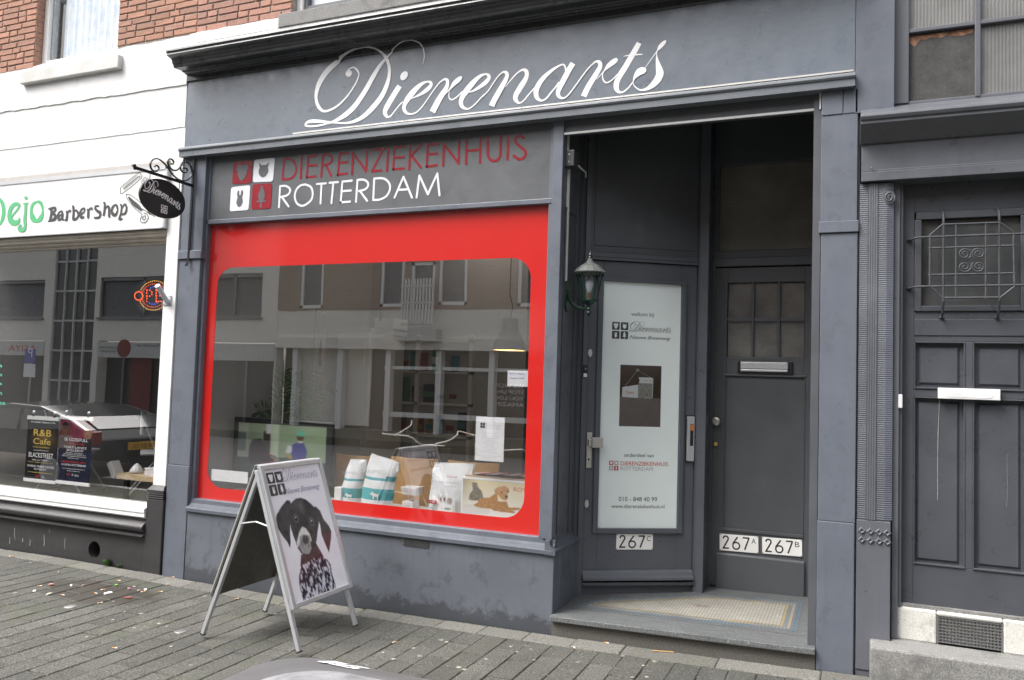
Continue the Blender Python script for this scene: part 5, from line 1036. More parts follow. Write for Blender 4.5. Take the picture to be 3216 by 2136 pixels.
# ================================================================== SANDWICH BOARD
AB = empty('sandwich_board', (-3.27, -.73, 0), 'aluminium A-frame pavement board with a black puppy poster', 'sandwich board')
q0 = np.array([-3.262, -1.031, 1.055]); dn = np.array([.378, 0, -1.035]); dn /= np.linalg.norm(dn)
FP = Frame(q0, (0, 1, 0), -dn)          # u along +y, v up the slope, normal towards +x and up
def fp(u, s_): return u, -s_
mb = MB(); W_ = .604; HB_ = .862
MB().fbox(FP, 0, W_, -HB_, 0, -.012, -.004).build('backing_panel', M['alu'], AB)
for (a, b_, c_, d_) in ((0,.032,-HB_,0),(W_-.032,W_,-HB_,0),(.032,W_-.032,-.032,0),(.032,W_-.032,-HB_,-HB_+.03)):
    MB().fbox(FP, a, b_, c_, d_, -.004, .010).build('snap_frame', M['alu'], AB, bevel=.005)
zg = [gz(-2.885), gz(-3.655)]
for u in (.004, W_-.034):
    MB().fbox(FP, u-.012 if u < .1 else u-.008, u+.014 if u < .1 else u+.018, -1.093, -.02, -.036, -.012).build('leg', M['alu'], AB, bevel=.003)
    MB().fbox(FP, u-.013 if u < .1 else u-.009, u+.015 if u < .1 else u+.019, -1.100, -1.093, -.037, -.011).build('rubber_foot', M['rubber'], AB)
db = np.array([-.385, 0, -1.05]); db /= np.linalg.norm(db); q1 = np.array([-3.278, -1.031, 1.055]); FPb = Frame(q1, (0, -1, 0), -db)
MB().fbox(FPb, -W_, 0, -HB_, 0, -.006, .006).build('rear_panel', simple('rear_panel_dark', (.085,.082,.066), .35, var=.2, scale=20, bmp=.3, bscale=120), AB)
for (a, b_, c_, d_) in ((-.030,0,-HB_,0),(-W_,-W_+.030,-HB_,0),(-W_,0,-HB_,-HB_+.03),(-W_,0,-.03,0)):
    MB().fbox(FPb, a, b_, c_, d_, .006, .016).build('snap_frame', M['alu'], AB, bevel=.004)
for u in (-.004, -W_+.034):
    MB().fbox(FPb, u-.026, u, -1.105, -.02, -.034, -.010).build('leg', M['alu'], AB, bevel=.003)
    MB().fbox(FPb, u-.027, u+.001, -1.112, -1.105, -.035, -.009).build('rubber_foot', M['rubber'], AB)
for y in (-1.02, -.44):
    MB().tube([(-3.385,y,.70),(-3.268,y,.722)], .006, 6, flat=1.4).build('stay_bar', M['alum_dark'], AB); MB().tube([(-3.268,y,.722),(-3.155,y,.70)], .006, 6, flat=1.4).build('stay_bar', M['alum_dark'], AB)
MB().tube([(-3.27,-1.03,1.05),(-3.27,-.43,1.05)], .010, 8).build('hinge_rod', M['alu'], AB)
Q = lambda pts: [tuple(q) for q in FP.tr(pts, ZQ)]
head = Q([(380,376),(345,382),(318,405),(300,440),(300,520),(308,590),(325,650),(345,700),(360,745),(385,780),(430,800),(458,790),(480,740),(495,690),(503,620),(512,560),(508,500),(485,450),(450,415),(415,388)])
earL = Q([(300,395),(278,395),(240,440),(205,500),(200,535),(215,600),(250,655),(285,700),(303,742),(308,700),(303,640),(304,580),(312,520),(320,440)])
earR = Q([(470,445),(490,440),(520,470),(545,530),(585,580),(602,620),(600,670),(585,775),(565,730),(545,680),(528,630),(520,570),(505,530)])
neck = Q([(383,785),(378,860),(385,900),(480,900),(560,850),(540,790),(500,720),(490,700),(455,790)])
body = Q([(385,870),(368,940),(370,1010),(388,1080),(400,1126),(460,1105),(560,1060),(637,1035),(625,980),(605,920),(597,860),(570,820),(500,800)])
blaze = Q([(390,585),(420,600),(445,640),(458,680),(455,700),(440,650),(405,640),(375,655),(375,700),(360,740),(350,700),(358,670),(368,630)])
muz = Q([(378,650),(410,638),(438,655),(452,700),(458,745),(440,785),(400,780),(372,745),(365,700)])
eyeL, eyeR, nose = Q([(345,525)])[0], Q([(460,550)])[0], Q([(415,680)])[0]
earRr = Q([(528,640),(585,620),(600,640),(585,775),(550,690)])
def dogart(U, V):
    C = np.zeros(U.shape+(3,)); C[...] = (.88, .87, .94); wr = vnoise(U*.6+V*.25, V*.5, 26, 4)*.06; C -= wr[...,None]
    f1 = vnoise(U+V*.35, V*.35, 150, 1); f2 = vnoise(U+V*.25, V*.42, 135, 2); f3 = vnoise(U-V*.2, V*.55, 60, 5)
    m_ = inpoly(U, V, neck); C[m_] = np.stack([.045+.06*f1, .028+.045*f1, .035+.045*f1], 2)[m_]
    sp_ = (f2*.6+f3*.55) ; m_ = inpoly(U, V, body); w_ = np.clip((sp_-.60+(-.60-V)*.42)*4.5, 0, .9)[...,None]
    C[m_] = ((1-w_)*np.array([.028,.028,.045])+w_*np.array([.72,.72,.82]))[m_]*(1)
    for pl, k in ((earL, .055), (head, .052), (earR, .045)):
        m_ = inpoly(U, V, pl); hl = .9*np.exp(-(((U-.26)/.07)**2+((V+.27)/.05)**2))+.5*np.exp(-(((U-.13)/.06)**2+((V+.33)/.10)**2))+.35*np.exp(-(((U-.50)/.05)**2+((V+.36)/.07)**2)); t_ = (k*(.35+.5*f3+.55*f1+hl))[...,None]*np.array([1, .97, 1.02]); C[m_] = t_[m_]
    m_ = inpoly(U, V, earRr); C[m_] = (np.stack([.075+.04*f1, .032+.02*f1, .042+.02*f1], 2))[m_]
    e = ((U-.30)/.04)**2+((V+.29)/.05)**2; C += np.where(e < 1, (1-e)*.04, 0)[...,None]*inpoly(U, V, head)[...,None]
    m_ = inpoly(U, V, muz); w_ = (.25+.5*f1)[...,None]; C[m_] = (w_*np.array([.55,.53,.55])+(1-w_)*.05)[m_]
    m_ = inpoly(U, V, blaze); C[m_] = (.62+.2*f1[m_])[:,None]
    m_ = ((U-nose[0])/.030)**2+((V-nose[1])/.027)**2 < 1; C[m_] = .045+.05*f1[m_][:,None]
    for ex, ez in (eyeL, eyeR):
        r_ = ((U-ex)/.016)**2+((V-ez)/.019)**2; C[(r_ < 1.9) & (r_ >= 1)] = (.17,.17,.19); C[r_ < 1] = (.008,.008,.01); m_ = ((U-ex)/.0045)**2+((V-ez-.006)/.0045)**2 < 1; C[m_] = (.9,.9,.9)
    return np.clip(C, 0, 1)
artgrid('poster_sheet', FP, .032, W_-.032, -HB_+.03, -.032, 190, 270, dogart, M['poster'], AB, -.001)
mb = MB(); script(mb, FP, .178, -.118, .355, .088, .0005, .8); text(mb, 'Nieuwe Binnenweg', FP, .180, -.195, .525, .036, .0005, .5); mb.build('printed_script', simple('violet_grey_ink', (.28,.28,.40), .4, bmp=0), AB)
tiles(FP, sqquads(.045, -.193, .068, .008), [M['inkgrey']]*4, M['paper'], AB, .0006, 'tile')
# ================================================================== LITTER BIN (foreground, seen from above)
bx, by = -.87, -3.725
LB = empty('litter_bin', (bx, by, gz(-.9)), 'rounded grey litter bin lid with a torn white sticker in the foreground', 'litter bin')
bx, by = -.82, -3.75
def lidring(h, r, z): return [(bx+x, by+y, z) for x, y in rrect(-h, h, -h, h, r, 8)]
def loft(rings, cap=True):
    mb = MB(); n_ = len(rings[0]); mb.v = [tuple(map(float, p)) for r_ in rings for p in r_]
    for k in range(len(rings)-1): mb.f += [(k*n_+i, k*n_+(i+1) % n_, (k+1)*n_+(i+1) % n_, (k+1)*n_+i) for i in range(n_)]
    if cap: mb.f.append(tuple((len(rings)-1)*n_+i for i in range(n_)))
    return mb
loft([lidring(.27,.08,.04), lidring(.28,.09,.5), lidring(.29,.10,.955)]).build('body', M['bin'], LB, smooth=True)
loft([lidring(.315,.10,.945), lidring(.328,.11,.955), lidring(.331,.115,.978), lidring(.324,.115,.993), lidring(.305,.115,1.001), lidring(.26,.12,1.013), lidring(.215,.13,1.024), lidring(.208,.13,1.022)], False).build('lid_rim', M['bin'], LB, smooth=True)
loft([lidring(.210,.13,1.022), lidring(.19,.13,1.028), lidring(.15,.11,1.036), lidring(.09,.08,1.044), lidring(.03,.02,1.048)]).build('lid_top', M['binsteel'], LB, smooth=True)
mb = MB(); r_ = random.Random(11); nn = 14
sx = lambda u, v: (-1.003+.092*u+.010*v, -3.505+.046*v-.004*u)
def szz(x, y): h = max(abs(x-bx), abs(y-by)); return float(np.interp(h, [.215,.26,.305,.324], [1.024,1.013,1.001,.993]))+.0016
for i in range(nn):
    for j in range(5):
        u0, v0, u1, v1 = i/nn, j/5, (i+1)/nn, (j+1)/5
        if (i > 5 and 0 < j < 4 and r_.random() < .5) or (j == 4 and 5 < i < 9) or (r_.random() < .06): continue
        q = [sx(a, b) for a, b in ((u0,v0),(u1,v0),(u1,v1),(u0,v1))]; mb.add([(x, y, szz(x, y)) for x, y in q], [(0,1,2,3)])
mb.build('torn_sticker', M['paper'], LB)
# ================================================================== STREET LITTER, STUDS, WEEDS
def gnd(pts, z_):
    out = []
    for q in pts:
        F = (z_[0]+q[0]*z_[2], z_[1]+q[1]*z_[2]); d_ = RM@np.array([F[0]-1608, F[1]-1068, FK*1608]); z0 = 0
        for _ in range(8): P = CAM+d_*((z0-1.6)/d_[2]); z0 = gz(P[0])
        out.append((P[0], P[1], z0))
    return out
disc = MB().lathe((0,0,0), [(.001,.006),(.02,.0055),(.036,.003),(.040,.0)][::-1], 24, 2).mesh('road_stud'); disc.materials.append(M['alum_dark'])
for q, lb in zip(gnd([(475,1052),(1218,1219)], ZG), ('round metal stud in the paving near the dark wet patch', 'round metal stud in the paving left of the sandwich board')):
    o = put('paving_stud', disc, None, None, lb, 'paving stud'); o.location = (q[0], q[1], q[2]+.002)
gm = []
for k in range(5):
    r_ = random.Random(k); mb = MB(); pts = [((.013+r_.uniform(-.004,.005))*math.cos(2*math.pi*i/12), (.013+r_.uniform(-.004,.005))*math.sin(2*math.pi*i/12)) for i in range(12)]
    mb.add([(x, y, 0) for x, y in pts]+[(x*.7, y*.7, .0018) for x, y in pts], [(i, (i+1) % 12, 12+(i+1) % 12, 12+i) for i in range(12)]+[tuple(range(12, 24))]); me = mb.mesh('chewing_gum'); me.materials.append(simple('gum_%d' % k, (.22+.04*k,.21+.035*k,.18+.025*k), .8)); gm.append(me)
gum = gnd([(205,755),(102,958),(1130,900),(905,915),(760,1140),(950,1098),(905,1195),(1070,1165),(1125,1183),(1155,1318),(1285,1445),(765,1015),(1380,980),(1855,1100),(840,1085),(585,1255)], ZG)+gnd([(865,1290),(435,1360),(640,1330),(505,1405),(680,1383),(945,1460),(985,1475),(1455,1410),(1430,1340),(1130,1405),(1405,1315),(1750,1425),(2053,1385),(2190,1448),(2215,1525),(2115,1528),(1340,1355),(830,1275),(1300,1320),(2265,1420)], ZH)
for q in gum:
    o = bpy.data.objects.new('chewing_gum', random.choice(gm)); COL.objects.link(o); o.location = (q[0], q[1], q[2]+.001); s_ = random.uniform(.7, 1.25); o.scale = (s_, s_*random.uniform(.75, 1), 1); o.rotation_euler = (0, 0, random.uniform(0, 6)); tag(o, 'pale flattened spot of chewing gum trodden into the pavement', 'chewing gum', 'chewing gum spots on the pavement')
butt = MB().tube([(-.013,0,.004),(.004,0,.004)], .004, 7).mesh('filter'); butt.materials.append(simple('cigarette_filter', (.65,.30,.06), .8)); bend = MB().tube([(.004,0,.004),(.016,.001,.0042)], .0039, 7).mesh('paper_end'); bend.materials.append(M['paper'])
bs = gnd([(265,915),(395,822),(565,910),(695,940),(645,965),(800,880),(770,1335),(1160,857),(420,977),(940,945),(965,955),(1080,955),(1595,1003),(675,1030),(75,715)], ZG)+gnd([(515,1295),(1940,1300),(1730,1335)], ZH)
for q in bs:
    t_ = empty('cigarette_butt', (q[0], q[1], q[2]+.002), 'orange-tipped cigarette butt dropped on the grey paving', 'cigarette butt', 'cigarette butts on the pavement'); t_.rotation_euler = (0, 0, random.uniform(0, 6.3))
    for nm, me in (('filter', butt), ('paper_end', bend)): o = bpy.data.objects.new(nm, me); COL.objects.link(o); o.parent = t_
def scrap(q, s_, col, lb, cat='litter'):
    r_ = random.Random(int(q[0]*1000)); mb = MB(); pts = [(s_*math.cos(2*math.pi*i/7)*r_.uniform(.6,1.1), s_*.6*math.sin(2*math.pi*i/7)*r_.uniform(.6,1.1), .004+r_.uniform(0,.006)) for i in range(7)]
    mb.add(pts+[(0,0,.008)], [(i, (i+1) % 7, 7) for i in range(7)]); mb.add([(x, y, .001) for x, y, z in pts], [tuple(range(7))[::-1]]); o = mb.build('paper_scrap', col, None, label=lb, cat=cat); o.location = (q[0], q[1], q[2]+.001); o.rotation_euler = (0, 0, r_.uniform(0, 3))
SC = gnd([(345,905),(480,912),(735,962),(785,907),(868,932),(862,993),(230,948),(330,970),(668,1030),(980,940),(660,880)], ZG)
for q, s_, c_, lb in zip(SC, (.036,.016,.038,.018,.018,.04,.022,.03,.013,.02,.015), ('pinkc','paper','paper','lime','magenta','redc','paper','creamc','paper','paper','woodd'),
    ('folded pinkish paper scrap left of the wet patch','small white paper scrap at the back of the wet patch','largest white paper scrap lying in the wet patch','bright green wrapper scrap on the wet patch','pink wrapper scrap at the right of the wet patch','dark red wrapper scrap at the right of the wet patch','crumpled white tissue scrap left of the wet patch','cream paper strip at the left edge of the wet patch','tiny white scrap in front of the wet patch','white paper scrap among butts right of the wet patch','brown leaf scrap behind the wet patch')):
    if c_ not in M: M[c_] = simple(c_, dict(pinkc=(.6,.3,.26), lime=(.2,.5,.08), magenta=(.5,.2,.38), redc=(.22,.07,.05), creamc=(.5,.48,.38))[c_], .7)
    scrap(q, s_, M[c_], lb)
a, b_ = gnd([(2250,1352),(2361,1355)], ZH); o = MB().tube([(a[0],a[1],a[2]+.004),(b_[0]+.03,b_[1],b_[2]+.004)], .0035, 6).build('wooden_stick', M['wood'], None, label='thin wooden stick lying in front of the porch step', cat='stick')
a, b_ = gnd([(880,1425),(935,1430)], ZI); o = MB().tube([(a[0],a[1],a[2]+.004),(b_[0],b_[1],b_[2]+.004)], .0045, 6).build('wooden_stick', M['paper'], None, label='short white stick lying at the foot of the right pilaster', cat='stick')
def weedplant(q, n, h, lb):
    mb = MB(); r_ = random.Random(3)
    for i in range(n):
        a = r_.uniform(0, 6.28); L_ = h*r_.uniform(.4, 1); d_ = r_.uniform(.1, .9)*h; c_, s_ = math.cos(a), math.sin(a); w_ = .006
        p = [(0,0,0), (c_*d_*.5-s_*w_, s_*d_*.5+c_*w_, L_*.7), (c_*d_, s_*d_, L_), (c_*d_*.5+s_*w_, s_*d_*.5-c_*w_, L_*.7)]; mb.add(p, [(0,1,2,3)])
    o = mb.build('weed', M['weed'], None, label=lb, cat='weed'); o.location = q
q = gnd([(795,758),(860,770),(1795,968)], ZG); weedplant((q[0][0], -.015, gz(q[0][0])), 60, .065, 'small green weed growing below the round vent hole'); weedplant((q[1][0]+.02, -.02, gz(q[1][0])), 20, .035, 'tiny weed tuft right of the small green weed')
mb = MB(); r_ = random.Random(5)
for i in range(900):
    x = r_.choice([r_.uniform(-4.7,-1.8), r_.uniform(-3.3,-2.2), r_.uniform(-7.5,.2)]); y = -.004-abs(r_.gauss(0, .016)); z = gz(x)-.004; s_ = r_.uniform(.002, .007)
    if -1.75 < x < -.17 and False: continue
    mb.add([(x-s_, y, z), (x+s_, y+r_.uniform(-s_, s_), z), (x+r_.uniform(-s_, s_), y-s_, z+s_*r_.uniform(.6, 2.2))], [(0,1,2)])
mb.build('moss_along_wall', M['weed'], None, kind='stuff', label='green moss and grit in the joint along the wall foot', cat='moss')
# ================================================================== NOTICES ON THE GLASS
def notice(nm, fr, q, label, cat, mat='paper', d=0):
    us = [a[0] for a in q]; vs2 = [a[1] for a in q]; u0 = (us[0]+us[3])/2; u1 = (us[1]+us[2])/2; v0 = (vs2[2]+vs2[3])/2; v1 = (vs2[0]+vs2[1])/2
    f2 = Frame(fr.p(u0, v0, d), fr.ex, fr.ez); return f2, u1-u0, v1-v0, MB().fbox(f2, 0, u1-u0, 0, v1-v0, -.001, 0).build(nm, M[mat], None, label=label, cat=cat)
FG = facade(.084)
FG2 = facade(.095)
f2, W_, H_, o = notice('handwritten_note', FG2, FG2.tr([(1277,993),(1417,1000),(1413,1106),(1273,1100)], ZE), 'small handwritten white note at the right edge of the red window', 'note')
mb = MB(); text(mb, 'Bel is defect', f2, .12*W_, .76*H_, .86*W_, .09*H_, .001); text(mb, 'kloppen AUB', f2, .12*W_, .48*H_, .80*W_, .09*H_, .001); mb.build('handwriting', M['inkblue'], o)
a = FG2.tr([(1062,1303),(1257,1315)], ZE)+FG2.tr([(1246,75),(1055,65)], ZH)
f2, W_, H_, o = notice('opening_hours_notice', FG2, a, 'tall white opening hours notice hanging in the red window', 'notice')
mb = MB(); text(mb, 'OPENINGSTIJDEN', f2, .22*W_, .62*H_, .76*W_, .022*H_, .001)
for i, s_ in enumerate(['Maandag & Vrijdag','9.00 uur tot 17.30 uur','& Dinsdag','12.30 uur tot 17.00 uur','& Woensdag','13.30 uur tot 19.00 uur','& Donderdag','13.30 uur tot 19.00 uur']): text(mb, s_, f2, (.24 if len(s_) > 12 else .36)*W_, (.565-.052*i)*H_, (.78 if len(s_) > 12 else .66)*W_, .016*H_, .001)
text(mb, 'Voor afspraken bel 010 848 40 99 ons Dierenziekenhuis', f2, .08*W_, .11*H_, .92*W_, .013*H_, .001); text(mb, 'Rotterdam 010 4772300', f2, .25*W_, .075*H_, .75*W_, .013*H_, .001); text(mb, 'Nieuwe Binnenweg', f2, .36*W_, .74*H_, .84*W_, .018*H_, .001, .5); mb.build('notice_text', M['inkmid'], o)
mb = MB(); script(mb, f2, .36*W_, .79*H_, .5*W_, .07*H_, .001, .7); mb.build('notice_script', M['inkmid'], o)
for k, qd in enumerate(sqquads(.16*W_, .745*H_, .075*W_, .012*W_)): mb = MB(); flat(mb, f2, qd, .001); mb.build('notice_tile', M['inkgrey'], o)
a = FG2.tr([(1427,122),(1672,135),(1648,260),(1420,200)], ZG)
f2, W_, H_, o = notice('holiday_hours_notice', FG2, [(a[0][0], a[0][1]), (a[1][0], a[0][1]), (a[1][0], a[1][1]-.10), (a[0][0], a[1][1]-.10)], 'white typed notice in the lower left corner of the red window', 'notice')
mb = MB(); text(mb, 'Op onderstaande dagen gelden aangepaste', f2, .18*W_, .78*H_, .86*W_, .035*H_, .001); text(mb, 'openingstijden', f2, .36*W_, .70*H_, .6*W_, .035*H_, .001)
for i, s_ in enumerate(['donderdag 29 december  12.30 - 17.00 uur','donderdag 05 januari   12.30 - 17.00 uur','donderdag 12 januari   12.30 - 17.00 uur','donderdag 19 januari   12.30 - 17.00 uur','donderdag 26 januari   12.30 - 17.00 uur']): text(mb, s_, f2, .2*W_, (.52-.085*i)*H_, .86*W_, .035*H_, .001)
mb.build('notice_text', M['inkmid'], o)
# open sign hanging behind the clear part of the side door
f2 = Frame(FC.p(.285, 1.52, -.075), FC.ex, FC.ez); os_ = empty('cat_open_sign', tuple(FC.p(.4, 1.6, -.075)), 'white Open sign with a tabby cat face hanging behind the side door glass', 'open sign')
cutp = [(.0,.005),(.12,.0),(.135,.03),(.17,.0),(.225,.0),(.23,.01),(.23,.145),(.215,.15),(.12,.15),(.13,.125),(.125,.115),(.13,.09),(.11,.095),(.0,.075)]
mb = MB(); mb.prism([f2.p(u, v, 0) for u, v in cutp], f2.n*.003); mb.build('sign_card', M['paper'], os_)
mb = MB(); text(mb, 'Open', f2, .025, .03, .085, .022, .0036); text(mb, 'ROYAL CANIN', f2, .165, .122, .222, .008, .0036); mb.build('sign_print', M['inkred'], os_)
cat_p = [(.115,.0),(.15,.0),(.225,.0),(.228,.09),(.20,.085),(.175,.098),(.16,.095),(.135,.115),(.128,.09),(.118,.06)]
def catart(U, V):
    n_ = vnoise(U*2.2, V*.7, 190, 9); s_ = (np.sin((U-.175)*480+V*120)*.5+.5)*.5+n_*.5; C = (.08+.45*s_)[...,None]*np.array([1,.97,.92])
    for ex in (.158, .200): C[((U-ex)/.009)**2+((V-.055)/.006)**2 < 1] = (.42,.42,.08); C[((U-ex)/.003)**2+((V-.055)/.006)**2 < 1] = (.01,.01,.01)
    C[((U-.182)/.008)**2+((V-.028)/.005)**2 < 1] = (.25,.1,.09); return C
me_o = artgrid('cat_face_print', f2, .118, .226, .002, .108, 60, 60, catart, M['print'], os_, .0034)
MB().tube([f2.p(.02,.08,0), f2.p(.11,.20,.0), f2.p(.215,.15,0)], .0009, 4).build('hanging_string', M['paper'], os_); MB().lathe(f2.p(.11,.20,.004), [(.012,0),(.004,.005)], 12, 1).build('suction_cup', M['galv'], os_)
# ================================================================== INSIDE THE CLINIC (seen through the glass)
_PG = lambda z: [(-5,.1,z),(-1.81,.1,z),(-1.81,.62,z),(-1.07,1.10,z),(-1.03,1.31,z),(-.25,1.31,z),(-.25,6.2,z),(-5,6.2,z)]
MB().prism(_PG(.10), (0,0,.06)).build('clinic_floor', M['roomfloor'], VB)
MB().prism(_PG(3.45), (0,0,.05)).build('clinic_ceiling', M['roomceil'], VB)
MB().box(-5.0, -4.92, .12, 6.2, .1, 3.5).box(-5.0, -.2, 6.2, 6.25, .1, 3.5).box(-.25, -.2, 1.3, 6.2, .1, 3.5).build('clinic_wall', M['roomwall'], VB)
MB().prism([(-1.80,.56,.1),(-1.05,1.06,.1),(-.95,1.30,.1),(-.25,1.30,.1),(-.25,1.34,.1),(-.98,1.34,.1),(-1.09,1.09,.1),(-1.80,.62,.1)][:8], (0,0,0.001))
MB().box(-4.80, -1.80, .10, .58, .60, .63).build('display_shelf', M['shelf'], VB)
MB().box(-3.0, -.3, 3.2, 3.26, .16, 3.4).build('partition', M['woodd'], VB); MB().box(-5.0, -3.05, 2.66, 2.72, .16, 3.45).build('white_partition', M['roomwall'], VB)
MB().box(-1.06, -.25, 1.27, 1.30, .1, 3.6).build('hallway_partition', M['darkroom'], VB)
z_sh = .63
# television
ft = facade(.52); q = ft.tr([(215,272),(1830,370)], ZP); x0, x1, z1 = q[0][0], q[1][0], (q[0][1]+q[1][1])/2+.01; z0 = z1-.50
tv = empty('television', ((x0+x1)/2, .52, z_sh), 'wide black television showing two people at a clinic table', 'television')
MB().box(x0, x1, .50, .54, z0, z1).build('screen_frame', M['blackplastic'], tv, bevel=.006); MB().box((x0+x1)/2-.15, (x0+x1)/2+.15, .46, .6, z_sh, z_sh+.015).box((x0+x1)/2-.03, (x0+x1)/2+.03, .53, .55, z_sh, z0+.05).build('stand', M['blackplastic'], tv)
fs = Frame((x0+.055, .498, z0+.05), (1,0,0), (0,0,1)); SWd, SHt = x1-x0-.11, z1-z0-.095
def tvart(U, V):
    u, v = U/SWd, V/SHt; C = np.zeros(U.shape+(3,)); C[...] = (.22,.29,.19); C += (vnoise(u, v, 5, 8)*.08-u*.06)[...,None]
    C[(u < .12)] = (.34,.37,.30); C[(u < .1) & (v > .42) & (v < .8)] = (.12,.15,.15); C[(u > .30) & (u < .38) & (v > .35) & (v < .86)] = (.05,.035,.03); C[(u > .38) & (u < .47) & (v > .2)] = (.40,.48,.36)
    C[(u > .33) & (u < .38) & (v > .8)] = (.5,.5,.5); C[(v < .30)] = (.05,.07,.065); C[inpoly(u, v, [(.03,.0),(.15,.26),(.6,.36),(.75,.28),(.72,.0)])] = (.045,.075,.07)
    C[inpoly(u, v, [(.52,.42),(.85,.34),(.86,.26),(.60,.33)])] = (.30,.20,.07); C[inpoly(u, v, [(.14,.56),(.17,.66),(.27,.70),(.32,.6),(.33,.42),(.42,.30),(.40,.24),(.3,.22),(.17,.14),(.13,.3)])] = (.03,.02,.025)
    C[inpoly(u, v, [(.32,.40),(.45,.36),(.46,.33),(.33,.35)])] = (.12,.02,.05); C[inpoly(u, v, [(.28,.20),(.44,.28),(.46,.25),(.32,.13)])] = (.12,.02,.05); C[((u-.46)/.03)**2+((v-.28)/.03)**2 < 1] = (.35,.22,.15)
    C[inpoly(u, v, [(.60,.55),(.66,.66),(.76,.66),(.80,.50),(.78,.28),(.64,.30),(.62,.44)])] = (.045,.045,.2); C[((u-.715)/.042)**2+((v-.78)/.085)**2 < 1] = (.10,.05,.035); C[inpoly(u, v, [(.67,.80),(.68,.88),(.72,.92),(.76,.88),(.765,.79)])] = (.10,.36,.26)
    C[inpoly(u, v, [(.69,.69),(.715,.665),(.745,.68),(.74,.70)])] = (.7,.7,.7); C[inpoly(u, v, [(.53,.24),(.6,.18),(.66,.22),(.60,.27)])] = (.6,.65,.7); C[inpoly(u, v, [(.56,.44),(.58,.60),(.63,.58),(.62,.44)])] = (.5,.52,.55); return C
artgrid('tv_picture', fs, 0, SWd, 0, SHt, 130, 80, tvart, M['screen'], tv, .001)
# palm behind it
fpz = facade(.85); q = fpz.tr([(1830,1320),(2015,1000)], ZD); cx, cz = q[0][0]+.03, q[0][1]-.02
pp = empty('potted_palm', (cx, .85, z_sh), 'green feathery palm standing behind the television', 'plant')
MB().lathe((cx, .85, 0), [(.07,.63),(.1,.85),(.105,.86)], 20, 2).build('pot', M['plastic'], pp)
ends = fpz.tr([(1870,1030),(2070,1005),(1750,1255),(2110,1110),(1830,1180),(2130,1290),(1960,1060),(2150,1200),(1800,1250),(2050,1300),(1915,1010)], ZD)
for k, (ex, ez) in enumerate(ends):
    dy = random.uniform(-.12, .2); base_ = np.array([cx+random.uniform(-.02,.02), .85, cz-.06]); end = np.array([ex, .85+dy, ez]); midp = (base_+end)/2+np.array([0, 0, .10 if ez < cz+.25 else .02])
    sp = [(1-t)**2*base_+2*t*(1-t)*midp+t*t*end for t in np.linspace(0, 1, 14)]; MB().tube(sp, [.006*(1-i/18) for i in range(14)], 5).build('palm_stem', M['leafstem'], pp)
    lf = MB()
    for i in range(3, 14):
        p = sp[i]; tdir = sp[min(i+1, 13)]-sp[i-1]; tdir /= np.linalg.norm(tdir); sd_ = np.cross(tdir, [0, 1, 0]); L_ = .17*(1-.5*abs(i-8)/7)
        for s2 in (-1, 1):
            tip = p+(sd_*s2*.75+tdir*.8)*L_+np.array([0, random.uniform(-.05,.05), -L_*.35]); w_ = tdir*.010; mid_ = (p+tip)/2+np.array([0,0,.012]); lf.add([p, mid_-w_, tip, mid_+w_], [(0,1,2,3)])
    lf.build('palm_leaf', M['leaf'], pp)
# narrow banner stands
fb = facade(1.5)
for k, (a, b_) in enumerate(((1982,2052),(2132,2200))):
    q = fb.tr([(a,575),(b_,580),(b_,1330)], ZD); x0, x1 = q[0][0], q[1][0]; zt_ = q[0][1]
    t_ = empty('display_tower', (x0, 1.5, .16), ('left' if k == 0 else 'right')+' narrow display tower with grey pole and dog picture panel behind the palm', 'display stand', 'narrow display towers in the clinic')
    MB().lathe((x0+.012, 1.5, 0), [(.017,.16),(.017,zt_)], 12, 2).build('pole', M['galv'], t_)
    MB().box(x0+.03, x1, 1.50, 1.51, zt_-.62, zt_-.05).build('picture_panel', M['oppgrey'], t_); f2 = Frame((x0+.03, 1.498, zt_-.62), (1,0,0), (0,0,1)); w_ = x1-x0-.03
    mb = MB(); flat(mb, f2, [(w_*.3,.06),(w_*.35,.16),(w_*.28,.22),(w_*.4,.30),(w_*.6,.32),(w_*.66,.24),(w_*.6,.15),(w_*.75,.06)], .001); mb.build('dog_print', simple('dog_print', (.30,.10,.07), .6), t_)
    for j in range(8): MB().box(x0+.03, x1, 1.50, 1.53, zt_-.65-.165*(j+1)+.01, zt_-.65-.165*j).build('wood_tile', M['wood'] if False else M['tan'], t_)
# cabinet and boxes
fc = facade(1.9); q = fc.tr([(125,718),(330,722),(300,1545)], ZE); x0, x1, zt_ = q[0][0], q[1][0]+.02, q[0][1]
cab = empty('white_cabinet', ((x0+x1)/2, 1.9, .16), 'tall white panelled cabinet behind the red window', 'cabinet')
MB().box(x0, x1, 1.92, 2.6, .16, zt_-.03).box(x0-.02, x1+.02, 1.9, 2.62, zt_-.03, zt_+.02).build('carcass', M['shelf'], cab, bevel=.005)
for (a, b_) in ((.25,1.05),(1.1,zt_-.12)): MB().box(x0+.05, x1-.05, 1.905, 1.92, a, b_).build('door_panel', M['shelf'], cab, bevel=.006)
def box_on(fr_y, zz_, a, label, nm='product_box', mat='shelf', cat='box', dy=.15, group=None):
    f_ = facade(fr_y); q_ = f_.tr([(a[0], a[1]), (a[2], a[3])], zz_); return MB().box(q_[0][0], q_[1][0], fr_y, fr_y+dy, q_[1][1], q_[0][1]).build(nm, M[mat], None, label=label, cat=cat, group=group)
q_ = facade(2.0).tr([(380,640),(497,735)], ZE); bxo = MB().box(q_[0][0], q_[1][0], 2.0, 2.3, zt_+.02, q_[0][1]).build('product_box', M['shelf'], None, label='white pet food box with small cat picture on top of the cabinet', cat='box')
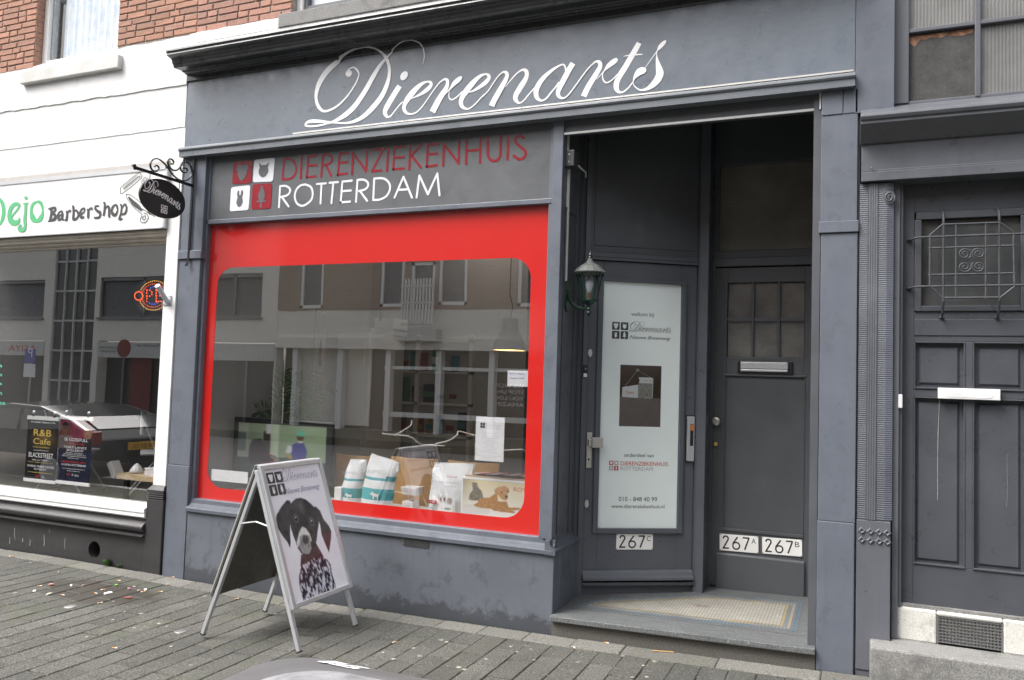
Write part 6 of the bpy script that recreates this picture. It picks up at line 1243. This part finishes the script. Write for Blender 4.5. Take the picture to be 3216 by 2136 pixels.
fbx = facade(1.998); mb = MB(); w_ = q_[1][0]-q_[0][0]; flat(mb, fbx, [(q_[0][0]+w_*(.12+.4*u), zt_+.06+.17*v) for u, v in CAT], 0); mb.build('cat_print', M['inkgrey'], bxo)
# shelving with products
fsh = facade(2.6); q_ = fsh.tr([(320,770),(870,1545)], ZE); sx0, sx1 = q_[0][0], q_[1][0]+.25
su = empty('shelving_unit', ((sx0+sx1)/2, 2.7, .16), 'white shelving unit filled with pet products deep in the clinic', 'shelves')
ZT = q_[0][1]; LV = [ZT-.02-.335*i for i in range(6)][::-1]
for z in LV: MB().box(sx0, sx1, 2.6, 2.95, z-.025, z).build('shelf_board', M['shelf'], su)
for x in (sx0, (sx0+sx1)/2-.02, sx1-.04): MB().box(x, x+.04, 2.60, 2.95, .16, ZT).lathe((x+.02, 2.62, ZT), [(.03,0),(.03,.02),(.01,.03)], 10, 2).build('upright', M['shelf'], su)
MB().box(sx0, sx1, 2.95, 2.98, .16, ZT).build('shelf_back', M['oppgrey'], su)
cols = [simple('product_%d' % i, c_, .4) for i, c_ in enumerate([(.5,.5,.48),(.08,.2,.09),(.06,.1,.18),(.25,.07,.06),(.05,.05,.06),(.3,.26,.1),(.08,.22,.24),(.22,.14,.1)])]
ORD = ['first','second','third','fourth','fifth','sixth','seventh','eighth','ninth','tenth','eleventh','twelfth','thirteenth','fourteenth','fifteenth']
names = ['white','green','navy','red','black','yellow','teal','brown']
for zi, z in enumerate(LV[:-1]):
    x = sx0+.06; k = 0
    while x < sx1-.16:
        w_ = random.uniform(.06, .15); h_ = random.uniform(.14, .27); ci = random.choice([0,0,0,1,2,3,4,4,5,6,7])
        o = MB().box(x, x+w_, 2.64+random.uniform(0,.04), 2.80, z, z+h_).build('product_pack', cols[ci], None, label=names[ci]+' pet product pack, '+ORD[k]+' from the left on the '+ORD[zi]+' shelf up from the floor', cat='product pack', group='product packs on the shelving unit', bevel=.006)
        if random.random() < .7: mb = MB(); mb.box(x+.01, x+w_-.01, 2.630, 2.642, z+h_*.3, z+h_*.6); mb.build('pack_label', cols[random.choice([0,1,3,6,5])], o)
        x += w_+random.uniform(.008, .05); k += 1
# pendant lamp, lit
fpl = facade(1.1); q_ = fpl.tr([(1293,645),(1293,860),(1188,860),(1395,865),(1300,370)], ZE); px_ = q_[0][0]; zt_, zb_ = q_[0][1], q_[1][1]; R_ = abs(q_[3][0]-q_[2][0])/2
pl = empty('pendant_lamp', (px_, 1.1, zt_), 'grey bell-shaped pendant lamp lit inside the clinic window', 'pendant lamp')
hh = zt_-zb_
MB().lathe((px_, 1.1, 0), [(R_,zb_),(R_*.98,zb_+hh*.12),(R_*.85,zb_+hh*.35),(R_*.58,zb_+hh*.58),(R_*.5,zb_+hh*.72),(R_*.5,zt_-.01),(R_*.45,zt_),(.001,zt_)], 36, 2, capb=False).build('shade', simple('lamp_grey', (.13,.13,.135), .45), pl, smooth=True)
MB().lathe((px_, 1.1, 0), [(R_*.96,zb_+.003),(R_*.83,zb_+hh*.34),(R_*.5,zb_+hh*.58),(.001,zb_+hh*.6)], 36, 2, capb=False).build('shade_inside', simple('lamp_gold_inside', (.8,.5,.15), .4, emit=(1,.55,.15), es=.8, bmp=0), pl)
MB().tube([(px_, 1.1, zt_), (px_+.02, 1.1, zt_+.1), (px_-.01, 1.1, zt_+.2), (px_, 1.1, 3.45)], .004, 6).build('cord', M['blackplastic'], pl)
MB().lathe((px_, 1.1, 0), [(.06,3.41),(.06,3.449)], 16, 2).build('ceiling_rose', M['blackplastic'], pl)
MB().lathe((px_, 1.1, 0), [(.001,zb_+.02),(.03,zb_+.04),(.035,zb_+.07),(.02,zb_+.11),(.001,zb_+.12)], 16, 2).build('bulb', simple('warm_bulb', (1,.8,.5), .3, emit=(1,.7,.35), es=6, bmp=0), pl)
for (lx, ly, e) in ((px_, 1.1, 3), (-3.4, 2.2, 2.5), (-2.2, 4.6, 4)):  # pendant's own light, then two added room fill lights without fittings
    l = bpy.data.lights.new('room_light', 'POINT'); l.energy = e; l.color = (1, .9, .78); l.shadow_soft_size = .12; lo = bpy.data.objects.new('room_light', l); COL.objects.link(lo); lo.location = (lx, ly, zb_-.06 if ly < 2 else 3.2)
# bentwood chairs
def wchair(corn, y, label):
    f_ = facade(y); q_ = f_.tr(corn, ZO); xa, xb = q_[0][0], q_[1][0]; zt_ = (q_[0][1]+q_[1][1])/2
    t_ = empty('wooden_chair', ((xa+xb)/2, y, .16), label, 'chair', 'beech chairs behind the window display'); W_ = xb-xa; mb = MB(); n_ = 12; P = []
    for i in range(n_+1):
        u = i/n_; yy = y-.05*math.cos((u-.5)*math.pi)+.05; P.append((xa+W_*u, yy))
    v = []; 
    for (x, yy) in P:
        for z, s_ in ((zt_, 1), (zt_-.42, .86)): v += [((x-(xa+xb)/2)*s_+(xa+xb)/2, yy, z), ((x-(xa+xb)/2)*s_+(xa+xb)/2, yy+.012, z)]
    fs_ = []
    for i in range(n_): a = 4*i; b2 = a+4; fs_ += [(a,b2,b2+2,a+2),(a+1,a+3,b2+3,b2+1),(a,a+1,b2+1,b2),(a+2,b2+2,b2+3,a+3)]
    mb.add(v, fs_); mb.build('backrest', M['wood'], t_, bevel=.003); MB().box(xa+.03, xb-.03, y+.02, y+.42, .58, .60).build('seat', M['wood'], t_, bevel=.008)
    for x in (xa+.06, xb-.06):
        for yy in (y+.06, y+.38): MB().tube([(x, yy, .16), (x, yy, .58)], .011, 8).build('leg', M['alu'], t_)
wchair([(145,150),(530,180)], .72, 'beech chair behind the two white pet food bags')
wchair([(715,172),(1198,215)], .66, 'beech chair with its back turned to the kitchen scale')
wchair([(1305,218),(1835,255)], .72, 'beech chair behind the tall slim fit bag and photo box')
# display things on the window shelf
def foodbag(corn, y, lean, label, dog=True, W_extra=0):
    f_ = facade(y); q_ = f_.tr(corn, ZO); (tlx, tlz), (trx, trz), (brx, _), (blx, _b) = q_; z0 = z_sh; 
    t_ = empty('pet_food_bag', ((blx+brx)/2, y, z0), label, 'pet food bag'); nu, nv = 12, 20; v = []; rr_ = random.Random(int(tlx*100))
    for j in range(nv+1):
        t = j/nv; z = z0+((tlz-z0)*(1)) * t; xl = blx+(tlx-blx)*t**1.6; xr = brx+(trx-brx)*t**1.6; dep = .055*(1-t**2.2)+.004
        for side in (0, 1):
            for i in range(nu+1):
                u = i/nu; zz_ = z+(trz-tlz)*u*t**3; bul = math.sin(math.pi*u)**.6*dep; wr = .006*math.sin(u*9+t*14+side)+rr_.uniform(-.003,.003)
                v.append((xl+(xr-xl)*u, y+(bul if side else -bul)+wr*(.3+t)+.03*lean*t, zz_+rr_.uniform(-.001,.001)))
    fs_ = []; row = 2*(nu+1)
    for j in range(nv):
        for i in range(nu):
            a = j*row+i; fs_.append((a, a+1, a+row+1, a+row)); b2 = a+nu+1; fs_.append((b2+1, b2, b2+row, b2+row+1))
        a = j*row; fs_.append((a, a+row, a+row+nu+1, a+nu+1)); a = j*row+nu; fs_.append((a, a+nu+1, a+row+nu+1, a+row))
    me = bpy.data.meshes.new('bag_body'); me.from_pydata(v, [], fs_); me.update()
    me.materials.append(M['bag']); me.materials.append(M['teal'])
    if dog is not None:
        for p in me.polygons:
            zc = (p.center[2]-z0)/(tlz-z0)
            if .20 < zc < .40 and not (.33 < zc < .345) or .55 < zc < .60: p.material_index = 1
    put('bag_body', me, None, t_, smooth=True); return t_, (blx, brx, tlx, trx, z0, tlz)
fz3 = lambda x0, z0, y: Frame((x0, y, z0), (1,0,0), (0,0,1))
ANIM = [(.05,.5),(.12,.7),(.2,.72),(.22,.85),(.3,.9),(.33,.75),(.75,.62),(.85,.75),(.92,.72),(.86,.55),(.84,.1),(.76,.1),(.74,.38),(.45,.38),(.43,.1),(.34,.1),(.32,.42),(.25,.5),(.15,.5)]
t_, g_ = foodbag([(330,203),(508,210),(432,645),(215,618)], .27, 0, 'white and teal cat food bag, left of the two folded bags')
f2 = fz3(g_[0], g_[4], .208); w_ = g_[1]-g_[0]; H_ = g_[5]-g_[4]
mb = MB(); text(mb, 'SANIMED', f2, w_*.30, H_*.70, w_*1.0, .022, .0, 0); mb.build('bag_name', M['inkmid'], t_); mb = MB(); flat(mb, f2, [(w_*(.45+.4*u), H_*(.18+.14*v)) for u, v in ANIM], .0); mb.build('animal_print', M['paper'], t_)
t_, g_ = foodbag([(545,142),(845,240),(760,680),(432,640)], .22, 0, 'taller white and teal dog food bag, right of the two folded bags')
f2 = fz3(g_[0], g_[4], .158); w_ = g_[1]-g_[0]; H_ = g_[5]-g_[4]
mb = MB(); text(mb, 'SANIMED', f2, w_*.14, H_*.66, w_*.9, .03, 0, 0); mb.build('bag_name', M['inkmid'], t_); mb = MB(); flat(mb, f2, [(w_*(.42+.32*u), H_*(.20+.17*v)) for u, v in ANIM], 0); mb.build('animal_print', M['paper'], t_)
q_ = facade(.2).tr([(165,490),(230,620)], ZO); o = MB().box(q_[0][0], q_[1][0], .2, .25, z_sh, q_[0][1]).build('sample_box', M['paper'], None, label='small white and teal sample box left of the food bags', cat='box', bevel=.004)
MB().box(q_[0][0]-.001, q_[1][0]+.001, .198, .2, z_sh+.02, z_sh+.05).build('teal_band', M['teal'], o)
# kitchen scale
fk = facade(.24); q_ = fk.tr([(885,478),(1048,598),(888,625),(1000,715)], ZO); ks = empty('kitchen_scale', (q_[2][0]+.05, .26, z_sh), 'small white kitchen scale with bowl and round dial', 'scale')
mb = MB(); xa, xb, zt_, zb_ = q_[0][0], q_[1][0], q_[0][1], q_[1][1]+.015
mb.add([(xa,.18,zt_),(xb,.18,zt_),(xb,.30,zt_),(xa,.30,zt_),(xa+.012,.19,zb_),(xb-.012,.19,zb_),(xb-.012,.29,zb_),(xa+.012,.29,zb_)], [(0,1,2,3),(7,6,5,4),(0,4,5,1),(1,5,6,2),(2,6,7,3),(3,7,4,0)]); bo = mb.build('bowl', M['plastic'], ks, bevel=.006); mb = MB(); text(mb, 'ROYAL CANIN', fz3(xa, zb_, .178), .045, .03, .105, .006, 0); mb.build('bowl_logo', M['inkred'], bo)
MB().box(q_[2][0], q_[3][0], .20, .30, z_sh, q_[2][1]).build('scale_body', M['plastic'], ks, bevel=.006); MB().box(q_[2][0]+.035, q_[2][0]+.04, .24, .25, q_[2][1], zb_).box(q_[3][0]-.04, q_[3][0]-.035, .24, .25, q_[2][1], zb_).build('bowl_support', M['alu'], ks)
f2 = fz3((q_[2][0]+q_[3][0])/2, z_sh+.035, .199); mb = MB(); ribbon(mb, f2, [(.026*math.cos(a), .026*math.sin(a), .0018) for a in np.linspace(-.5, math.pi+.5, 24)], 0); ribbon(mb, f2, [(0,-.02,.002),(0,.02,.002)], .0004); flat(mb, f2, ell(0,-.002,.006,.006), .001); mb.build('dial', M['inkred'], ks)
# slim fit bag
t_, g_ = foodbag([(1195,235),(1625,250),(1470,750),(1130,720)], .24, 0, 'large white slim fit food bag with jack russell picture', dog=None)
f2 = fz3(g_[0], g_[4], .178); w_ = g_[1]-g_[0]; H_ = g_[5]-g_[4]
mb = MB(); text(mb, 'SlimFit', f2, w_*.07, H_*.12, w_*.40, .045, 0); mb.build('bag_name', M['inkdkgreen'], t_)
mb = MB(); text(mb, 'ROYAL CANIN', f2, w_*.66, H_*.76, w_*.98, .012, 0); mb.box(g_[0]+w_*.14, g_[0]+w_*.38, .1765, .1775, z_sh+H_*.255, z_sh+H_*.32); mb.build('red_label', M['inkred'], t_)
mb = MB(); text(mb, 'HOND', f2, w_*.18, H_*.272, w_*.34, .014, .003); mb.build('label_word', M['paper'], t_)
mb = MB(); text(mb, 'Op weg naar een', f2, w_*.22, H_*.655, w_*.98, .013, 0); text(mb, 'gezond', f2, w_*.58, H_*.585, w_*.92, .013, 0); mb.build('slogan', M['inkmid'], t_)
def petart(U, V):
    u, v = U/w_, V/H_; C = np.zeros(U.shape+(3,)); C[...] = (.70,.73,.74); n_ = vnoise(u, v, 60, 6)
    C[((u-.50)/.09)**2+((v-.16)/.13)**2 < 1] = (.80,.80,.80); C[(np.abs(u-.45) < .02) & (v < .12)] = (.78,.78,.78); C[((u-.56)/.07)**2+((v-.33)/.055)**2 < 1] = (.78,.76,.74)
    for ex in (.51,.61): C[((u-ex)/.03)**2+((v-.355)/.04)**2 < 1] = (.22,.10,.05)
    C[((u-.56)/.014)**2+((v-.31)/.014)**2 < 1] = (.02,.02,.02); m_ = ((u-.76)/.085)**2+((v-.33)/.06)**2 < 1; C[m_] = ((.18+.2*n_)[...,None]*np.array([1,.8,.6]))[m_]
    m_ = (np.abs(u-.75) < .15) & (v < .25); C[m_] = (.74,.74,.73); m_ = (u > .87) & (u < .90) & (v < .25); C[m_] = (.6,.45,.1); m_ = (np.abs(u-.71) < .09) & (np.abs(v-.19) < .016); C[m_] = (.03,.18,.08); m_ = ((u-.68)/.03)**2+((v-.08)/.02)**2 < 1; C[m_] = (.05,.1,.4); return C
artgrid('pet_picture', f2, w_*.42, w_*.93, 0, H_*.42, 50, 50, petart, M['print'], t_, .001)
# photo box with retriever
fpb = facade(.185); q_ = fpb.tr([(1475,375),(2135,400),(1475,760)], ZO); xa, xb, zt_ = q_[0][0], q_[1][0]+.03, q_[0][1]-.005
pb = MB().box(xa, xb, .187, .42, z_sh, zt_).build('photo_display_box', M['paper'], None, label='white display box with golden retriever and cat photo', cat='display box', bevel=.002)
PW, PH = xb-xa, zt_-z_sh
f2 = fz3(xa, z_sh, .1855)
tr2 = lambda pts: [((a-xa), (b_-z_sh)) for a, b_ in fpb.tr(pts, ZO)]
dbody = tr2([(1600,670),(1640,650),(1645,620),(1700,600),(1760,600),(1820,560),(1840,545),(1850,640),(1940,640),(1960,700),(2070,705),(2085,725),(1990,735),(2030,745),(2020,760),(1940,755),(1800,735),(1790,720),(1640,700),(1605,685)])
dhead = tr2([(1815,545),(1812,520),(1850,490),(1920,482),(1960,505),(1965,540),(1945,570),(1950,610),(1930,632),(1895,620),(1870,600),(1850,570),(1830,575)])
cbody = tr2([(1545,615),(1560,560),(1590,520),(1585,480),(1580,450),(1600,440),(1635,450),(1645,490),(1680,530),(1698,600),(1640,632),(1580,630)])
en = tr2([(1888,548),(1950,535),(1937,590)])
def retart(U, V):
    u, v = U/PW, V/PH; C = np.zeros(U.shape+(3,)); k = np.clip((v-.25)/.7, 0, 1)[...,None]; C[...] = (.80,.80,.80); C = C*(1-k)+k*np.array([.72,.62,.36]); C = C*(1-np.clip(.25-u, 0, .25)[...,None]*k*2.2); C[(v > .955)] = (.35,.4,.5)
    f_ = vnoise(U+V*.3, V, 170, 2); m_ = ((u-.2)/.25)**2+((v-.27)/.12)**2 < 1; C[m_] *= .86
    m_ = inpoly(U, V, cbody); C[m_] = ((.07+.22*f_)[...,None]*np.array([1,.88,.65]))[m_]
    m_ = inpoly(U, V, dbody); C[m_] = ((.26+.34*f_)[...,None]*np.array([1,.46,.14]))[m_]; m_ = inpoly(U, V, dhead); C[m_] = ((.34+.32*f_)[...,None]*np.array([1,.5,.17]))[m_]
    for ex, ez in en[:2]: C[((U-ex)/.007)**2+((V-ez)/.006)**2 < 1] = (.03,.02,.02)
    C[((U-en[2][0])/.011)**2+((V-en[2][1])/.012)**2 < 1] = (.03,.02,.02); return C
artgrid('photo_print', f2, .012, PW-.004, .012, PH-.012, 170, 100, retart, M['print'], pb, .0006)
a = tr2([(2010,535),(2135,545)]); mb = MB(); text(mb, 'ROYAL', f2, a[0][0], a[0][1], a[0][0]+.150, .030, .002); mb.build('brand_word', M['inkred'], pb)
MB().box(xa+.02, xb-.02, .20, .40, zt_+.002, zt_+.012).build('leaflet', M['cardboard'], None, label='stack of leaflets on top of the photo display box', cat='leaflets')
for k in range(9):
    x = xa+.12+k*.045; o = MB().box(-.05,.05,-.07,.07,0,.003).build('brochure', [M['paper'], M['inkred'], M['paper']][k % 3], None, label='thin brochure fanned out on top of the photo display box', cat='brochure', group='brochures fanned on the photo box'); o.location = (x, .28, zt_+.022+k*.0012); o.rotation_euler = (-.12, -.15, .3)
# white decorative branch
for pts, zz_ in (([(430,1420),(480,1430),(510,1400),(520,1370),(490,1340)], ZE), ([(510,1430),(580,1445),(620,1500),(640,1510),(720,1520)], ZE), ([(790,1490),(850,1470),(870,1435),(850,1415),(900,1440),(970,1470)], ZE), ([(1250,1535),(1350,1535),(1350,1570)], ZE)):
    f_ = facade(.5); P = f_.tr(pts, zz_); MB().tube([(a_, .5+.02*i, b_) for i, (a_, b_) in enumerate([tuple(p) for p in spline(P, 4)])], .006, 6).build('white_branch', M['plastic'], None, label='twisted white decorative branch standing behind the window display', cat='branch', group='white decorative branches')
# ================================================================== ACROSS THE STREET (seen in the window reflections)
YV = 16.18; FV = facade(YV); YO = .18-YV
def vb(z_, u0, v0, u1, v1): q_ = FV.tr([(u0, v0), (u1, v1)], z_); return q_[0][0], q_[1][0], q_[1][1], q_[0][1]
xb = FV.tr([(1880,500)], ZD)[0][0]; zband = FV.tr([(700,792)], ZD)[0][1]
OP = empty('opposite_plaster_block', (xb-10, YO, 0), 'grey plastered block across the street, reflected in the left windows', 'building')
zsh = zband
def wall_holes(x0, x1, z0, z1, holes, y0, y1):
    mb = MB(); xs_ = sorted({x0, x1, *[h[0] for h in holes], *[h[1] for h in holes]}); 
    for a, b_ in zip(xs_[:-1], xs_[1:]):
        hs_ = sorted([(h[2], h[3]) for h in holes if h[0] < (a+b_)/2 < h[1]]); z = z0
        for c_, d_ in hs_:
            if c_ > z: mb.box(a, b_, y0, y1, z, c_)
            z = d_
        if z < z1: mb.box(a, b_, y0, y1, z, z1)
    return mb
wA = vb(ZD, 0, 390, 285, 640); wB = vb(ZD, 680, 350, 1260, 625); wC = vb(ZD, 1480, 300, 1765, 575); stg = vb(ZD, 385, 150, 590, 795)
L_, H_ = wA[1]-5.2, wA[3]-wA[2]
holes = []
for (a, b_) in ((wA[1]-5.5, wA[1]), (wB[0], wB[1]), (wC[0]-.5, wC[1])):
    for dz in (0, 2.9): holes.append((a, b_, wA[2]+dz, wA[3]+dz))
sg0, sg1 = stg[0]-.05, stg[1]+.25
holes2 = holes+[(sg0, sg1, 0, 9.2)]
wall_holes(xb-32, xb, zsh, 10, holes2, YO-.3, YO).build('plaster_wall', M['plaster2'], OP)
for h in holes:
    fr_ = MB().box(h[0], h[1], YO-.1, YO-.05, h[2], h[2]+.07).box(h[0], h[1], YO-.1, YO-.05, h[3]-.12, h[3]).box(h[0], h[0]+.07, YO-.1, YO-.05, h[2], h[3]).box((h[0]+h[1])/2-.04, (h[0]+h[1])/2+.04, YO-.1, YO-.05, h[2], h[3]).box(h[0]-.06, h[1]+.06, YO-.05, YO+.08, h[2]-.07, h[2]).build('window', M['alum_dark'], OP)
    MB().box(h[0], h[1], YO-.2, YO-.15, h[2], h[3]).build('curtain', M['curtain'], fr_)
# stairwell glazing
MB().box(sg0, sg1, YO-.12, YO-.10, 0, 9.2).build('stairwell_glass', M['oppglass'], OP)
mb = MB()
for i in range(5): x = sg0+(sg1-sg0)*i/4; mb.box(x-.035, x+.035, YO-.1, YO-.03, 0, 9.2)
for i in range(9): z = .0+1.12*i; mb.box(sg0, sg1, YO-.1, YO-.04, z, z+.07)
mb.build('stairwell_mullions', M['oppgrey'], OP)
# ground floor shops
b0 = FV.tr([(200,893)], ZD)[0][1]
for a, b_, nm in ((xb-32, sg0-.3, 'ASIYA'), (sg1+.3, xb-.05, 'shop')):
    bd = MB().box(a, b_, YO-.1, YO+.04, b0, zsh-.06).build('shop_sign_band', M['oppgrey'], OP); MB().box(a, b_, YO-.5, YO-.4, 0, b0).build('dark_shopfront', M['oppdark'], OP); MB().box(a-.3, a, YO-.4, YO, 0, zsh).box(b_, b_+.3 if b_ < xb-.2 else b_+.05, YO-.4, YO, 0, zsh).build('pier', M['plaster2'], OP)
    for k in range(int((b_-a)/1.9)): MB().box(a+.9+1.9*k, a+.97+1.9*k, YO-.38, YO-.3, 0, b0).build('shopfront_mullion', M['alum_dark'], OP)
FOp = Frame((0, YO+.045, 0), (-1, 0, 0), (0, 0, 1))      # lettering faces the street
def optext(s_, q, mat, parent):
    mb = MB(); text(mb, s_, FOp, -q[1], q[2], -q[0], (q[3]-q[2])*.9, .002); mb.build('sign_lettering', M[mat], parent)
optext('ASIYA', vb(ZD, 60, 815, 245, 868), 'inkred', OP); optext('BARON', vb(ZD, 680, 828, 815, 848), 'ink', OP); optext('DISTGROOTHANDEL', vb(ZD, 680, 856, 815, 872), 'ink', OP); optext('Gratis bezorgd', vb(ZD, 930, 815, 1080, 835), 'ink', OP)
q_ = vb(ZD, 815, 812, 860, 880); mb = MB(); mb.add([FOp.p(-(q_[0]+q_[1])/2+.33*math.cos(a), (q_[2]+q_[3])/2+.33*math.sin(a), .003) for a in np.linspace(0, 6.2, 24)], [tuple(range(24))]); mb.build('red_disc_logo', simple('dull_red_disc', (.22,.03,.03), .5), OP)
MB().box(sg1+1.6, sg1+2.6, YO-.38, YO-.32, 0, 2.3).box(sg1+3.4, sg1+3.5, YO-.38, YO-.3, 0, 2.4).build('red_shop_door', simple('dull_red_door', (.17,.02,.02), .4), OP)
# brick house
OB = empty('opposite_brick_house', (xb+8, YO, 0), 'brown brick house across the street with white window frames, reflected in the shop window', 'house')
W1 = vb(ZD, 2035, 250, 2175, 575); W2 = vb(ZE, 425, 200, 572, 565); W3 = vb(ZE, 628, 265, 775, 720); W4 = vb(ZE, 820, 180, 1000, 552)
z1f = FV.tr([(1900,590)], ZD)[0][1]
hs_ = []
ww = W4[1]-W4[0]; hh = W4[3]-W4[2]+.35
base_w = [W1, W2, W3, W4]
for q_ in base_w: hs_.append((q_[0], q_[1], q_[2], max(q_[3], q_[2]+1.9)))
per = W4[1]-W1[0]+1.6
for k in (1, 2):
    for q_ in base_w: hs_.append((q_[0]+per*k, q_[1]+per*k, q_[2], max(q_[3], q_[2]+1.9)))
top = [(a, b_, W2[2]+3.1, W2[2]+5.0) for a, b_, c_, d_ in hs_]
zw = min(z1f, W4[2]-.1)
wall_holes(xb, xb+34, zw, 10, [h for h in hs_ if h[2] > zw]+[(h[0], h[1], zw+.01, h[3]) for h in hs_ if h[2] <= zw]+top, YO-.3, YO).build('brick_wall', M['farbrick'], OB)
for h in hs_+top:
    z0_ = max(h[2], zw-.6); fr_ = MB()
    for a in (h[0], h[1]-.1): fr_.box(a, a+.1, YO-.14, YO-.04, z0_, h[3])
    fr_.box(h[0], h[1], YO-.14, YO-.04, z0_, z0_+.1).box(h[0], h[1], YO-.14, YO-.04, h[3]-.1, h[3]); fr_ = fr_.build('window', M['whitegloss'], OB)
    MB().box(h[0]+.1, h[1]-.1, YO-.12, YO-.10, z0_+.1, h[3]-.1).build('pane', M['curtain'], fr_)
rl = MB(); 
for z in (W3[2]+.1, W3[2]+.75, W3[2]+1.25): rl.box(W3[0]-.15, W3[1]+.15, YO+.25, YO+.3, z, z+.06)
for i in range(11): x = W3[0]-.1+i*(W3[1]-W3[0]+.2)/10; rl.box(x-.02, x+.02, YO+.25, YO+.3, W3[2]+.05, W3[2]+1.5)
rl.build('balcony_railing', M['whitegloss'], OB); MB().box(W3[0]-.3, W3[1]+.3, YO, YO+.35, W3[2]-.35, W3[2]).build('balcony', M['oppgrey'], OB)
bnd = vb(ZE, 810, 590, 1430, 785)
MB().box(xb, xb+34, YO-.2, YO-.02, bnd[2], zw).build('rendered_band', M['plaster2'], OB)
MB().box(xb, xb+34, YO-.25, YO+.08, bnd[2]-.35, bnd[2]).build('shop_cornice', M['plaster2'], OB); MB().box(xb+4, xb+34, YO-.34, YO-.2, 1.9, 2.0).box(xb+4, xb+34, YO-.34, YO-.2, .45, .6).build('shopfront_rail', M['whitegloss'], OB); MB().box(xb, xb+34, YO-.6, YO-.5, 0, bnd[2]).build('dark_shopfront', M['oppdark'], OB)
for k in range(18): MB().box(xb+.6+1.75*k, xb+.78+1.75*k, YO-.35, YO-.1, 0, bnd[2]-.35).build('shopfront_post', M['whitegloss'], OB)
MB().box(xb+.5, xb+3.4, YO-.45, YO-.4, .1, 2.6).build('white_roller_shutter', M['plaster2'], OB)
for ln, (va, vc) in zip(("WE WON'T", 'STOP UNTIL', 'YOU LOOK', 'AMAZING'), ((1075,1115),(1118,1155),(1160,1198),(1200,1242))):
    q_ = vb(ZE, 1125, va, 1357, vc); f3 = Frame((0, YO-.3, 0), (-1,0,0), (0,0,1)); mb = MB(); text(mb, ln, f3, -q_[1], q_[2], -q_[0], (q_[3]-q_[2])*.9, .002); mb.build('shop_window_slogan', M['letter'], OB)
MB().prism_x([(YO-.3,9.9),(YO+.3,9.9),(YO+.3,10.1),(YO-4,12.5),(YO-6,12.5),(YO-6,9.9)], xb-32, xb+34).build('roof', M['black'], OB)
# parked car seen in the barber window
CX, CY, CZ = -12.05, -4.05, -.21
car = empty('parked_car', (CX, CY, CZ), 'black hatchback parked in the street, reflected in the barber window', 'car')
prof = [(-2.05,.35),(-2.08,.60),(-1.9,.72),(-1.1,.85),(-.35,1.18),(.2,1.26),(.9,1.24),(1.5,1.10),(1.93,.93),(2.08,.78),(2.10,.42),(2.0,.24),(-1.95,.24)]
mb = MB(); rings = []
for yy, s_, zc in ((-.88,.985,.0),(-.80,1,.0),(0,1.0,.03),(.80,1,0),(.88,.985,0)):
    rings.append([(CX+x*s_, CY+yy*(1-(.22 if z > 1.0 else .0)*(z-.9)), CZ+z+(zc if z > 1.2 else 0)) for x, z in prof])
n_ = len(prof); v = [p for r_ in rings for p in r_]; fs_ = [tuple(range(n_)), tuple(range(4*n_, 5*n_))[::-1]]
for k in range(4): fs_ += [(k*n_+i, (k+1)*n_+i, (k+1)*n_+(i+1) % n_, k*n_+(i+1) % n_) for i in range(n_)]
mb.add(v, fs_); mb.build('body', M['carpaint'], car, bevel=.03)
for sgn in (-1, 1):
    yy = CY+sgn*.80
    mb = MB(); mb.add([(CX+x, CY+sgn*(.885-.19*(z-.9)), CZ+z) for x, z in ((-.90,.88),(-.28,1.15),(.5,1.19),(.5,.88))], [(0,1,2,3) if sgn < 0 else (3,2,1,0)]); mb.add([(CX+x, CY+sgn*(.885-.19*(z-.9)), CZ+z) for x, z in ((.58,.88),(.58,1.19),(1.0,1.17),(1.4,1.05),(1.5,.93))], [tuple(range(5)) if sgn < 0 else tuple(range(5))[::-1]]); mb.build('side_window', M['oppglass'], car)
    for xx in (-1.35, 1.3):
        w_ = MB().lathe((CX+xx, yy, CZ+.31), [(.31,-.1),(.31,.1)], 28, 1).build('wheel', M['tyre'], car); MB().lathe((CX+xx, yy-(.11 if sgn < 0 else -.11), CZ+.31), [(.20,-.01),(.20,.01)], 20, 1).build('rim', M['alu'], w_)
MB().add([(CX+x, CY+yy, CZ+z) for x, yy, z in ((1.56,-.60,1.10),(1.56,.60,1.10),(1.94,.66,.945),(1.94,-.66,.945))], [(0,1,2,3)]).build('rear_window', M['oppglass'], car)
MB().box(CX+2.095, CX+2.115, CY-.26, CY+.26, CZ+.62, CZ+.73).build('number_plate', M['caryellow'], car)
fpn = Frame((CX+2.116, CY-.26, CZ+.62), (0,1,0), (0,0,1)); mb = MB(); text(mb, '58-SV-DL', fpn, .05, .022, .47, .07, .001); mb.build('plate_lettering', M['ink'], car)
for s_ in (-1, 1): MB().box(CX+2.02, CX+2.10, CY+s_*.86-.14*(s_ > 0), CY+s_*.86+.14*(s_ < 0), CZ+.72, CZ+.92).build('tail_light', M['tail'], car, bevel=.02)
# parking sign on the far pavement
q_ = facade(12.5).tr([(172,850),(228,945)], ZD); sx = (q_[0][0]+q_[1][0])/2; sy = .18-12.5
ps = empty('parking_sign', (sx, sy, 0), 'blue P parking sign on a grey post across the street', 'road sign'); MB().lathe((sx, sy-.03, 0), [(.03,0),(.03,q_[0][1])], 12, 2).build('post', M['galv'], ps)
MB().box(sx-.24, sx+.24, sy, sy+.01, q_[1][1], q_[0][1]).build('sign_plate', M['inkblue'], ps); fps = Frame((sx, sy+.012, 0), (-1,0,0), (0,0,1)); mb = MB(); text(mb, 'P', fps, -.10, q_[1][1]+.18, .10, .30, .001); mb.build('letter_p', M['letter'], ps)
MB().box(sx-.26, sx+.26, sy, sy+.01, q_[1][1]-.45, q_[1][1]-.03).build('white_sub_plate', M['paper'], ps)
